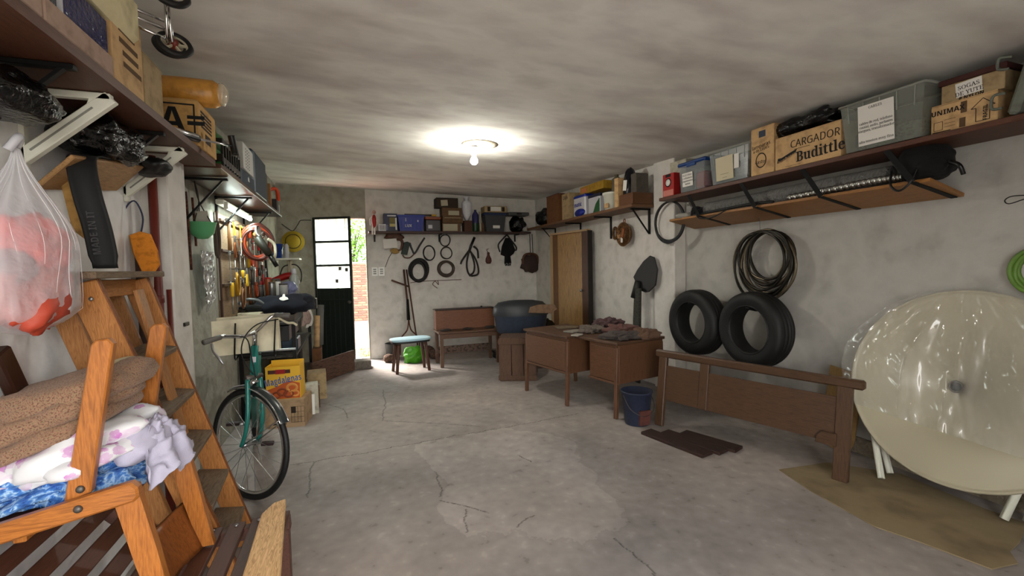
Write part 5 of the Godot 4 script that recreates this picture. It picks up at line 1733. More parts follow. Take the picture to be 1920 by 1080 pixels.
	for q in [[1.70, 0.0, 0.32, 0.145, 0.20, "lowest carton of the brown stack on the far shelf, with a pale front"], [1.72, 0.151, 0.36, 0.115, 0.21, "second carton from below in the brown stack on the far shelf"], [1.71, 0.272, 0.35, 0.135, 0.20, "third carton from below in the brown stack, with a white label"], [1.63, 0.413, 0.38, 0.16, 0.22, "topmost darkest carton of the brown stack touching the ceiling"]]:
		t = carton(q[5], V(q[0], y + q[1], -7.80), V(q[2], q[3], q[4]), rng.randf_range(-3, 3), M("darkcard", Color(0.20, 0.145, 0.10), 0.85) if q[1] > 0.4 else bc, false, "stacked_carton", "box", "brown cartons stacked on the far shelf")
		s = st()
		if q[1] == 0.0:
			bx(s, V(-0.02, 0.07, q[4] / 2.0 + 0.001), V(0.25, 0.12, 0.001), 0.0)
		elif q[1] < 0.2:
			bx(s, V(0.0, 0.085, q[4] / 2.0 + 0.001), V(0.30, 0.006, 0.001), 0.0)
		elif q[1] < 0.3:
			bx(s, V(0.03, 0.05, q[4] / 2.0 + 0.001), V(0.19, 0.075, 0.001), 0.0)
		else:
			bx(s, V(-0.05, 0.08, q[4] / 2.0 + 0.001), V(0.12, 0.10, 0.001), 0.0, T(Vector3.ZERO, V(0, 0, 4)))
		part(t, "pale_label", s, M("palelabel", Color(0.68, 0.65, 0.56), 0.9))
	s = st(true)
	lathe(s, [Vector2(0, 0), Vector2(0.015, 0.01), Vector2(0.05, 0.05), Vector2(0.085, 0.14), Vector2(0.09, 0.30), Vector2(0.075, 0.34), Vector2(0.03, 0.36), Vector2(0.06, 0.42), Vector2(0.0, 0.40)], 18)
	solo("white_sack", s, M("whitesack", Color(0.85, 0.85, 0.87), 0.6, "", V(2, 2, 2), 0.5), "white tapered sack standing right of the brown carton stack", "sack", V(2.0, y + 0.2, -7.80))
	s = st()
	bx(s, V(0, 0.098, 0), V(0.15, 0.196, 0.18), 0.003)
	solo("small_brown_box", s, M("reddishcard", Color(0.30, 0.19, 0.14), 0.85), "small reddish brown box under the white sack on the far shelf", "box", V(2.0, y, -7.80))
	t = thing("blue_green_bottle", "bottle with a blue label and green base on the far shelf", "bottle", V(2.14, y, -7.75))
	s = st(true)
	lathe(s, [Vector2(0, 0), Vector2(0.055, 0), Vector2(0.06, 0.02), Vector2(0.06, 0.15)], 16)
	part(t, "green_base", s, M("bottlegreen", Color(0.05, 0.22, 0.11), 0.4))
	s = st(true)
	lathe(s, [Vector2(0.06, 0.15), Vector2(0.06, 0.30), Vector2(0.03, 0.35), Vector2(0.022, 0.36), Vector2(0.022, 0.39), Vector2(0, 0.39)], 16)
	part(t, "blue_label", s, M("labelblue", Color(0.16, 0.16, 0.36), 0.5))
	s = st(true)
	lathe(s, [Vector2(0, 0), Vector2(0.02, 0), Vector2(0.02, 0.36), Vector2(0, 0.36)], 10)
	solo("white_stick", s, mats["palelabel"], "thin white tube standing right of the bottle on the far shelf", "tube", V(2.235, y, -7.77))
	carton("small brown carton between the bottle and the grey bin", V(2.265, y, -7.88), V(0.12, 0.17, 0.1), 0, bc, false)
	t = thing("grey_bin", "grey plastic bin with a pale lid and two labels on the far shelf", "container", V(2.49, y, -7.79))
	tub(t, 0.40, 0.34, 0.24, M("bingrey", Color(0.23, 0.235, 0.25), 0.4), 0.8, false, false)
	s = st()
	bx(s, V(0, 0.315, 0), V(0.42, 0.045, 0.25), 0.006)
	part(t, "blue_rim", s, M("rimblue", Color(0.10, 0.17, 0.30), 0.5))
	s = st()
	bx(s, V(0.02, 0.06, 0.103), V(0.13, 0.055, 0.002), 0.0, T(V(0, 0.03, 0)))
	part(t, "lower_label", s, mats["paper"])
	t = thing("labelled_box", "flat tan box with a white label lying on top of the grey bin", "box", V(2.50, y + 0.345, -7.79))
	s = st()
	bx(s, V(0, 0.055, 0), V(0.42, 0.11, 0.24), 0.006)
	part(t, "box_body", s, mats["palecard"])
	s = st()
	bx(s, V(0.0, 0.06, 0.121), V(0.19, 0.075, 0.001), 0.0)
	part(t, "white_label", s, mats["paper"])
	for x in [-0.13, 0.14]:
		s = st()
		bx(s, V(x, 0.055, 0.121), V(0.05, 0.08, 0.001), 0.0)
		part(t, "brown_patch", s, mats["inkbrown"])
	s = st(true)
	blob(s, V(0, 0.15, 0), V(0.15, 0.15, 0.12), 0.4, 0.7, 71)
	solo("black_sack", s, mats["blackbag"], "black plastic sack right of the grey bin on the far shelf", "bag", V(2.96, y - 0.01, -7.80))
	t = thing("grey_case", "flat grey case lying over the black sack on the far shelf", "case", V(2.95, y + 0.30, -7.80))
	s = st()
	bx(s, V(0, 0.03, 0), V(0.40, 0.06, 0.24), 0.012)
	part(t, "case_body", s, M("casegrey", Color(0.30, 0.30, 0.30), 0.6))
	s = st()
	bx(s, V(0.0, 0.03, 0.123), V(0.10, 0.02, 0.006), 0.002)
	part(t, "latch", s, mats["iron"])
	s = st(true)
	blob(s, V(0, 0.045, 0), V(0.07, 0.045, 0.08), 0.4, 0.8, 72)
	solo("pale_cloth", s, mats["whitecloth"], "pale crumpled cloth at the right end of the far shelf", "cloth", V(3.08, y, -7.69))

# ---------------------------------------------------------------- workbench against the left wall
func bench_corner() -> void:
	var s: SurfaceTool
	var f := fy(-5.8)
	var t := thing("workbench", "black steel workbench along the grey left wall behind the bicycle", "workbench", V(-0.78, f, -5.85))
	s = st()
	bx(s, V(0, 0.955, 0), V(0.52, 0.03, 1.86), 0.004)
	part(t, "worktop", s, M("darktop", Color(0.10, 0.075, 0.055), 0.6, "worn", V(3, 3, 3)))
	for x in [-0.235, 0.235]:
		for z in [-0.90, 0.90]:
			s = st()
			bx(s, V(x, 0.472, z), V(0.035, 0.936, 0.035), 0.003)
			part(t, "leg", s, mats["iron"])
	for y in [0.20, 0.62]:
		s = st()
		bx(s, V(0, y, 0), V(0.50, 0.02, 1.82), 0.002)
		part(t, "shelf", s, M("dirtyboard", Color(0.24, 0.21, 0.18), 0.8, "worn", V(3, 3, 3)))
	s = st()
	bx(s, V(0, 0.695, 0.915), V(0.50, 0.022, 0.02), 0.003)
	part(t, "end_rail", s, mats["steel"])
	s = st()
	bx(s, V(-0.02, 0.85, 0.45), V(0.42, 0.155, 0.86), 0.004)
	var dr := part(t, "drawer", s, M("blackpaint", Color(0.022, 0.022, 0.024), 0.5))
	s = st()
	bx(s, V(0.04, 0.90, 0.884), V(0.20, 0.02, 0.008), 0.002)
	part(dr, "drawer_slot", s, M("olivedim", Color(0.13, 0.12, 0.08), 0.7))
	s = st()
	bx(s, V(-0.08, 0.73, 0.60), V(0.28, 0.07, 0.5), 0.004)
	solo("black_case", s, mats["blackpaint"], "flat black case lying on the workbench's middle shelf", "case", V(-0.78, f - 0.062, -5.85))
	s = st()
	bx(s, V(0, 0.066, 0), V(0.16, 0.132, 0.28), 0.01)
	solo("blue_bin", s, mats["teal"], "teal blue plastic bin at the front edge of the workbench shelf", "bin", V(-0.62, f + 0.632, -5.35))
	t = thing("wooden_tray", "dark wooden tray on the near end of the workbench under the navy bag", "tray", V(-0.72, f + 0.972, -5.16), 0)
	for q in [[V(0, 0.03, 0.18), V(0.36, 0.06, 0.014)], [V(0, 0.03, -0.18), V(0.36, 0.06, 0.014)], [V(-0.175, 0.03, 0), V(0.012, 0.06, 0.34)], [V(0.175, 0.03, 0), V(0.012, 0.06, 0.34)], [V(0, 0.006, 0), V(0.33, 0.01, 0.34)]]:
		s = st()
		bx(s, q[0], q[1], 0.002)
		part(t, "board", s, wood("traywood", Color(0.20, 0.13, 0.07), 0, 0.6))
	t = thing("tool_bag", "navy blue canvas bag with a pale logo lying on the workbench", "bag", V(-0.70, f + 1.03, -5.22))
	s = st(true)
	blob(s, V(0.05, 0.09, 0), V(0.26, 0.105, 0.17), 0.45, 0.5, 81, Transform3D.IDENTITY, 34, 20, 0.8)
	part(t, "bag_body", s, cloth("navycloth", Color(0.035, 0.055, 0.115), 24.0, 0.2))
	s = st()
	prism(s, [Vector2(-0.045, -0.02), Vector2(0.0, -0.035), Vector2(0.045, -0.02), Vector2(0.035, 0.005), Vector2(0.015, 0.015), Vector2(0.008, 0.05), Vector2(-0.008, 0.05), Vector2(-0.015, 0.015), Vector2(-0.035, 0.005)], 0.004, T(V(0.06, 0.17, 0.13), V(-42, 0, 0)))
	part(t, "pale_logo", s, mats["paper"])
	t = carton("cream cardboard carton on the workbench below the lowest tools", V(-0.93, f + 0.972, -5.03), V(0.20, 0.10, 0.17), 0, M("creamcard", Color(0.82, 0.79, 0.68), 0.8, "mottle", V(0.7, 0.7, 0.7)), false)
	s = st()
	bx(s, V(0.03, 0.03, 0.086), V(0.10, 0.012, 0.001), 0.0)
	part(t, "printed_line", s, mats["inkbrown"])
	s = st(true)
	blob(s, V(0, 0.035, 0), V(0.11, 0.03, 0.085), 0.5, 0.8, 83)
	solo("dark_rag", s, mats["blackcloth"], "dark rag lying on the cream carton below the tools", "rag", V(-0.93, f + 1.083, -5.05))
	s = st(true)
	tube(s, curve([V(-0.10, 0.02, 0.05), V(-0.03, 0.06, 0.06), V(0.06, 0.05, 0.05), V(0.11, 0.01, 0.03)]), 0.014, 7)
	solo("grey_hose", s, M("pipegrey", Color(0.32, 0.33, 0.33), 0.4), "short grey hose lying on the dark rag on the workbench", "hose", V(-0.92, f + 1.145, -5.02))
	# clutter along the back of the bench, on a low riser
	s = st()
	bx(s, V(0, 0.10, 0), V(0.40, 0.20, 0.98), 0.004)
	solo("bench_riser", s, M("riser", Color(0.30, 0.24, 0.18), 0.8, "worn", V(3, 3, 3)), "low brown box riser at the back of the workbench that carries the tins", "box", V(-0.82, f + 0.972, -6.02))
	var jars := [[-0.84, -5.75, 0.030, 0.17, "steel", "steel can beside the printed tin on the workbench"], [-0.78, -5.80, 0.028, 0.19, "paper", "white tube standing between the cans on the workbench"], [-0.72, -5.74, 0.045, 0.15, "palelabel2", "pale printed tin nearest the navy bag on the workbench"], [-0.90, -5.92, 0.035, 0.22, "orangejar", "jar with an orange cap behind the cans on the workbench"], [-0.86, -6.12, 0.06, 0.20, "ochre", "ochre tin box standing behind the pale tin"], [-0.95, -5.70, 0.03, 0.14, "oldsteel", "dark steel tin at the wall side of the workbench"]]
	M("palelabel2", Color(0.62, 0.62, 0.60), 0.5)
	M("orangejar", Color(0.50, 0.24, 0.11), 0.4)
	M("ochre", Color(0.42, 0.36, 0.20), 0.6)
	for q in jars:
		t = thing("tin_can", q[5], "can", V(q[0], f + 1.173, q[1]))
		s = st(true)
		lathe(s, [Vector2(0, 0), Vector2(q[2], 0), Vector2(q[2], q[3] - 0.01), Vector2(q[2] * 0.9, q[3]), Vector2(0, q[3])], 16)
		part(t, "body", s, mats[q[4]])
		s = st(true)
		lathe(s, [Vector2(0, q[3] - 0.004), Vector2(q[2] * 1.04, q[3] - 0.004), Vector2(q[2] * 1.04, q[3] + 0.012), Vector2(0, q[3] + 0.014)], 16)
		part(t, "cap", s, mats["red"] if q[4] == "orangejar" else mats["oldsteel"])
	t = thing("spray_bottle", "clear plastic bottle with a white cap standing behind the tins", "bottle", V(-0.66, f + 1.173, -6.25))
	s = st(true)
	lathe(s, [Vector2(0, 0), Vector2(0.05, 0), Vector2(0.055, 0.02), Vector2(0.055, 0.22), Vector2(0.025, 0.27)], 16)
	part(t, "bottle", s, M("cloudy", Color(0.60, 0.62, 0.60), 0.25))
	s = st(true)
	lathe(s, [Vector2(0.028, 0.265), Vector2(0.032, 0.27), Vector2(0.028, 0.33), Vector2(0, 0.335)], 14)
	part(t, "white_cap", s, mats["packwhite"])
	s = st(true)
	blob(s, V(0, 0.08, 0), V(0.09, 0.09, 0.09), 0.7, 0.7, 85)
	solo("lilac_bag", s, M("lilacbag", Color(0.46, 0.48, 0.62), 0.35, "", V(2, 2, 2), 0.5), "crumpled pale lilac plastic bag behind the navy bag on the workbench", "bag", V(-0.70, f + 1.173, -5.98))
	t = thing("black_radio", "small black box on the far front corner of the workbench", "box", V(-0.52, f + 0.972, -6.45))
	s = st()
	bx(s, V(0, 0.07, 0), V(0.20, 0.14, 0.18), 0.008)
	part(t, "case", s, mats["blackpaint"])
	s = st()
	bx(s, V(0.0, 0.10, 0.092), V(0.14, 0.015, 0.004), 0.001)
	part(t, "pale_strip", s, mats["packwhite"])
	for q in [[-0.50, -5.62, 0.30, 0.20, -30.0, "pinkprint", "pinkish newspaper hanging over the front edge of the workbench"], [-0.495, -5.98, 0.24, 0.26, -26.0, "paper", "white printed paper roll sheet behind the pinkish newspaper"]]:
		M("pinkprint", Color(0.66, 0.57, 0.54), 0.9, "mottle", V(3, 3, 3))
		var g := []
		for j in 9:
			var row := []
			for i in 9:
				var u := i / 8.0 - 0.5
				var v := j / 8.0
				row.append(V(0.03 * sin(v * 3.0) + 0.012 * sin(u * 9.0 + v * 4.0), -v * q[3] + 0.12, -u * q[2]))
			g.append(row)
		s = st(true)
		sheet(s, g, 0.004, V(-1, 0, 0))
		solo("newspaper", s, mats[q[5]], q[6], "newspaper", V(q[0], f + 0.93, q[1]), q[4] * 0.3)
	for q in [[-0.45, -6.55, 0.035, 0.42, "cardboard", "brown cardboard tube standing at the bench's far front corner"], [-0.42, -6.72, 0.045, 0.55, "greyroll", "grey paper roll standing next to the brown cardboard tube"]]:
		M("greyroll", Color(0.40, 0.40, 0.38), 0.8)
		s = st(true)
		lathe(s, [Vector2(q[2] - 0.004, 0), Vector2(q[2], 0), Vector2(q[2], q[3]), Vector2(q[2] - 0.004, q[3]), Vector2(q[2] - 0.004, 0)], 16, T(Vector3.ZERO, V(0, 0, -3)))
		solo("paper_roll", s, mats[q[4]], q[5], "roll", V(q[0], f + 0.45, q[1]))
	carton("small brown carton stack at the far floor end of the workbench", V(-0.455, f - 0.02, -6.70), V(0.11, 0.44, 0.26), 0, mats["browncard"], false, "cardboard_box")
	# cartons on the floor before the bench
	t = carton("large brown cardboard box with a printed grid on the floor behind the bicycle wheel", V(-0.585, fy(-4.7), -4.70), V(0.34, 0.255, 0.30), -8.0, M("greycard", Color(0.66, 0.55, 0.42), 0.85, "mottle", V(1.5, 1.5, 1.5)), false)
	s = st()
	for k in 5:
		bx(s, V(0.055 + 0.028 * k, 0.12, 0.151), V(0.0025, 0.15, 0.001), 0.0)
	for k in 4:
		bx(s, V(0.11, 0.05 + 0.048 * k, 0.151), V(0.115, 0.0025, 0.001), 0.0)
	bx(s, V(0.075, 0.165, 0.151), V(0.04, 0.06, 0.001), 0.0)
	bx(s, V(-0.05, 0.04, 0.151), V(0.12, 0.012, 0.001), 0.0)
	part(t, "printed_grid", s, mats["inkbrown"]).set_meta("kind", "stuff")
	t = thing("snack_carton", "open yellow and orange printed Magdalenas carton standing on the large brown box", "box", V(-0.605, fy(-4.7) + 0.262, -4.70), -6.0)
	var yc := M("yellowprint", Color(0.90, 0.70, 0.16), 0.6)
	var w := 0.29
	var h := 0.30
	for q in [[V(0, h / 2, 0.10), V(w, h, 0.004)], [V(0, h / 2 + 0.015, -0.10), V(w, h + 0.03, 0.004)], [V(-w / 2, h / 2, 0), V(0.004, h, 0.2)], [V(w / 2, h / 2 + 0.01, 0), V(0.004, h + 0.02, 0.2)]]:
		s = st()
		bx(s, q[0], q[1], 0.0)
		part(t, "carton_side", s, yc)
	s = st()
	prism(s, [Vector2(-0.14, 0.003), Vector2(0.14, 0.003), Vector2(0.143, 0.14), Vector2(0.05, 0.17), Vector2(-0.05, 0.12), Vector2(-0.14, 0.09)], 0.002, T(V(0, 0, 0.1025)))
	part(t, "orange_print", s, M("orangep", Color(0.74, 0.33, 0.08), 0.6))
	for q in [[0.075, 0.10, 0.055], [-0.01, 0.065, 0.05], [0.045, 0.045, 0.05], [-0.06, 0.04, 0.045], [0.10, 0.045, 0.04]]:
		s = st(true)
		tube(s, ring(V(q[0], q[1], 0.104), V(q[2] * 0.75, 0, 0), V(0, q[2] * 0.6, 0), 18), q[2] * 0.24, 6, true, -1.0, 0.25)
		part(t, "printed_ring", s, M("biscuit", Color(0.52, 0.22, 0.07), 0.6) if q[0] < 0.06 else M("biscuit2", Color(0.82, 0.55, 0.25), 0.6))
	text(t, "Magdalenas", 0.062, M("printblue", Color(0.22, 0.36, 0.62), 0.5), T(V(0.0, 0.175, 0.1035), V(0, 0, 8)), "Droid Sans", true, "lettering", 0.66)
	s = st()
	bx(s, V(-0.03, 0.255, 0.1025), V(0.19, 0.035, 0.001), 0.0)
	part(t, "dark_band", s, M("printbrown", Color(0.30, 0.13, 0.07), 0.6))
	s = st()
	bx(s, V(-0.02, 0.255, 0.1032), V(0.08, 0.042, 0.001), 0.0)
	part(t, "red_logo", s, mats["red"])
	for q in [[-0.425, -4.98, 0.16, 0.30, 0.14, "whitecarton", "white carton standing right of the yellow snack carton"], [-0.44, -5.24, 0.18, 0.22, 0.20, "dimcard", "brown carton on the floor behind the white carton"], [-0.40, -5.62, 0.20, 0.30, 0.24, "palecard", "tan carton on the floor under the bench's front edge"]]:
		t = carton(q[6], V(q[0], fy(q[1]) + (0.0 if q[5] != "whitecarton" else 0.0), q[1]), V(q[2], q[3], q[4]), 4.0, mats[q[5]], q[5] == "dimcard")
	s = st()
	bx(s, V(0, 0.11, 0.0), V(0.08, 0.20, 0.012), 0.002, T(Vector3.ZERO, V(-6, 0, 0)))
	solo("white_sheet_board", s, mats["paper"], "white panel leaning at the white carton beside the yellow snack carton", "panel", V(-0.415, fy(-4.87) + 0.0, -4.86))

# ---------------------------------------------------------------- tools hung on the left wall
func tool_shape(t: Node3D, kind: String, len_: float, m: Material) -> void:
	var s: SurfaceTool
	var steel: Material = mats["steel"]
	match kind:
		"wrench":
			s = st()
			bar(s, V(0, -0.02, 0.012), V(0, -len_ + 0.02, 0.012), 0.016, 0.007, V(1, 0, 0), 0.002)
			part(t, "shank", s, m)
			s = st(true)
			tube(s, ring(V(0, -len_, 0.012), V(0.016, 0, 0), V(0, 0.016, 0), 12), 0.006, 6, true)
			part(t, "ring_end", s, m)
			s = st()
			prism(s, [Vector2(-0.02, -0.02), Vector2(0.02, -0.02), Vector2(0.026, 0.02), Vector2(0.01, 0.02), Vector2(0.008, 0.0), Vector2(-0.008, 0.0), Vector2(-0.01, 0.02), Vector2(-0.026, 0.02)], 0.009, T(V(0, 0, 0.012)), 0.002)
			part(t, "jaw", s, m)
		"screwdriver":
			s = st(true)
			lathe(s, [Vector2(0, 0), Vector2(0.013, -0.004), Vector2(0.017, -0.03), Vector2(0.014, -len_ * 0.42), Vector2(0.009, -len_ * 0.46), Vector2(0, -len_ * 0.46)].map(func(q): return Vector2(q.x, q.y)), 12, T(V(0, 0, 0.02)))
			part(t, "handle", s, m)
			s = st(true)
			tube(s, [V(0, -len_ * 0.45, 0.02), V(0, -len_, 0.02)], 0.0045, 7)
			part(t, "blade", s, steel)
		"pliers":
			for sg in [-1, 1]:
				s = st(true)
				tube(s, curve([V(0.006 * sg, -0.04, 0.014), V(0.02 * sg, -0.08, 0.014), V(0.026 * sg, -0.13, 0.014), V(0.014 * sg, -len_, 0.014)]), 0.009, 7)
				part(t, "handle", s, m)
			s = st()
			prism(s, [Vector2(-0.016, -0.055), Vector2(0.016, -0.055), Vector2(0.014, -0.01), Vector2(0.005, 0.02), Vector2(-0.005, 0.02), Vector2(-0.014, -0.01)], 0.014, T(V(0, 0, 0.014)), 0.003)
			part(t, "jaws", s, mats["oldsteel"])
		"hammer":
			s = st(true)
			tube(s, [V(0, 0.0, 0.025), V(0, -len_, 0.025)], 0.013, 8, false, 0.016)
			part(t, "handle", s, m)
			s = st()
			bx(s, V(0, 0.0, 0.025), V(0.11, 0.032, 0.032), 0.006)
			part(t, "head", s, mats["oldsteel"])
		"saw":
			s = st()
			prism(s, [Vector2(-0.05, -0.10), Vector2(0.05, -0.10), Vector2(0.015, -len_), Vector2(-0.02, -len_)], 0.002, T(V(0, 0, 0.012)))
			part(t, "blade", s, M("sawblade", Color(0.72, 0.76, 0.78), 0.3, "", Vector3.ONE, 0.0, "bump", 0.8))
			s = st(true)
			tube(s, ring(V(0, -0.045, 0.014), V(0.04, 0, 0), V(0, 0.05, 0), 16), 0.013, 7, true)
			part(t, "handle", s, m)
		"brush":
			s = st()
			bx(s, V(0, -0.10, 0.014), V(0.022, 0.20, 0.014), 0.004)
			part(t, "handle", s, m)
			s = st()
			bx(s, V(0, -0.22, 0.014), V(0.055, 0.04, 0.018), 0.003)
			part(t, "ferrule", s, steel)
			s = st()
			bx(s, V(0, -0.27, 0.014), V(0.05, 0.07, 0.014), 0.003)
			part(t, "bristles", s, mats["inkbrown"])
		"clamp":
			s = st()
			bar(s, V(0, 0, 0.02), V(0, -len_, 0.02), 0.02, 0.008, V(1, 0, 0), 0.002)
			part(t, "bar", s, m)
			s = st()
			bx(s, V(0.03, -0.01, 0.02), V(0.07, 0.022, 0.018), 0.003)
			bx(s, V(0.03, -len_ * 0.6, 0.02), V(0.07, 0.022, 0.018), 0.003)
			part(t, "jaw", s, m).set_meta("kind", "stuff")
			s = st(true)
			tube(s, [V(0.055, -len_ * 0.6 - 0.09, 0.02), V(0.055, -len_ * 0.6 + 0.05, 0.02)], 0.008, 7)
			part(t, "screw", s, steel)

func tool_wall() -> void:
	var s: SurfaceTool
	# board
	var t := thing("tool_board", "brown wooden board on the grey left wall that carries the tools", "board", V(-1.04, 1.02, -5.45))
	s = st()
	bx(s, V(0, 0.46, 0), V(0.018, 0.92, 2.1), 0.002)
	part(t, "panel", s, wood("toolboard", Color(0.56, 0.46, 0.34), 2, 0.7))
	s = st()
	bx(s, V(0.010, 0.46, 1.04), V(0.02, 0.94, 0.024), 0.003)
	part(t, "edge_batten", s, wood("toolbatten", Color(0.26, 0.15, 0.09), 1, 0.7))
	for y in [0.30, 0.60, 0.86]:
		s = st()
		bx(s, V(0.02, y, 0), V(0.022, 0.025, 2.0), 0.002)
		part(t, "rail", s, wood("toolbatten", Color(0.30, 0.2, 0.12), 2, 0.7))
	M("woodhandle", Color(0.52, 0.36, 0.2), 0.6)
	var ord := ["nearest the white pillar", "second from the pillar", "third from the pillar", "fourth from the pillar", "fifth from the pillar", "sixth from the pillar", "seventh from the pillar", "eighth from the pillar", "ninth from the pillar", "tenth from the pillar", "eleventh from the pillar"]
	var rows := [
		[1.90, "top", [["hammer", "woodhandle", "wooden-handled hammer", 0.26], ["brush", "yellow", "yellow-handled brush", 0.2], ["clamp", "yellow", "yellow bar clamp", 0.26], ["pliers", "yellow", "yellow-gripped pliers", 0.20], ["screwdriver", "orange", "orange screwdriver", 0.24], ["pliers", "red", "red-gripped pliers", 0.2], ["hammer", "blackplastic", "black-handled hammer", 0.24], ["clamp", "oldsteel", "dull steel clamp", 0.24], ["brush", "paper", "white-handled brush", 0.2]]],
		[1.62, "third", [["wrench", "steel", "long steel wrench", 0.27], ["wrench", "chrome", "shiny long wrench", 0.26], ["wrench", "steel", "mid-length steel wrench", 0.25], ["wrench", "chrome", "shiny slim wrench", 0.24], ["screwdriver", "yellow", "yellow screwdriver", 0.26], ["saw", "orange", "pale-bladed hand saw", 0.34], ["pliers", "orange", "orange-gripped pliers", 0.22], ["wrench", "oldsteel", "dark wrench", 0.26], ["clamp", "red", "red bar clamp", 0.26], ["hammer", "blackplastic", "small black hammer", 0.26]]],
		[1.345, "lowest", [["screwdriver", "yellow", "big yellow screwdriver", 0.28], ["screwdriver", "yellow", "slim yellow screwdriver", 0.26], ["wrench", "steel", "short steel wrench", 0.22], ["brush", "woodhandle", "wooden-handled brush", 0.2], ["pliers", "copper", "copper-coloured pliers", 0.22], ["wrench", "oldsteel", "dull dark wrench", 0.24], ["hammer", "woodhandle", "wooden-handled small hammer", 0.22], ["screwdriver", "red", "red screwdriver", 0.24], ["pliers", "blackplastic", "black-gripped pliers", 0.2], ["screwdriver", "orange", "orange slim screwdriver", 0.24]]],
		[1.76, "second", [["pliers", "copper", "long copper-gripped pliers", 0.18], ["wrench", "chrome", "small shiny wrench", 0.15], ["screwdriver", "woodhandle", "wooden-handled screwdriver", 0.18], ["pliers", "steel", "bare steel pliers", 0.17], ["wrench", "steel", "small steel wrench", 0.16], ["screwdriver", "red", "short red screwdriver", 0.18], ["brush", "woodhandle", "small wooden brush", 0.18], ["pliers", "oldsteel", "dark steel pliers", 0.17]]],
		[1.47, "fourth", [["wrench", "oldsteel", "small dark wrench", 0.15], ["screwdriver", "yellow", "short yellow screwdriver", 0.17], ["pliers", "yellow", "small yellow pliers", 0.16], ["hammer", "oldsteel", "small all-steel hammer", 0.17], ["wrench", "chrome", "short chrome wrench", 0.15], ["screwdriver", "blackplastic", "black-handled screwdriver", 0.18], ["pliers", "red", "small red pliers", 0.16], ["wrench", "steel", "plain steel wrench", 0.16]]]]
	for r in rows:
		var list: Array = r[2]
		for k in list.size():
			var q: Array = list[k]
			var z: float = -4.55 - (0.09 if list.size() == 8 else 0.0) - k * (1.75 / (list.size() - 1) if list.size() > 8 else 0.215) + rng.randf_range(-0.02, 0.02)
			t = thing(q[0], "%s hanging in the %s row of the tool board, %s" % [q[2], r[1], ord[k]], q[0], V(-0.998 + (0.03 if list.size() == 8 else 0.0), r[0] - rng.randf_range(0.0, 0.03), z), 90.0, "tools on the wall board")
			tool_shape(t, q[0], q[3], mats[q[1]])
			t.rotate_object_local(Vector3(0, 0, 1), rng.randf_range(-0.12, 0.12))
			s = st(true)
			tube(s, [V(0, 0.004, -0.045 if list.size() == 8 else -0.012), V(0, 0.006, 0.03)], 0.003, 5)
			part(t, "hook", s, mats["iron"])
	# a second layer hung in front of the first row: strap bundles of keys and chains
	for q in [[-4.62, 1.40, 0.16, "bunch of yellow cord hanging at the near edge of the tool board", Color(0.68, 0.5, 0.1)], [-4.80, 1.26, 0.15, "bunch of brown straps low on the tool board", Color(0.42, 0.27, 0.15)], [-5.45, 1.30, 0.12, "tangle of orange wire low on the tool board", Color(0.62, 0.25, 0.1)]]:
		t = thing("cord_bunch", q[3], "cord", V(-0.955, q[1], q[0]))
		for k in 4:
			s = st(true)
			tube(s, ring(V(0.006 * k, -q[2] * 0.5, 0.01 * k - 0.02), V(0, q[2] * 0.6, 0), V(0, 0, 0.03 + 0.006 * k), 18, 0.1), 0.007, 6, true)
			part(t, "loop", s, M("bunch_%d" % int(q[4].r * 100), q[4], 0.6))
	# hanging green bowl, bag strip, cables between pillar and board
	t = thing("green_colander", "green plastic funnel bowl with a paper in it hanging beside the white pillar", "funnel", V(-0.985, 1.745, -3.80))
	s = st(true)
	lathe(s, [Vector2(0, -0.075), Vector2(0.035, -0.07), Vector2(0.075, -0.03), Vector2(0.09, 0.04), Vector2(0.095, 0.045), Vector2(0.088, 0.045), Vector2(0.07, -0.02), Vector2(0, -0.06)], 26)
	part(t, "bowl", s, M("jade", Color(0.34, 0.62, 0.42), 0.3))
	s = st()
	bx(s, V(0.01, 0.08, 0.0), V(0.09, 0.09, 0.02), 0.004, T(Vector3.ZERO, V(5, 25, 8)))
	part(t, "folded_paper", s, M("dullpaper", Color(0.62, 0.61, 0.56), 0.9))
	for k in 3:
		s = st(true)
		tube(s, curve([V(0.06 * cos(k * 2.1), 0.045, 0.06 * sin(k * 2.1)), V(-0.01, 0.20, 0.0), V(-0.03, 0.34, 0.0)]), 0.004, 5)
		part(t, "cord", s, mats["rope"])
	t = thing("silver_bag_strip", "long crumpled clear plastic strip hanging on the grey wall below the green bowl", "bag", V(-1.0, 1.40, -3.92))
	var g := []
	var n := FastNoiseLite.new()
	n.seed = 5
	n.frequency = 0.6
	for j in 26:
		var row := []
		for i in 12:
			var u := i / 11.0 - 0.5
			var v := j / 25.0
			row.append(V(0.012 + 0.02 * n.get_noise_2d(u * 8.0, v * 14.0), 0.19 - v * 0.40 - 0.1 * u * v, (u * 0.30 - 0.10 * v * (0.4 + u))))
		g.append(row)
	s = st()
	sheet(s, g, 0.004, V(-1, 0, 0))
	part(t, "film", s, M("silverfilm", Color(0.66, 0.66, 0.65), 0.25, "", Vector3.ONE, 0.0, "bump", 0.5))
	coil("hung_cable", "grey brown cable loop hanging between the green bowl and the tool board", V(-1.0, 1.70, -4.20), 0.02, 0.14, 4, 0.008, M("greybrown", Color(0.26, 0.21, 0.17), 0.7), 0.012)
	for c in get_children():
		if c.name == "hung_cable":
			c.rotation_degrees.y = 78.0
			(c as Node3D).scale = V(1, 1, 1)
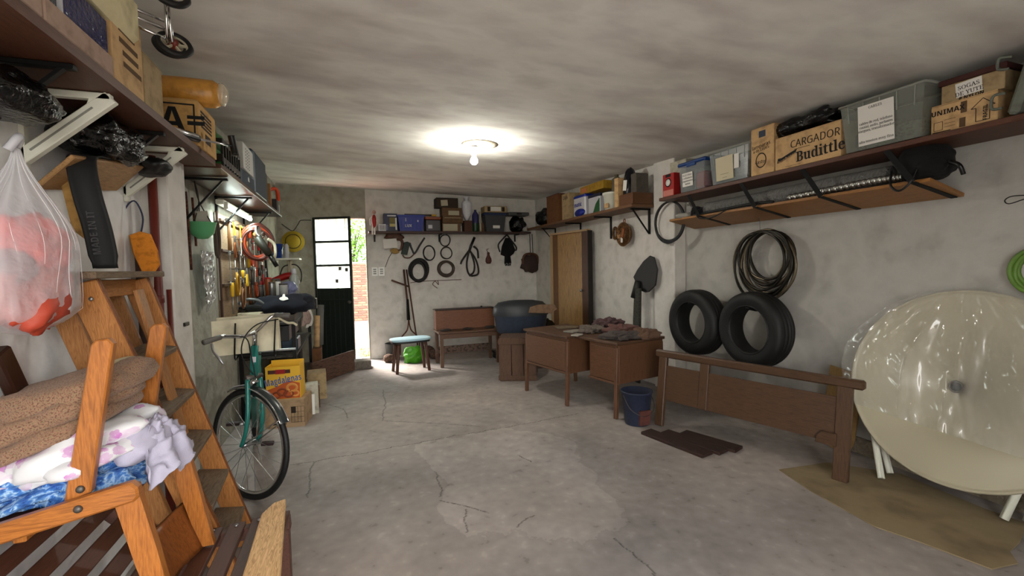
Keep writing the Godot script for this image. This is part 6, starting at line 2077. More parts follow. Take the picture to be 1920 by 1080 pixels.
	for q in [[-3.62, 1.98, 1.45, "dark rod hanging on the grey wall next to the pillar, nearer one"], [-3.75, 1.96, 1.62, "thin dark rod on the grey wall behind the green bowl, farther one"], [-4.28, 1.92, 1.20, "pale cord hanging down the wall left of the tool board"]]:
		s = st(true)
		tube(s, curve([V(-1.02, q[1], q[0]), V(-1.02, (q[1] + q[2]) / 2.0, q[0] - 0.02), V(-1.02, q[2], q[0] - 0.03)]), 0.008, 6)
		solo("wall_rod", s, mats["rusty"] if q[2] > 1.3 else M("palecord", Color(0.52, 0.5, 0.45), 0.8), q[3], "rod")
	# big orange cable coil with the tool hung through it
	t = thing("orange_cable_coil", "large coil of dark orange cable hanging before the tool board", "cable", V(-0.855, 1.745, -5.12), 22.0)
	for k in 9:
		s = st(true)
		tube(s, ring(V(rng.randf_range(-0.02, 0.02), -0.005 * k, 0.012 * k - 0.05), V(0.125 + rng.randf_range(-0.02, 0.02), 0, 0), V(0, 0.165 + rng.randf_range(-0.02, 0.015), 0), 30, 0.03), 0.012, 7, true)
		part(t, "loop", s, M("orangecable", Color(0.56, 0.19, 0.06), 0.4) if k % 2 else M("browncable", Color(0.25, 0.09, 0.05), 0.45))
	s = st(true)
	blob(s, V(0.0, 0.06, 0.03), V(0.06, 0.07, 0.05), 0.5, 0.8, 91)
	part(t, "silver_plug", s, mats["chrome"])
	t = thing("hand_pump", "dark olive hand pump with a black handle slung across the orange cable coil", "pump", V(-0.80, 1.66, -5.02), 20.0)
	s = st(true)
	tube(s, [V(-0.05, 0.11, 0.02), V(0.055, -0.06, 0.03)], 0.045, 12, false, 0.035)
	part(t, "olive_body", s, M("oliveb", Color(0.13, 0.125, 0.09), 0.5))
	s = st(true)
	tube(s, [V(0.055, -0.06, 0.03), V(0.115, -0.18, 0.04)], 0.022, 10)
	part(t, "black_handle", s, mats["blackplastic"])
	s = st(true)
	tube(s, curve([V(0.06, 0.10, -0.05), V(0.12, 0.05, -0.06), V(0.125, -0.04, -0.05), V(0.10, -0.12, -0.02), V(0.07, -0.13, 0.02)]), 0.015, 8)
	part(t, "pale_hose", s, mats["palelabel"])
	# small shelf in the corner with a blue pail, spray can and the red sander below it
	s = st()
	bx(s, V(-0.84, 1.60, -6.85), V(0.42, 0.022, 0.30), 0.003)
	solo("corner_shelf", s, mats["whitepaint"], "small white shelf in the far left corner with a blue pail on it", "shelf")
	t = thing("blue_pail", "bright blue plastic pail standing on the small white corner shelf", "pail", V(-0.93, 1.612, -6.85))
	s = st(true)
	lathe(s, [Vector2(0, 0), Vector2(0.075, 0), Vector2(0.09, 0.18), Vector2(0.096, 0.185), Vector2(0.096, 0.195), Vector2(0.08, 0.19), Vector2(0.07, 0.02), Vector2(0, 0.02)], 22)
	part(t, "pail", s, M("brightblue", Color(0.04, 0.20, 0.52), 0.35))
	s = st(true)
	tube(s, curve([V(-0.09, 0.18, 0), V(-0.06, 0.10, 0.085), V(0.06, 0.10, 0.085), V(0.09, 0.18, 0)]), 0.003, 5)
	part(t, "handle", s, mats["iron"])
	s = st(true)
	lathe(s, [Vector2(0, 0), Vector2(0.028, 0), Vector2(0.028, 0.17), Vector2(0.012, 0.20), Vector2(0, 0.20)], 14)
	solo("spray_can", s, mats["packwhite"], "white spray can right of the blue pail on the corner shelf", "can", V(-0.80, 1.612, -6.85))
	s = st(true)
	tube(s, [V(-0.76, 1.585, -6.80), V(-0.76, 1.34, -6.80)], 0.04, 12, false, 0.032)
	solo("hanging_white_bag", s, mats["palelabel"], "pale translucent bag hanging under the right end of the corner shelf", "bag")
	t = thing("red_sander", "red power sander lying on a stand in the far left corner", "sander", V(-0.86, 1.34, -6.75), 0)
	s = st(true)
	tube(s, curve([V(-0.22, -0.08, 0), V(-0.08, -0.02, 0), V(0.06, 0.03, 0), V(0.15, 0.03, 0)]), 0.035, 10, false, 0.05)
	part(t, "red_body", s, mats["red"])
	s = st(true)
	lathe(s, [Vector2(0, -0.03), Vector2(0.05, -0.03), Vector2(0.055, 0.0), Vector2(0.03, 0.04), Vector2(0, 0.045)], 16, T(V(0.17, -0.05, 0.02)))
	part(t, "grey_head", s, mats["packwhite"])
	s = st(true)
	tube(s, curve([V(0.1, 0.0, 0.02), V(0.22, -0.06, 0.0), V(0.24, 0.08, -0.02), V(0.17, 0.18, -0.03), V(0.03, 0.16, -0.02), V(-0.02, 0.05, 0.0)], 8), 0.009, 6)
	part(t, "power_cord", s, mats["rubber"])
	s = st()
	bx(s, V(-0.86, 0.60, -6.95), V(0.36, 1.24, 0.30), 0.004)
	solo("narrow_cabinet", s, M("dullcab", Color(0.20, 0.19, 0.165), 0.7, "worn", V(3, 3, 3)), "dull grey narrow cabinet in the far left corner under the red sander", "cabinet", V(0, fy(-6.9), 0))

# ---------------------------------------------------------------- bicycle
func bicycle() -> void:
	var t := thing("bicycle", "teal green city bicycle with a turned front wheel parked beside the white pillar", "bicycle", V(-0.655, 0.0, -3.18))
	t.rotation_degrees = V(0, 0, -4.0)
	var green := M("bikegreen", Color(0.10, 0.42, 0.38), 0.3)
	var s: SurfaceTool
	var d := V(0.72, 0, 0.69)
	var up := V(0, 1, 0)
	var hub := V(0, 0.348, 0)
	var side := V(0.69, 0, -0.72)
	var wheel := func(h: Vector3, dd: Vector3, called: String) -> void:
		var sd := dd.cross(up).normalized()
		var s1 := st(true)
		tube(s1, ring(h, dd * 0.331, up * 0.331, 56), 0.0175, 10, true)
		var w: MeshInstance3D = part(t, called, s1, mats["rubber"])
		s1 = st(true)
		tube(s1, ring(h, dd * 0.306, up * 0.306, 56), 0.011, 8, true)
		part(w, "rim", s1, mats["chrome"])
		s1 = st(true)
		tube(s1, [h - sd * 0.045, h + sd * 0.045], 0.016, 12)
		part(w, "hub", s1, mats["steel"])
		s1 = st()
		for k in 28:
			var a := TAU * k / 28.0
			var b := a + (0.45 if k % 4 < 2 else -0.45)
			var o := sd * (0.035 if k % 2 else -0.035)
			bar(s1, h + o + (dd * cos(b) + up * sin(b)) * 0.02, h + (dd * cos(a) + up * sin(a)) * 0.303, 0.0022, 0.0022, sd, 0.0)
		part(w, "spokes", s1, mats["steel"]).set_meta("kind", "stuff")
	wheel.call(hub, d, "front_wheel")
	wheel.call(V(-0.13, 0.348, -1.0), V(-0.12, 0, -1).normalized(), "rear_wheel")
	# fender over the front wheel with stays
	var rows := []
	for j in 22:
		var a := deg_to_rad(lerpf(31.0, 120.0, j / 21.0))
		var row := []
		for i in 7:
			var b := lerpf(-1.2, 1.2, i / 6.0)
			row.append(hub + (d * cos(a) + up * sin(a)) * (0.352 + 0.014 * cos(b)) + side * 0.03 * sin(b))
		rows.append(row)
	s = st(true)
	sheet(s, rows, 0.002, V(0, -1, 0))
	var fd := part(t, "fender", s, M("fenderdark", Color(0.16, 0.19, 0.19), 0.25))
	for e in [-1, 1]:
		s = st(true)
		var c := []
		for j in 22:
			var a := deg_to_rad(lerpf(31.0, 120.0, j / 21.0))
			c.append(hub + (d * cos(a) + up * sin(a)) * 0.357 + side * 0.029 * e)
		tube(s, c, 0.005, 5)
		part(fd, "chrome_edge", s, mats["chrome"])
	s = st()
	var q0 := []
	for j in 4:
		var a := deg_to_rad(lerpf(100.0, 119.0, j / 3.0))
		q0.append([hub + (d * cos(a) + up * sin(a)) * 0.372 - side * 0.022, hub + (d * cos(a) + up * sin(a)) * 0.372 + side * 0.022])
	sheet(s, q0, 0.003, V(0, -1, 0))
	part(fd, "white_tip", s, mats["packwhite"])
	for e in [-1, 1]:
		var a := deg_to_rad(35.0)
		s = st(true)
		tube(s, [hub + side * 0.05 * e, hub + (d * cos(a) + up * sin(a)) * 0.358 + side * 0.03 * e], 0.0045, 6)
		part(t, "fender_stay", s, mats["chrome"])
	# fork, stem, head tube
	for e in [-1, 1]:
		s = st(true)
		tube(s, curve([hub + side * 0.055 * e, hub + side * 0.054 * e + V(0.025, 0.09, 0.02), hub + side * 0.05 * e + V(0.03, 0.22, 0.02), hub + side * 0.042 * e + V(0.01, 0.41, -0.02)]), 0.011, 9, false, 0.015)
		part(t, "fork_blade", s, green)
	s = st(true)
	tube(s, [hub + side * -0.055 + V(0.008, 0.415, -0.025), hub + side * 0.055 + V(0.008, 0.415, -0.025)], 0.02, 10)
	part(t, "fork_crown", s, mats["oldsteel"])
	s = st(true)
	tube(s, [hub + V(0.015, 0.405, 0.04), hub + V(0.03, 0.39, 0.05)], 0.026, 10)
	part(t, "brake_caliper", s, mats["chrome"])
	s = st(true)
	tube(s, [V(0.008, 0.77, -0.03), V(0.0, 0.955, -0.07)], 0.023, 12)
	var ht := part(t, "head_tube", s, green)
	s = st()
	bx(s, V(0.006, 0.875, -0.027), V(0.022, 0.034, 0.004), 0.001)
	part(ht, "head_badge", s, mats["packwhite"])
	s = st(true)
	tube(s, [V(0.0, 0.95, -0.07), V(-0.004, 1.04, -0.085)], 0.015, 10)
	part(t, "stem", s, mats["chrome"])
	var hb := curve([V(-0.17, 1.035, 0.20), V(-0.13, 1.045, 0.14), V(-0.05, 1.03, 0.02), V(-0.004, 1.04, -0.085), V(0.04, 1.09, -0.13), V(0.085, 1.14, -0.15), V(0.15, 1.155, -0.14)], 5)
	s = st(true)
	tube(s, hb, 0.0115, 9)
	part(t, "handlebar", s, mats["chrome"])
	s = st(true)
	tube(s, [V(-0.20, 1.025, 0.24), V(-0.14, 1.043, 0.155)], 0.016, 10)
	part(t, "grip", s, M("greygrip", Color(0.36, 0.35, 0.33), 0.6))
	s = st(true)
	tube(s, [V(0.10, 1.146, -0.15), V(0.19, 1.15, -0.12)], 0.016, 10)
	part(t, "grip", s, mats["greygrip"])
	s = st(true)
	tube(s, curve([V(-0.17, 1.01, 0.2), V(-0.155, 0.97, 0.22), V(-0.12, 0.93, 0.24), V(-0.10, 0.90, 0.24)]), 0.007, 6)
	part(t, "brake_lever", s, mats["steel"])
	s = st(true)
	tube(s, curve([V(0.12, 1.13, -0.14), V(0.18, 1.10, -0.12), V(0.215, 1.10, -0.11), V(0.24, 1.085, -0.10)]), 0.008, 6)
	part(t, "brake_lever", s, mats["cream"])
	s = st(true)
	tube(s, curve([V(-0.12, 1.05, 0.15), V(-0.02, 1.03, 0.10), V(0.0, 0.92, 0.04), V(0.03, 0.78, 0.05)]), 0.004, 5)
	part(t, "brake_cable", s, mats["rubber"])
	s = st(true)
	tube(s, curve([V(0.12, 1.12, -0.14), V(0.02, 1.10, -0.02), V(-0.04, 1.02, 0.04), V(-0.05, 0.9, 0.02), V(0.02, 0.76, -0.02)]), 0.004, 5)
	part(t, "brake_cable", s, mats["rubber"])
	# frame going back along the wall
	for q in [[V(0.006, 0.80, -0.04), V(-0.06, 0.30, -0.52), 0.02], [V(0.002, 0.90, -0.06), V(-0.07, 0.52, -0.60), 0.017], [V(-0.06, 0.30, -0.52), V(-0.08, 0.86, -0.72), 0.018], [V(-0.06, 0.30, -0.52), V(-0.09, 0.348, -1.0), 0.012], [V(-0.06, 0.30, -0.52), V(-0.17, 0.348, -1.0), 0.012], [V(-0.08, 0.80, -0.70), V(-0.09, 0.348, -1.0), 0.010], [V(-0.08, 0.80, -0.70), V(-0.17, 0.348, -1.0), 0.010]]:
		s = st(true)
		tube(s, [q[0], q[1]], q[2], 10)
		part(t, "frame_tube", s, green)
	s = st(true)
	blob(s, V(-0.08, 0.90, -0.74), V(0.09, 0.04, 0.13), 0.15, 0.6, 7, Transform3D.IDENTITY, 20, 12)
	part(t, "saddle", s, mats["blackplastic"])
	s = st(true)
	tube(s, ring(V(-0.02, 0.30, -0.52), V(0, 0.085, 0), V(0, 0, 0.085), 24), 0.005, 6, true)
	part(t, "chainring", s, mats["oldsteel"])
	s = st()
	bar(s, V(-0.005, 0.30, -0.52), V(-0.005, 0.20, -0.40), 0.02, 0.012, V(1, 0, 0), 0.002)
	part(t, "crank", s, mats["steel"])
	s = st()
	bx(s, V(0.045, 0.20, -0.40), V(0.08, 0.02, 0.05), 0.004)
	part(t, "pedal", s, M("pedalred", Color(0.16, 0.05, 0.05), 0.6))
	s = st()
	bar(s, V(-0.115, 0.30, -0.52), V(-0.115, 0.36, -0.36), 0.02, 0.012, V(1, 0, 0), 0.002)
	part(t, "crank", s, mats["steel"])
	s = st()
	bx(s, V(-0.165, 0.37, -0.36), V(0.08, 0.02, 0.05), 0.004)
	part(t, "pedal", s, mats["pedalred"])
	# wire carrier behind the bars with the cream box in it
	s = st(true)
	for q in [[V(-0.13, 0.86, -0.30), V(-0.13, 1.09, -0.16)], [V(0.10, 0.88, -0.30), V(0.10, 1.12, -0.17)]]:
		tube(s, curve([q[0], V(q[0].x, q[0].y, -0.175), q[1]], 4), 0.005, 6)
	tube(s, [V(-0.16, 0.862, -0.29), V(0.16, 0.862, -0.29)], 0.005, 6)
	tube(s, [V(0.0, 0.862, -0.29), V(0.0, 0.93, -0.07)], 0.006, 6)
	part(t, "wire_carrier", s, mats["iron"]).set_meta("kind", "stuff")
	t = thing("cream_carton", "open cream cardboard carton carried behind the bicycle's handlebar", "box", V(-0.655, 0.875, -3.48), 10.0)
	t.rotation_degrees = V(-6, 4, 2)
	var cm: Material = mats["creamcard"]
	for q in [[V(-0.01, 0.12, 0.085), V(0.38, 0.23, 0.004)], [V(-0.01, 0.13, -0.085), V(0.38, 0.26, 0.004)], [V(-0.20, 0.12, 0), V(0.004, 0.23, 0.166)], [V(0.18, 0.12, 0), V(0.004, 0.23, 0.166)], [V(-0.01, 0.006, 0), V(0.37, 0.004, 0.166)]]:
		s = st()
		bx(s, q[0], q[1], 0.0)
		part(t, "carton_side", s, cm)
	s = st()
	bx(s, V(-0.13, 0.20, 0.0), V(0.11, 0.05, 0.15), 0.01)
	part(t, "brown_contents", s, mats["browncard"])

# ---------------------------------------------------------------- the left shelves and what hangs there
func left_shelf() -> void:
	var s := st()
	var sw := wood("leftshelf", Color(0.36, 0.22, 0.15), 2, 0.5)
	prism(s, [Vector2(-1.05, 0.6), Vector2(-0.75, 0.6), Vector2(-0.75, 3.24), Vector2(-0.915, 3.24), Vector2(-0.915, 2.975), Vector2(-1.05, 2.975)], 0.035, T(V(0, 2.098, 0), V(-90, 0, 0)), 0.003)
	solo("wall_shelf", s, sw, "brown wall shelf above the white brackets on the left wall", "shelf")
	s = st()
	bx(s, V(-0.885, 2.098, -4.66), V(0.30, 0.03, 2.72), 0.003)
	solo("wall_shelf", s, wood("leftshelf2", Color(0.30, 0.18, 0.115), 2, 0.35), "brown wall shelf above the fluorescent tube on the left wall", "shelf")
	for q in [[-1.80, "black flat iron bracket under the near left shelf before the white brackets"], [-2.52, "black flat iron bracket under the near left shelf between the white brackets"]]:
		bracket("iron_bracket", q[1], V(-1.05, 2.08, q[0]), 90.0, 0.27, 0.24, true, "")
	for q in [[-3.62, "thin black iron bracket under the second left shelf next to the pillar"], [-4.45, "thin black iron bracket under the second left shelf at the tube light"], [-5.50, "thin black iron bracket under the far part of the second left shelf"]]:
		bracket("iron_bracket", q[1], V(-1.05, 2.08, q[0]), 90.0, 0.28, 0.30, true, "")
	# white pressed metal brackets with a triangular opening
	for q in [[-2.05, "white pressed metal shelf bracket nearest the camera on the left wall"], [-2.80, "white pressed metal shelf bracket next to the red pipe on the left wall"]]:
		var t := thing("white_bracket", q[1], "bracket", V(-1.05, 2.078, q[0]))
		var outer := [Vector2(0.0, 0.0), Vector2(0.262, 0.0), Vector2(0.268, -0.012), Vector2(0.0, -0.26)]
		s = st()
		bar(s, V(0, -0.012, 0), V(0.262, -0.012, 0), 0.024, 0.03, V(0, 1, 0), 0.003)
		part(t, "arm", s, mats["whitepaint"])
		s = st()
		bar(s, V(0.262, -0.012, 0), V(0.0, -0.245, 0), 0.046, 0.03, V(0, 1, 0), 0.003)
		var b := part(t, "brace", s, mats["whitepaint"])
		s = st()
		bar(s, V(0.21, -0.055, 0.014), V(0.03, -0.218, 0.014), 0.007, 0.006, V(0, 1, 0), 0.001)
		part(b, "pressed_groove", s, M("groove", Color(0.52, 0.52, 0.48), 0.6))
		s = st()
		bx(s, V(0.008, -0.14, 0), V(0.016, 0.29, 0.03), 0.003)
		part(t, "wall_plate", s, mats["whitepaint"])
		s = st()
		prism(s, [Vector2(0.20, -0.022), Vector2(0.262, -0.008), Vector2(0.205, -0.06), Vector2(0.165, -0.085), Vector2(0.19, -0.05)], 0.024, T())
		part(t, "gusset", s, mats["whitepaint"])
	# boards, bags and cork resting in the brackets
	s = st()
	bx(s, V(0, 0.008, 0), V(0.17, 0.016, 0.60), 0.003, T(Vector3.ZERO, V(9, 0, 44)))
	solo("tan_board", s, wood("raftboard", Color(0.68, 0.52, 0.33), 2, 0.6), "tan board resting on the white brackets under the near left shelf", "board", V(-0.968, 1.835, -2.36))
	s = st(true)
	blob(s, V(0, 0.06, 0), V(0.10, 0.065, 0.20), 0.6, 0.6, 101, Transform3D.IDENTITY, 36, 22)
	solo("black_garbage_bag", s, mats["blackbag"], "black plastic bag under the shelf nearest the camera, inside the first white bracket", "bag", V(-0.95, 1.90, -1.80))
	s = st(true)
	blob(s, V(0, 0.07, 0), V(0.115, 0.085, 0.25), 0.6, 0.6, 102, Transform3D.IDENTITY, 36, 22)
	solo("black_garbage_bag", s, mats["blackbag"], "shiny black plastic bag lying on the tan board between the white brackets", "bag", V(-0.93, 1.905, -2.36))
	s = st(true)
	blob(s, V(0, 0.05, 0), V(0.07, 0.05, 0.10), 0.6, 0.7, 103)
	solo("black_strap_roll", s, mats["blackpaint"], "black rolled strap at the far end of the tan board by the second bracket", "roll", V(-0.90, 1.91, -2.70))
	s = st()
	prism(s, [Vector2(-1.02, 1.80), Vector2(-0.945, 1.80), Vector2(-0.93, 1.575), Vector2(-0.95, 1.56), Vector2(-0.99, 1.60)], 0.022, T(V(0, 0, -2.2)), 0.003)
	solo("cork_piece", s, M("cork", Color(0.72, 0.56, 0.31), 0.95, "mottle", V(3, 3, 3), 0.2, "fine"), "tan cork-like slab hanging below the tan board beside the black strip", "cork")
	# black moulded strip with raised lettering
	var t := thing("black_strip", "curved black rubber strip with raised lettering hanging from the tan board", "strip", V(-0.94, 1.88, -2.10))
	var g := []
	var ps := curve([V(0.0, 0.02, -0.20), V(0.01, 0.0, -0.07), V(0.03, -0.05, 0.0), V(0.05, -0.16, 0.02), V(0.07, -0.29, 0.01), V(0.082, -0.43, 0.0)], 5)
	for j in ps.size():
		var row := []
		var wd := 0.042 if j < ps.size() - 2 else 0.036
		for k in [[-1.0, 0.0], [-0.86, 0.008], [-0.7, 0.0], [0.7, 0.0], [0.86, 0.008], [1.0, 0.0]]:
			row.append(Vector3(ps[j]) + V(0.95, 0, -0.3) * wd * k[0] + V(0.3, 0.1, 0.95) * k[1])
		g.append(row)
	g.reverse()
	s = st(true)
	sheet(s, g, 0.008, V(-0.3, -0.1, -0.95))
	part(t, "rubber_strip", s, M("mattblack", Color(0.025, 0.025, 0.026), 0.75))
	text(t, "MADE IN IT", 0.022, M("embossed", Color(0.045, 0.045, 0.046), 0.6), T(V(0.062, -0.30, 0.022), V(0, 17, 95)), "Droid Sans", true)
	# plastic carrier bag with pink things
	t = thing("plastic_bag", "white translucent plastic bag with pink and orange things hanging from the first bracket", "bag", V(-0.935, 1.47, -1.80))
	s = st(true)
	blob(s, V(0.0, 0.0, -0.01), V(0.075, 0.13, 0.14), 0.6, 0.7, 111, Transform3D.IDENTITY, 40, 28, 0.85)
	part(t, "pink_contents", s, M("pinkstuff", Color(0.93, 0.36, 0.33), 0.7, "mottle", V(2, 2, 2)))
	s = st(true)
	blob(s, V(0.015, -0.10, 0.03), V(0.075, 0.10, 0.14), 0.7, 0.8, 112, Transform3D.IDENTITY, 40, 26, 0.9)
	part(t, "orange_contents", s, M("coralstuff", Color(0.70, 0.26, 0.17), 0.6))
	s = st(true)
	blob(s, V(0.02, -0.03, 0.10), V(0.06, 0.06, 0.08), 0.6, 0.8, 113)
	part(t, "grey_contents", s, M("bluegreystuff", Color(0.56, 0.36, 0.36), 0.8))
	g = []
	var n := FastNoiseLite.new()
	n.seed = 13
	n.frequency = 0.7
	for j in 31:
		var v := j / 30.0
		var row := []
		for i in 89:
			var a := TAU * i / 88.0
			var k := 0.05 + 0.95 * smoothstep(0.0, 0.55, v) if v < 0.55 else 1.0 - 0.9 * pow(maxf(0.0, (v - 0.86) / 0.14), 2.0)
			var f := 1.0 + 0.10 * n.get_noise_2d(cos(a) * 3.0 + i * 0.0, v * 1.5 + sin(a) * 3.0) + 0.07 * sin(a * 11.0 + 2.0 * v) * (1.05 - v)
			row.append(V(cos(a) * 0.102 * k * f, 0.36 - v * 0.585, -sin(a) * 0.20 * k * f))
		g.append(row)
	s = st(true)
	sheet(s, g)
	var bagm := M("milkybag", Color(0.93, 0.93, 0.95, 0.36), 0.3, "", V(1.5, 1.5, 1.5), 0.5)
	bagm.transparency = BaseMaterial3D.TRANSPARENCY_ALPHA
	bagm.cull_mode = BaseMaterial3D.CULL_DISABLED
	part(t, "translucent_film", s, bagm)
	s = st(true)
	for k in 13:
		var a := -1.9 + 0.33 * k + rng.randf_range(-0.08, 0.08)
		var pts := []
		var reach: float = rng.randf_range(0.45, 0.95)
		for j in 14:
			var v := 0.02 + reach * j / 13.0
			var kk := 0.05 + 0.95 * smoothstep(0.0, 0.55, v) if v < 0.55 else 1.0 - 0.9 * pow(maxf(0.0, (v - 0.86) / 0.14), 2.0)
			var aa := a + 0.12 * sin(v * 7.0 + k)
			pts.append(V(cos(aa) * 0.104 * kk, 0.36 - v * 0.585, -sin(aa) * 0.205 * kk))
		tube(s, pts, 0.0022, 5, false, 0.0007)
	var ridge := M("filmridge", Color(0.97, 0.97, 0.98, 0.38), 0.35)
	ridge.transparency = BaseMaterial3D.TRANSPARENCY_ALPHA
	part(t, "film_folds", s, ridge).set_meta("kind", "stuff")
	s = st(true)
	tube(s, curve([V(0.0, 0.345, 0), V(0.01, 0.375, 0.0), V(0.02, 0.365, 0.03), V(0.0, 0.33, 0.035)]), 0.012, 7)
	part(t, "knot", s, mats["packwhite"])
	# sheepskin and suede pads with a blue cord loop
	t = thing("suede_pad", "orange suede pad hanging in front of a white pad near the red pipe", "pad", V(-0.985, 1.50, -2.80))
	s = st()
	prism(s, [Vector2(-0.09, 0.11), Vector2(-0.02, 0.14), Vector2(0.05, 0.12), Vector2(0.09, 0.0), Vector2(0.10, -0.10), Vector2(0.06, -0.16), Vector2(-0.02, -0.16), Vector2(-0.07, -0.02)], 0.02, T(V(0.010, 0.045, 0.02), V(0, 8, 0)) * Transform3D(Basis.from_scale(V(0.62, 0.70, 1)), Vector3.ZERO), 0.007)
	part(t, "suede", s, M("suede", Color(0.84, 0.52, 0.14), 0.95, "mottle", V(4, 4, 4)))
	s = st(true)
	tube(s, curve([V(0.0, 0.13, 0.02), V(0.005, 0.22, 0.0), V(-0.03, 0.30, -0.01), V(-0.075, 0.24, -0.01), V(-0.07, 0.13, 0.0)]), 0.004, 5)
	part(t, "blue_cord", s, M("bluecord", Color(0.16, 0.19, 0.30), 0.7))
	s = st()
	prism(s, [Vector2(-0.09, 0.10), Vector2(-0.03, 0.13), Vector2(0.07, 0.11), Vector2(0.10, -0.05), Vector2(0.09, -0.24), Vector2(-0.05, -0.24), Vector2(-0.06, -0.10)], 0.026, T(V(-1.022, 1.535, -2.835), V(0, 5, 0)) * Transform3D(Basis.from_scale(V(0.62, 0.75, 1)), Vector3.ZERO), 0.008)
	solo("white_pad", s, cloth("fleece", Color(0.74, 0.69, 0.63), 18.0), "white padded cloth hanging behind the orange suede pad", "pad")
	# pipes standing by the pilaster
	for q in [[-0.965, -2.90, 0.0, 2.05, 0.021, "redpipe", "tall reddish brown pipe standing before the white pillar up to the shelf"], [-1.01, -2.82, 0.0, 1.60, 0.020, "brownpipe", "shorter dark brown pipe standing left of the tall red pipe"], [-0.935, -2.955, 0.0, 1.34, 0.012, "redpipe", "thin short red pipe standing right of the tall red pipe"]]:
		M("redpipe", Color(0.38, 0.12, 0.075), 0.5)
		M("brownpipe", Color(0.20, 0.10, 0.075), 0.6)
		t = thing("pipe", q[6], "pipe", V(q[0], 0.0, q[1]))
		s = st(true)
		tube(s, [V(0, 0.002, 0), V(0, q[3], 0)], q[4], 14)
		part(t, "pipe_wall", s, mats[q[5]])
		s = st(true)
		tube(s, [V(0, q[3] * 0.62, 0), V(0, q[3] * 0.62 + 0.04, 0)], q[4] * 1.18, 14)
		part(t, "coupling", s, mats[q[5]])
	s = st()
	bx(s, V(-0.915, 1.128, -3.13), V(0.012, 0.022, 0.075), 0.002)
	solo("switch_slot", s, mats["blackplastic"], "small black slot in the face of the left white pillar", "socket")
	# ---- on the near shelf
	var y := 2.117
	t = thing("foam_slab", "long cream foam slab lying over the packs on the near left shelf", "foam", V(-0.87, y + 0.20, -1.62))
	s = st()
	bx(s, V(0, 0.09, 0), V(0.26, 0.17, 1.16), 0.02)
	part(t, "slab", s, M("foam", Color(0.86, 0.82, 0.66), 0.95, "mottle", V(1, 1, 1), 0.1))
	for q in [[-1.72, 0.50, "pinkish pale wrapped slab at the front of the near left shelf, nearer one"], [-2.0, 0.40, "pinkish pale wrapped slab at the front of the near left shelf, farther one"]]:
		s = st()
		bx(s, V(-0.86, y + 0.035, -1.40 if q[0] > -1.8 else -1.79), V(0.22, 0.07, 0.38), 0.004)
		solo("pale_slab", s, M("palepink", Color(0.66, 0.56, 0.50), 0.85, "mottle", V(2, 2, 2)), q[2], "slab")
	t = thing("blue_pack", "dark blue film-wrapped pack lying on the pale slabs of the near left shelf", "pack", V(-0.86, y + 0.071, -1.84))
	s = st()
	bx(s, V(0, 0.06, 0), V(0.20, 0.118, 0.27), 0.006)
	part(t, "pack", s, M("wrapblue", Color(0.06, 0.08, 0.32), 0.2, "", V(2, 2, 2), 0.3))
	s = st()
	bx(s, V(0, 0.06, 0.22), V(0.19, 0.118, 0.15), 0.006)
	part(t, "grey_end", s, M("wrapgrey", Color(0.20, 0.22, 0.25), 0.2, "", V(2, 2, 2), 0.3))
	s = st()
	bx(s, V(0, 0.06, 0.14), V(0.206, 0.122, 0.008), 0.0)
	part(t, "white_stripe", s, mats["packwhite"])
	t = carton("brown cardboard carton with printed lines facing the room on the near left shelf", V(-0.90, y, -2.13), V(0.25, 0.295, 0.28), 90, mats["cardboard"], false)
	for k in 5:
		s = st()
		bx(s, V(-0.02 + 0.012 * k, 0.25 - 0.04 * k, 0.141), V(0.15 - 0.02 * (k % 2), 0.018, 0.001), 0.0)
		part(t, "printed_line", s, M("printtan", Color(0.34, 0.25, 0.15), 0.9))
	carton("plain tan carton between the printed carton and the UA box on the near left shelf", V(-0.895, y, -2.375), V(0.20, 0.22, 0.26), 90, mats["palecard"], true)
	t = carton("cardboard box lettered UA in a black frame on the near left shelf", V(-0.885, y, -3.06), V(0.29, 0.24, 0.34), 0, M("uacard", Color(0.76, 0.60, 0.36), 0.85, "mottle", V(2, 2, 2)), false)
	text(t, "UA=", 0.13, mats["ink"], T(V(0.015, 0.13, 0.171)), "Droid Sans", true)
	s = st()
	for q in [[V(0, 0.215, 0.171), V(0.26, 0.008, 0.001)], [V(0, 0.04, 0.171), V(0.26, 0.008, 0.001)], [V(0.128, 0.128, 0.171), V(0.008, 0.18, 0.001)], [V(-0.128, 0.128, 0.171), V(0.008, 0.18, 0.001)]]:
		bx(s, q[0], q[1], 0.0)
	part(t, "printed_frame", s, mats["ink"]).set_meta("kind", "stuff")
	s = st()
	for k in 5:
		bx(s, V(0.146, 0.20 - 0.02 * k, 0.02), V(0.001, 0.012, 0.20), 0.0)
	bx(s, V(0.146, 0.07, 0.0), V(0.001, 0.05, 0.10), 0.0)
	part(t, "printed_block", s, mats["inkbrown"]).set_meta("kind", "stuff")
	t = thing("wrapped_roll", "amber brown roll in clear wrap lying on the UA box near the ceiling", "roll", V(-0.83, y + 0.248, -3.03))
	s = st(true)
	lathe(s, [Vector2(0, -0.17), Vector2(0.06, -0.165), Vector2(0.075, -0.14), Vector2(0.078, 0.0), Vector2(0.075, 0.14), Vector2(0.055, 0.165), Vector2(0, 0.17)], 24, T(V(0, 0.08, 0), V(0, 0, 90)))
	part(t, "roll", s, M("amber", Color(0.86, 0.62, 0.27), 0.35, "mottle", V(2, 2, 2), 0.1))
	s = st(true)
	blob(s, V(0.175, 0.08, 0), V(0.03, 0.06, 0.06), 0.5, 0.8, 121)
	part(t, "twisted_wrap", s, clear("wrapfilm", Color(0.95, 0.9, 0.8), 0.35))
	t = thing("hand_air_pump", "black and chrome air pump lying before the UA box on the near left shelf", "pump", V(-0.80, y + 0.022, -2.72))
	s = st(true)
	tube(s, [V(-0.07, 0, 0.12), V(0.07, 0, -0.115)], 0.02, 14)
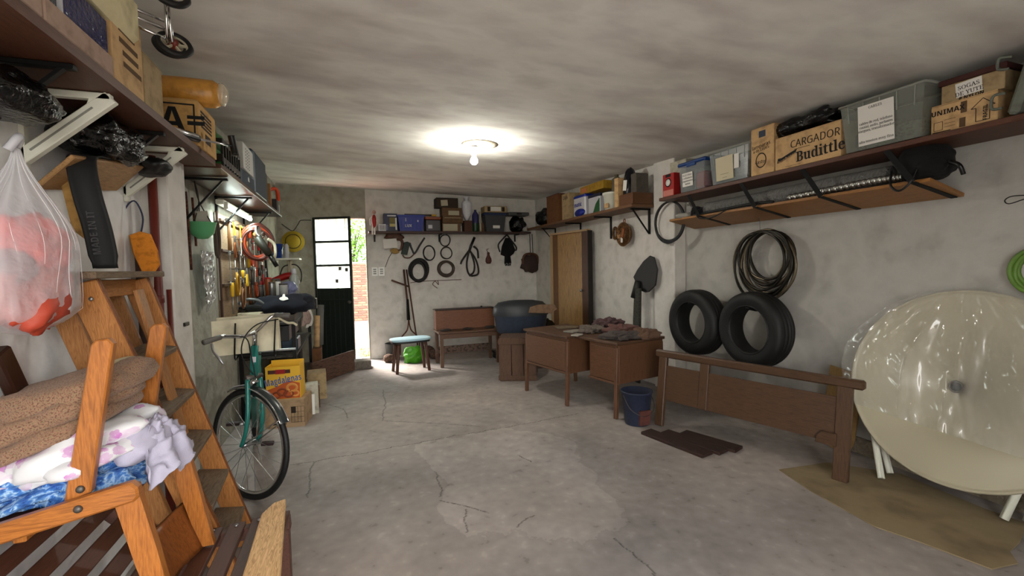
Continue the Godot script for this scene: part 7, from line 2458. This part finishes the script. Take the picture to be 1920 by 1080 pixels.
	part(t, "black_barrel", s, mats["blackplastic"])
	s = st(true)
	tube(s, [V(-0.05, 0.006, 0.10), V(0.068, 0.006, -0.10)], 0.0165, 10)
	part(t, "chrome_stripe", s, mats["chrome"])
	s = st(true)
	tube(s, [V(0.07, 0.0, -0.115), V(0.19, 0.02, -0.31)], 0.006, 8)
	part(t, "rod", s, mats["chrome"])
	s = st(true)
	tube(s, curve([V(0.185, 0.08, -0.31), V(0.19, 0.04, -0.315), V(0.195, 0.0, -0.315), V(0.20, -0.03, -0.31)]), 0.020, 10)
	part(t, "grip", s, mats["blackplastic"])
	# folded pram on top
	t = thing("pram_frame", "chrome pram frame with white-spoked wheels lying on the near left shelf cartons", "pram", V(-0.66, 2.39, -2.30))
	for q in [[V(0, 0, 0), "wheel"], [V(0.02, 0.165, 0.08), "wheel"], [V(-0.06, 0.06, -0.16), "wheel"]]:
		var b := Transform3D(Basis(V(0.87, 0.12, -0.48).normalized(), V(0.25, 0.45, 0.86).normalized(), V(0.32, -0.88, 0.36).normalized()).orthonormalized(), q[0])
		s = st(true)
		lathe(s, [Vector2(0.047, -0.012), Vector2(0.062, -0.012), Vector2(0.069, 0.0), Vector2(0.062, 0.012), Vector2(0.047, 0.012), Vector2(0.047, -0.012)], 32, b)
		var w := part(t, "wheel", s, mats["rubber"])
		s = st(true)
		tube(s, ring(q[0], b.basis.x * 0.046, b.basis.z * 0.046, 28), 0.005, 6, true)
		part(w, "white_rim", s, mats["palelabel"])
		s = st()
		for k in 5:
			var a := TAU * k / 5.0
			bar(s, q[0], q[0] + (b.basis.x * cos(a) + b.basis.z * sin(a)) * 0.044, 0.012, 0.006, b.basis.y, 0.001)
		part(w, "spokes", s, mats["palelabel"])
		s = st(true)
		tube(s, [q[0] - b.basis.y * 0.02, q[0] + b.basis.y * 0.02], 0.013, 12)
		part(w, "hub", s, M("hubred", Color(0.42, 0.12, 0.08), 0.5))
	for q in [[V(0.0, 0.0, 0.02), V(-0.005, 0.165, 0.04)], [V(-0.02, 0.0, 0.01), V(-0.005, 0.16, 0.06)], [V(0.0, 0.01, 0.0), V(-0.16, 0.05, 0.06)], [V(-0.01, 0.05, 0.01), V(-0.24, 0.10, 0.10)], [V(-0.02, 0.09, 0.0), V(-0.26, 0.14, 0.08)], [V(0.0, 0.0, 0.0), V(-0.06, 0.06, -0.16)]]:
		s = st(true)
		tube(s, [q[0], q[1]], 0.007, 10)
		part(t, "chrome_tube", s, mats["chrome"])
	# ---- on the second shelf
	y = 2.114
	t = thing("black_crate", "open black plastic crate at the pillar end of the second left shelf", "crate", V(-0.875, y, -3.66))
	for q in [[V(0, 0.01, 0), V(0.26, 0.014, 0.50)], [V(0, 0.17, 0.25), V(0.26, 0.03, 0.014)], [V(0, 0.17, -0.25), V(0.26, 0.03, 0.014)], [V(-0.125, 0.17, 0), V(0.014, 0.03, 0.50)], [V(0.125, 0.17, 0), V(0.014, 0.03, 0.50)], [V(0, 0.06, 0.25), V(0.26, 0.05, 0.012)], [V(0.125, 0.05, 0), V(0.012, 0.04, 0.50)], [V(-0.125, 0.09, 0), V(0.008, 0.15, 0.50)]]:
		s = st()
		bx(s, q[0], q[1], 0.002)
		part(t, "crate_rail", s, mats["blackplastic"])
	for k in 8:
		s = st()
		bx(s, V(0.125, 0.09, -0.24 + k * 0.0685), V(0.014, 0.17, 0.016), 0.002)
		part(t, "crate_post", s, mats["blackplastic"])
	s = st(true)
	blob(s, V(0, 0.14, 0), V(0.10, 0.15, 0.19), 0.4, 0.6, 131, Transform3D.IDENTITY, 26, 16)
	solo("green_sack", s, M("signalgreen", Color(0.05, 0.36, 0.12), 0.35), "bright green plastic sack in the black crate on the second left shelf", "bag", V(-0.885, y + 0.02, -3.68))
	t = thing("grey_toolbox", "teal blue flat toolbox under the white carton on the second left shelf", "toolbox", V(-0.885, y, -4.22))
	s = st()
	bx(s, V(0, 0.06, 0), V(0.27, 0.12, 0.50), 0.01)
	part(t, "case", s, mats["teal"])
	s = st()
	bx(s, V(0.137, 0.07, 0), V(0.006, 0.03, 0.05), 0.002)
	part(t, "latch", s, mats["steel"])
	t = carton("white carton with dotted print on the teal toolbox on the second left shelf", V(-0.87, y + 0.122, -4.20), V(0.26, 0.20, 0.38), 0, M("whitebox", Color(0.72, 0.72, 0.70), 0.7), false)
	s = st()
	for k in 7:
		for j in 3:
			bx(s, V(0.131, 0.025 + 0.024 * k, 0.10 - 0.06 * j), V(0.001, 0.010, 0.012), 0.0)
	part(t, "printed_dots", s, mats["ink"]).set_meta("kind", "stuff")
	s = st()
	bx(s, V(0, 0.2, 0), V(0.27, 0.40, 0.60), 0.025)
	solo("blue_case", s, mats["teal"], "tall teal blue case standing behind the white carton on the second left shelf", "case", V(-0.885, y, -4.80))
	for q in [[-0.83, -5.28, 0.10, 0.34, 0.22, "greydark", "grey tall carton beside the teal case on the second left shelf"], [-0.86, -5.50, 0.18, 0.26, 0.10, "woodhandle", "tan narrow board box right of the grey tall carton"], [-0.84, -5.74, 0.20, 0.12, 0.26, "darkcard2", "dark open box holding small parts at the far end of the second shelf"]]:
		M("greydark", Color(0.30, 0.29, 0.27), 0.6)
		M("darkcard2", Color(0.10, 0.06, 0.05), 0.7)
		carton(q[6], V(q[0], y, q[1]), V(q[2], q[3], q[4]), 3.0, mats[q[5]], false)
	s = st(true)
	tube(s, curve([V(-0.06, 0.0, 0.06), V(-0.02, 0.10, 0.0), V(0.05, 0.12, -0.03), V(0.06, 0.0, -0.08)]), 0.02, 8)
	solo("orange_grip_tool", s, mats["orange"], "orange curved tool handle on the dark open box at the far shelf end", "handle", V(-0.80, y + 0.135, -5.74))
	s = st(true)
	lathe(s, [Vector2(0, 0), Vector2(0.05, 0), Vector2(0.05, 0.10), Vector2(0.03, 0.12), Vector2(0, 0.12)], 16)
	solo("white_jar", s, mats["packwhite"], "small white jar at the very far end of the second left shelf", "jar", V(-0.80, y, -5.95))

# ---------------------------------------------------------------- foreground at the left
func cloth_fold(called: String, label: String, m: Material, c: Vector3, sx: float, sz: float, layers: Array, sd: int) -> void:
	# a folded textile: stacked rounded layers as one lumpy sheet body
	var t := thing(called, label, "blanket", c)
	var n := FastNoiseLite.new()
	n.seed = sd
	n.frequency = 1.0
	for l in layers:
		var s := st(true)
		blob(s, V(l[0], l[1], l[2]), V(sx * l[3], l[4], sz * l[5]), l[6], 0.45, sd + int(l[1] * 100), T(Vector3.ZERO, V(0, 0, l[7])), 40, 20, 0.62)
		part(t, "fold", s, m)

func left_front() -> void:
	var s: SurfaceTool
	# step ladder folded and leaning against the wall
	var t := thing("step_ladder", "wooden step ladder with grey worn treads leaning folded on the left wall", "ladder", V(-0.92, 0, -2.30))
	var lx := wood("ladderwood", Color(0.72, 0.49, 0.26), 1, 0.5, "pine")
	var top := [V(0.02, 1.40, 0.27), V(0.0, 1.40, -0.21)]
	var foot := [V(0.40, 0.012, 0.07), V(0.37, 0.012, -0.33)]
	for k in 2:
		s = st()
		bar(s, foot[k], top[k], 0.095, 0.032, V(1, 0, 0), 0.004)
		var r := part(t, "front_rail", s, lx)
		s = st()
		for j in 3:
			var o := V(0.049 * 0.96, 0.049 * 0.26, -0.008 + 0.008 * j)
			bar(s, Vector3(foot[k]) + o, Vector3(top[k]) + o, 0.003, 0.003, V(1, 0, 0), 0.0)
		part(r, "reeding", s, wood("ladderdark", Color(0.50, 0.30, 0.15), 1, 0.5)).set_meta("kind", "stuff")
		s = st()
		bar(s, Vector3(foot[k]) + V(-0.16, 0.05, -0.02 if k == 0 else 0.02), Vector3(top[k]) + V(-0.09, -0.02, -0.02 if k == 0 else 0.02), 0.07, 0.028, V(1, 0, 0), 0.003)
		part(t, "rear_leg", s, wood("ladderrear", Color(0.66, 0.46, 0.26), 1, 0.55, "pine"))
	s = st()
	bx(s, V(-0.01, 1.425, 0.03), V(0.20, 0.026, 0.62), 0.004, T(Vector3.ZERO, V(0, 0, 0)))
	part(t, "top_board", s, M("greywood", Color(0.47, 0.40, 0.32), 0.85, "grain", V(7, 7, 0.8), 0.1, "grain"))
	s = st()
	bx(s, V(-0.01, 1.37, -0.06), V(0.03, 0.07, 0.40), 0.003)
	part(t, "cross_board", s, wood("ladderwood", Color(0.72, 0.49, 0.26), 2, 0.5, "pine"))
	s = st()
	bar(s, V(0.07, 1.36, -0.04), V(0.20, 0.70, -0.06), 0.07, 0.016, V(0, 0, 1), 0.002)
	part(t, "middle_slat", s, wood("ladderrear", Color(0.66, 0.46, 0.26), 1, 0.55, "pine"))
	for k in 5:
		var f := 0.77 - 0.155 * k
		var a: Vector3 = Vector3(foot[0]).lerp(top[0], f)
		var b: Vector3 = Vector3(foot[1]).lerp(top[1], f)
		s = st()
		bar(s, a + V(-0.01, 0, -0.016), b + V(-0.01, 0, 0.016), 0.026, 0.13, V(0.18, 1, 0), 0.003)
		part(t, "tread", s, mats["greywood"])
	for q in [V(0.09, 1.18, 0.31), V(0.14, 0.98, 0.305), V(0.05, 1.34, 0.30)]:
		s = st(true)
		lathe(s, [Vector2(0, 0), Vector2(0.008, 0), Vector2(0.006, 0.004), Vector2(0, 0.005)], 10, T(q - V(0, 0, 0.012), V(90, 0, 0)))
		part(t, "bolt", s, mats["steel"])
	# slatted bench
	var bw := wood("slatwood", Color(0.34, 0.20, 0.145), 2, 0.5)
	t = thing("slatted_bench", "dark brown slatted garden bench standing along the left wall in the foreground", "bench", V(-0.62, 0, -1.63))
	for k in 6:
		var c := V(-0.40 + 0.056 * k, 0.66 - 0.062 * k, 0)
		s = st()
		bx(s, Vector3.ZERO, V(0.054, 0.022, 1.06), 0.003, T(c, V(0, 0, -48)))
		var sl := part(t, "slat", s, bw)
		s = st(true)
		blob(s, V(0, 0, -0.50), V(0.008, 0.008, 0.008), 0.0, 1.0, 1, T(c + V(0.009, 0.010, 0.0)), 10, 6)
		part(sl, "bolt", s, mats["steel"])
	for k in 5:
		var x := -0.035 + 0.085 * k
		s = st()
		bx(s, V(x, 0.335 + 0.006 * k, 0.0), V(0.062, 0.024, 1.06), 0.003)
		var sl := part(t, "slat", s, bw)
		s = st(true)
		blob(s, V(x, 0.35 + 0.006 * k, -0.50), V(0.009, 0.006, 0.009), 0.0, 1.0, 1, Transform3D.IDENTITY, 10, 6)
		part(sl, "bolt", s, mats["steel"])
	for z in [-0.50, 0.45]:
		s = st()
		bar(s, V(-0.075, 0.31, z), V(0.34, 0.335, z), 0.05, 0.04, V(0, 1, 0), 0.003)
		part(t, "cross_rail", s, bw)
		s = st()
		bar(s, V(-0.095, 0.30, z), V(-0.425, 0.662, z), 0.05, 0.035, V(1, 0, 0), 0.003)
		part(t, "back_rail", s, bw)
		for x in [-0.06, 0.31]:
			s = st()
			bar(s, V(x, 0.003, z), V(x, 0.312, z), 0.05, 0.05, V(1, 0, 0), 0.003)
			part(t, "leg", s, bw)
	# pine offcut lying on the bench
	s = st()
	prism(s, [Vector2(-0.355, 1.16), Vector2(-0.21, 1.16), Vector2(-0.30, 2.16), Vector2(-0.345, 2.14), Vector2(-0.378, 2.06)], 0.036, T(V(0, 0.408, 0), V(-90, 0, 0)), 0.004)
	solo("pine_offcut", s, M("palepine", Color(0.90, 0.74, 0.53), 0.7, "pine", V(7, 7, 0.7)), "pale pine offcut with a tapered end lying on the slatted bench", "plank")
	# orange varnished folding chair standing on the bench
	var ow := wood("orangewood", Color(0.70, 0.43, 0.18), 1, 0.35)
	var oz := wood("orangewood", Color(0.70, 0.43, 0.18), 0, 0.35)
	t = thing("wooden_chair", "orange varnished wooden chair with blankets on it standing on the slatted bench", "chair", V(-0.70, 0.0, -1.83))
	for q in [[0.20, "near"], [-0.20, "far"]]:
		var z: float = q[0]
		s = st()
		prism(s, [Vector2(-0.085, 0.775), Vector2(-0.022, 0.80), Vector2(0.052, 1.225), Vector2(0.04, 1.24), Vector2(0.012, 1.238), Vector2(0.0, 1.225)], 0.03, T(V(0, 0, z + 0.015)), 0.004)
		var p := part(t, "back_post", s, ow)
		s = st(true)
		blob(s, V(-0.043, 0.815, z + 0.032), V(0.011, 0.011, 0.008), 0.0, 1.0, 1, Transform3D.IDENTITY, 12, 8)
		part(p, "bolt", s, mats["oldsteel"])
		s = st()
		prism(s, [Vector2(-0.33, 0.682), Vector2(0.09, 0.765), Vector2(0.102, 0.78), Vector2(0.10, 0.805), Vector2(0.085, 0.822), Vector2(0.07, 0.82), Vector2(-0.33, 0.735)], 0.034, T(V(0, 0, z + 0.045)), 0.006)
		p = part(t, "seat_rail", s, oz)
		s = st(true)
		blob(s, V(-0.036, 0.772, z + 0.064), V(0.011, 0.011, 0.008), 0.0, 1.0, 1, Transform3D.IDENTITY, 12, 8)
		part(p, "bolt", s, mats["oldsteel"])
		s = st()
		prism(s, [Vector2(0.02, 0.80), Vector2(0.085, 0.80), Vector2(0.125, 0.60), Vector2(0.165, 0.365), Vector2(0.12, 0.365), Vector2(0.07, 0.56)], 0.03, T(V(0, 0, z + 0.012)), 0.004)
		part(t, "front_leg", s, ow)
	# bent plywood panel between the front legs
	var g := []
	for j in 9:
		var row := []
		for i in 11:
			var u := i / 10.0
			var v := j / 8.0
			row.append(V(0.075 + 0.06 * v - 0.045 * sin(PI * u), 0.545 - 0.185 * v - 0.02 * sin(PI * u) * (1.0 - v), 0.19 - 0.38 * u))
		g.append(row)
	s = st(true)
	sheet(s, g, 0.012, V(-1, 0, 0))
	part(t, "plywood_panel", s, M("bentply", Color(0.56, 0.32, 0.14), 0.4, "grain", V(2, 2, 7)))
	s = st()
	bar(s, V(-0.20, 0.70, 0.2), V(-0.20, 0.70, -0.2), 0.05, 0.03, V(0, 1, 0), 0.003)
	part(t, "stretcher", s, ow)
	s = st()
	bx(s, V(-0.14, 0.738, 0.0), V(0.36, 0.012, 0.40), 0.0, T(Vector3.ZERO, V(0, 0, 0)) * T(V(0, 0.0, 0), V(0, 0, 0)))
	part(t, "seat_board", s, M("seatply", Color(0.22, 0.10, 0.05), 0.6))
	# dark wooden post behind, from another chair
	s = st()
	bar(s, V(-1.0, 0.62, -2.07), V(-1.022, 1.20, -1.82), 0.065, 0.035, V(0, 0, 1), 0.006)
	solo("dark_post", s, wood("darkpost", Color(0.20, 0.10, 0.055), 1, 0.4), "dark brown wooden post leaning on the left wall behind the blankets", "post")
	# blankets on the chair
	var c := V(-0.84, 0.745, -1.83)
	t = thing("blue_cloth", "crumpled blue and white crocheted cloth lowest on the wooden chair", "cloth", c)
	s = st(true)
	blob(s, V(-0.02, 0.04, 0.02), V(0.19, 0.045, 0.175), 0.8, 0.9, 141, Transform3D.IDENTITY, 60, 26, 0.7)
	var bl := M("bluecrochet", Color(1, 1, 1), 0.95, "fine", V(3, 3, 3), 0.5, "fine")
	bl.albedo_texture = blue_white()
	part(t, "cloth_body", s, bl)
	t = thing("white_sheet", "white bed sheet with small lilac flowers folded between blue cloth and brown blanket", "sheet", c + V(0, 0.075, 0))
	s = st(true)
	blob(s, V(0.0, 0.06, 0.01), V(0.20, 0.065, 0.18), 0.5, 0.5, 143, T(Vector3.ZERO, V(0, 0, 12)), 60, 28, 0.7)
	part(t, "fold", s, M("floral", Color(1, 1, 1), 0.95, "", V(1, 1, 1)))
	var fm: StandardMaterial3D = mats["floral"]
	fm.albedo_texture = floral()
	fm.uv1_triplanar = true
	fm.uv1_scale = V(4, 4, 4)
	s = st(true)
	blob(s, V(0.05, 0.02, 0.06), V(0.13, 0.045, 0.14), 0.6, 0.6, 144, T(Vector3.ZERO, V(0, 0, 16)), 50, 22, 0.8)
	part(t, "fold", s, mats["floral"])
	t = thing("brown_blanket", "thick brown woven wool blanket folded on top of the chair's pile", "blanket", c + V(0, 0.18, 0))
	var bm := M("wool", Color(0.62, 0.51, 0.44), 1.0, "fine", V(1.3, 1.3, 1.3), 0.7, "fine")
	bm.albedo_texture = tweed()
	bm.heightmap_texture = tex["tweed"]
	bm.rim_enabled = true
	bm.rim = 0.5
	for q in [[V(0.0, 0.13, -0.01), V(0.20, 0.05, 0.18), 14.0, 151], [V(-0.015, 0.08, 0.02), V(0.185, 0.042, 0.18), 17.0, 152], [V(-0.025, 0.025, 0.03), V(0.165, 0.04, 0.18), 21.0, 153]]:
		s = st(true)
		blob(s, q[0], q[1], 0.35, 0.4, q[3], T(Vector3.ZERO, V(0, 0, q[2])), 60, 26, 0.62)
		part(t, "fold", s, bm)
	s = st(true)
	tube(s, ring(T(Vector3.ZERO, V(0, 0, 14)) * V(0.155, 0.135, -0.01), T(Vector3.ZERO, V(0, 0, 14)).basis * V(0, 0.05, 0), V(0, 0, 0.165), 30, 0.04), 0.006, 6, true)
	part(t, "fringed_hem", s, M("fringe", Color(0.72, 0.68, 0.55), 0.95))
	t = thing("lilac_cloth", "pale lilac crumpled cloth draped over the front of the wooden chair", "cloth", V(-0.655, 0.815, -1.83))
	g = []
	var n := FastNoiseLite.new()
	n.seed = 17
	n.frequency = 0.55
	for j in 31:
		var row := []
		for i in 31:
			var u := i / 30.0 - 0.5
			var v := j / 30.0
			var a := u * 2.4
			var rr := 0.02 + 0.15 * v * (1.0 + 0.18 * n.get_noise_2d(u * 14.0 + 4.0, 1.0))
			var w := 0.022 * v * sin(a * 9.0 + 3.0 * n.get_noise_2d(u * 6.0, v * 3.0)) + 0.02 * n.get_noise_2d(u * 9.0, v * 9.0)
			row.append(V(0.0 + rr * cos(a) * 0.62 + w * 0.6, 0.125 - 0.02 * v - 0.15 * v * v + w, -rr * sin(a) * 1.05))
		g.append(row)
	s = st(true)
	sheet(s, g, 0.004, V(-0.3, -0.95, 0))
	part(t, "drape", s, cloth("lilac", Color(0.86, 0.84, 0.93), 40.0, 0.2))
	s = st(true)
	blob(s, V(-0.01, 0.055, 0.0), V(0.07, 0.06, 0.12), 0.5, 0.6, 161, Transform3D.IDENTITY, 36, 20)
	part(t, "bundle", s, mats["lilac"])

func blue_white() -> Texture2D:
	return ntex("bluewhite", 0.03, 4, [Color(0.14, 0.30, 0.60), Color(0.30, 0.52, 0.80), Color(0.74, 0.85, 0.94), Color(0.20, 0.42, 0.72)], [0.15, 0.45, 0.58, 0.80], 256)

func tweed() -> Texture2D:
	return ntex("tweed", 0.25, 2, [Color(0.62, 0.52, 0.48), Color(1, 0.92, 0.86), Color(0.78, 0.86, 0.74)], [0.25, 0.5, 0.75], 512)

func floral() -> Texture2D:
	var im := Image.create(256, 256, false, Image.FORMAT_RGB8)
	im.fill(Color(0.86, 0.86, 0.87))
	var r := RandomNumberGenerator.new()
	r.seed = 5
	for k in 9:
		var c := Vector2(r.randf_range(30, 226), r.randf_range(30, 226))
		for p in 5:
			var q := c + Vector2(9, 0).rotated(TAU * p / 5.0)
			for y in range(-8, 9):
				for x in range(-8, 9):
					if x * x + y * y < 60:
						im.set_pixel(int(q.x) + x, int(q.y) + y, Color(0.74, 0.46, 0.72))
	return ImageTexture.create_from_image(im)
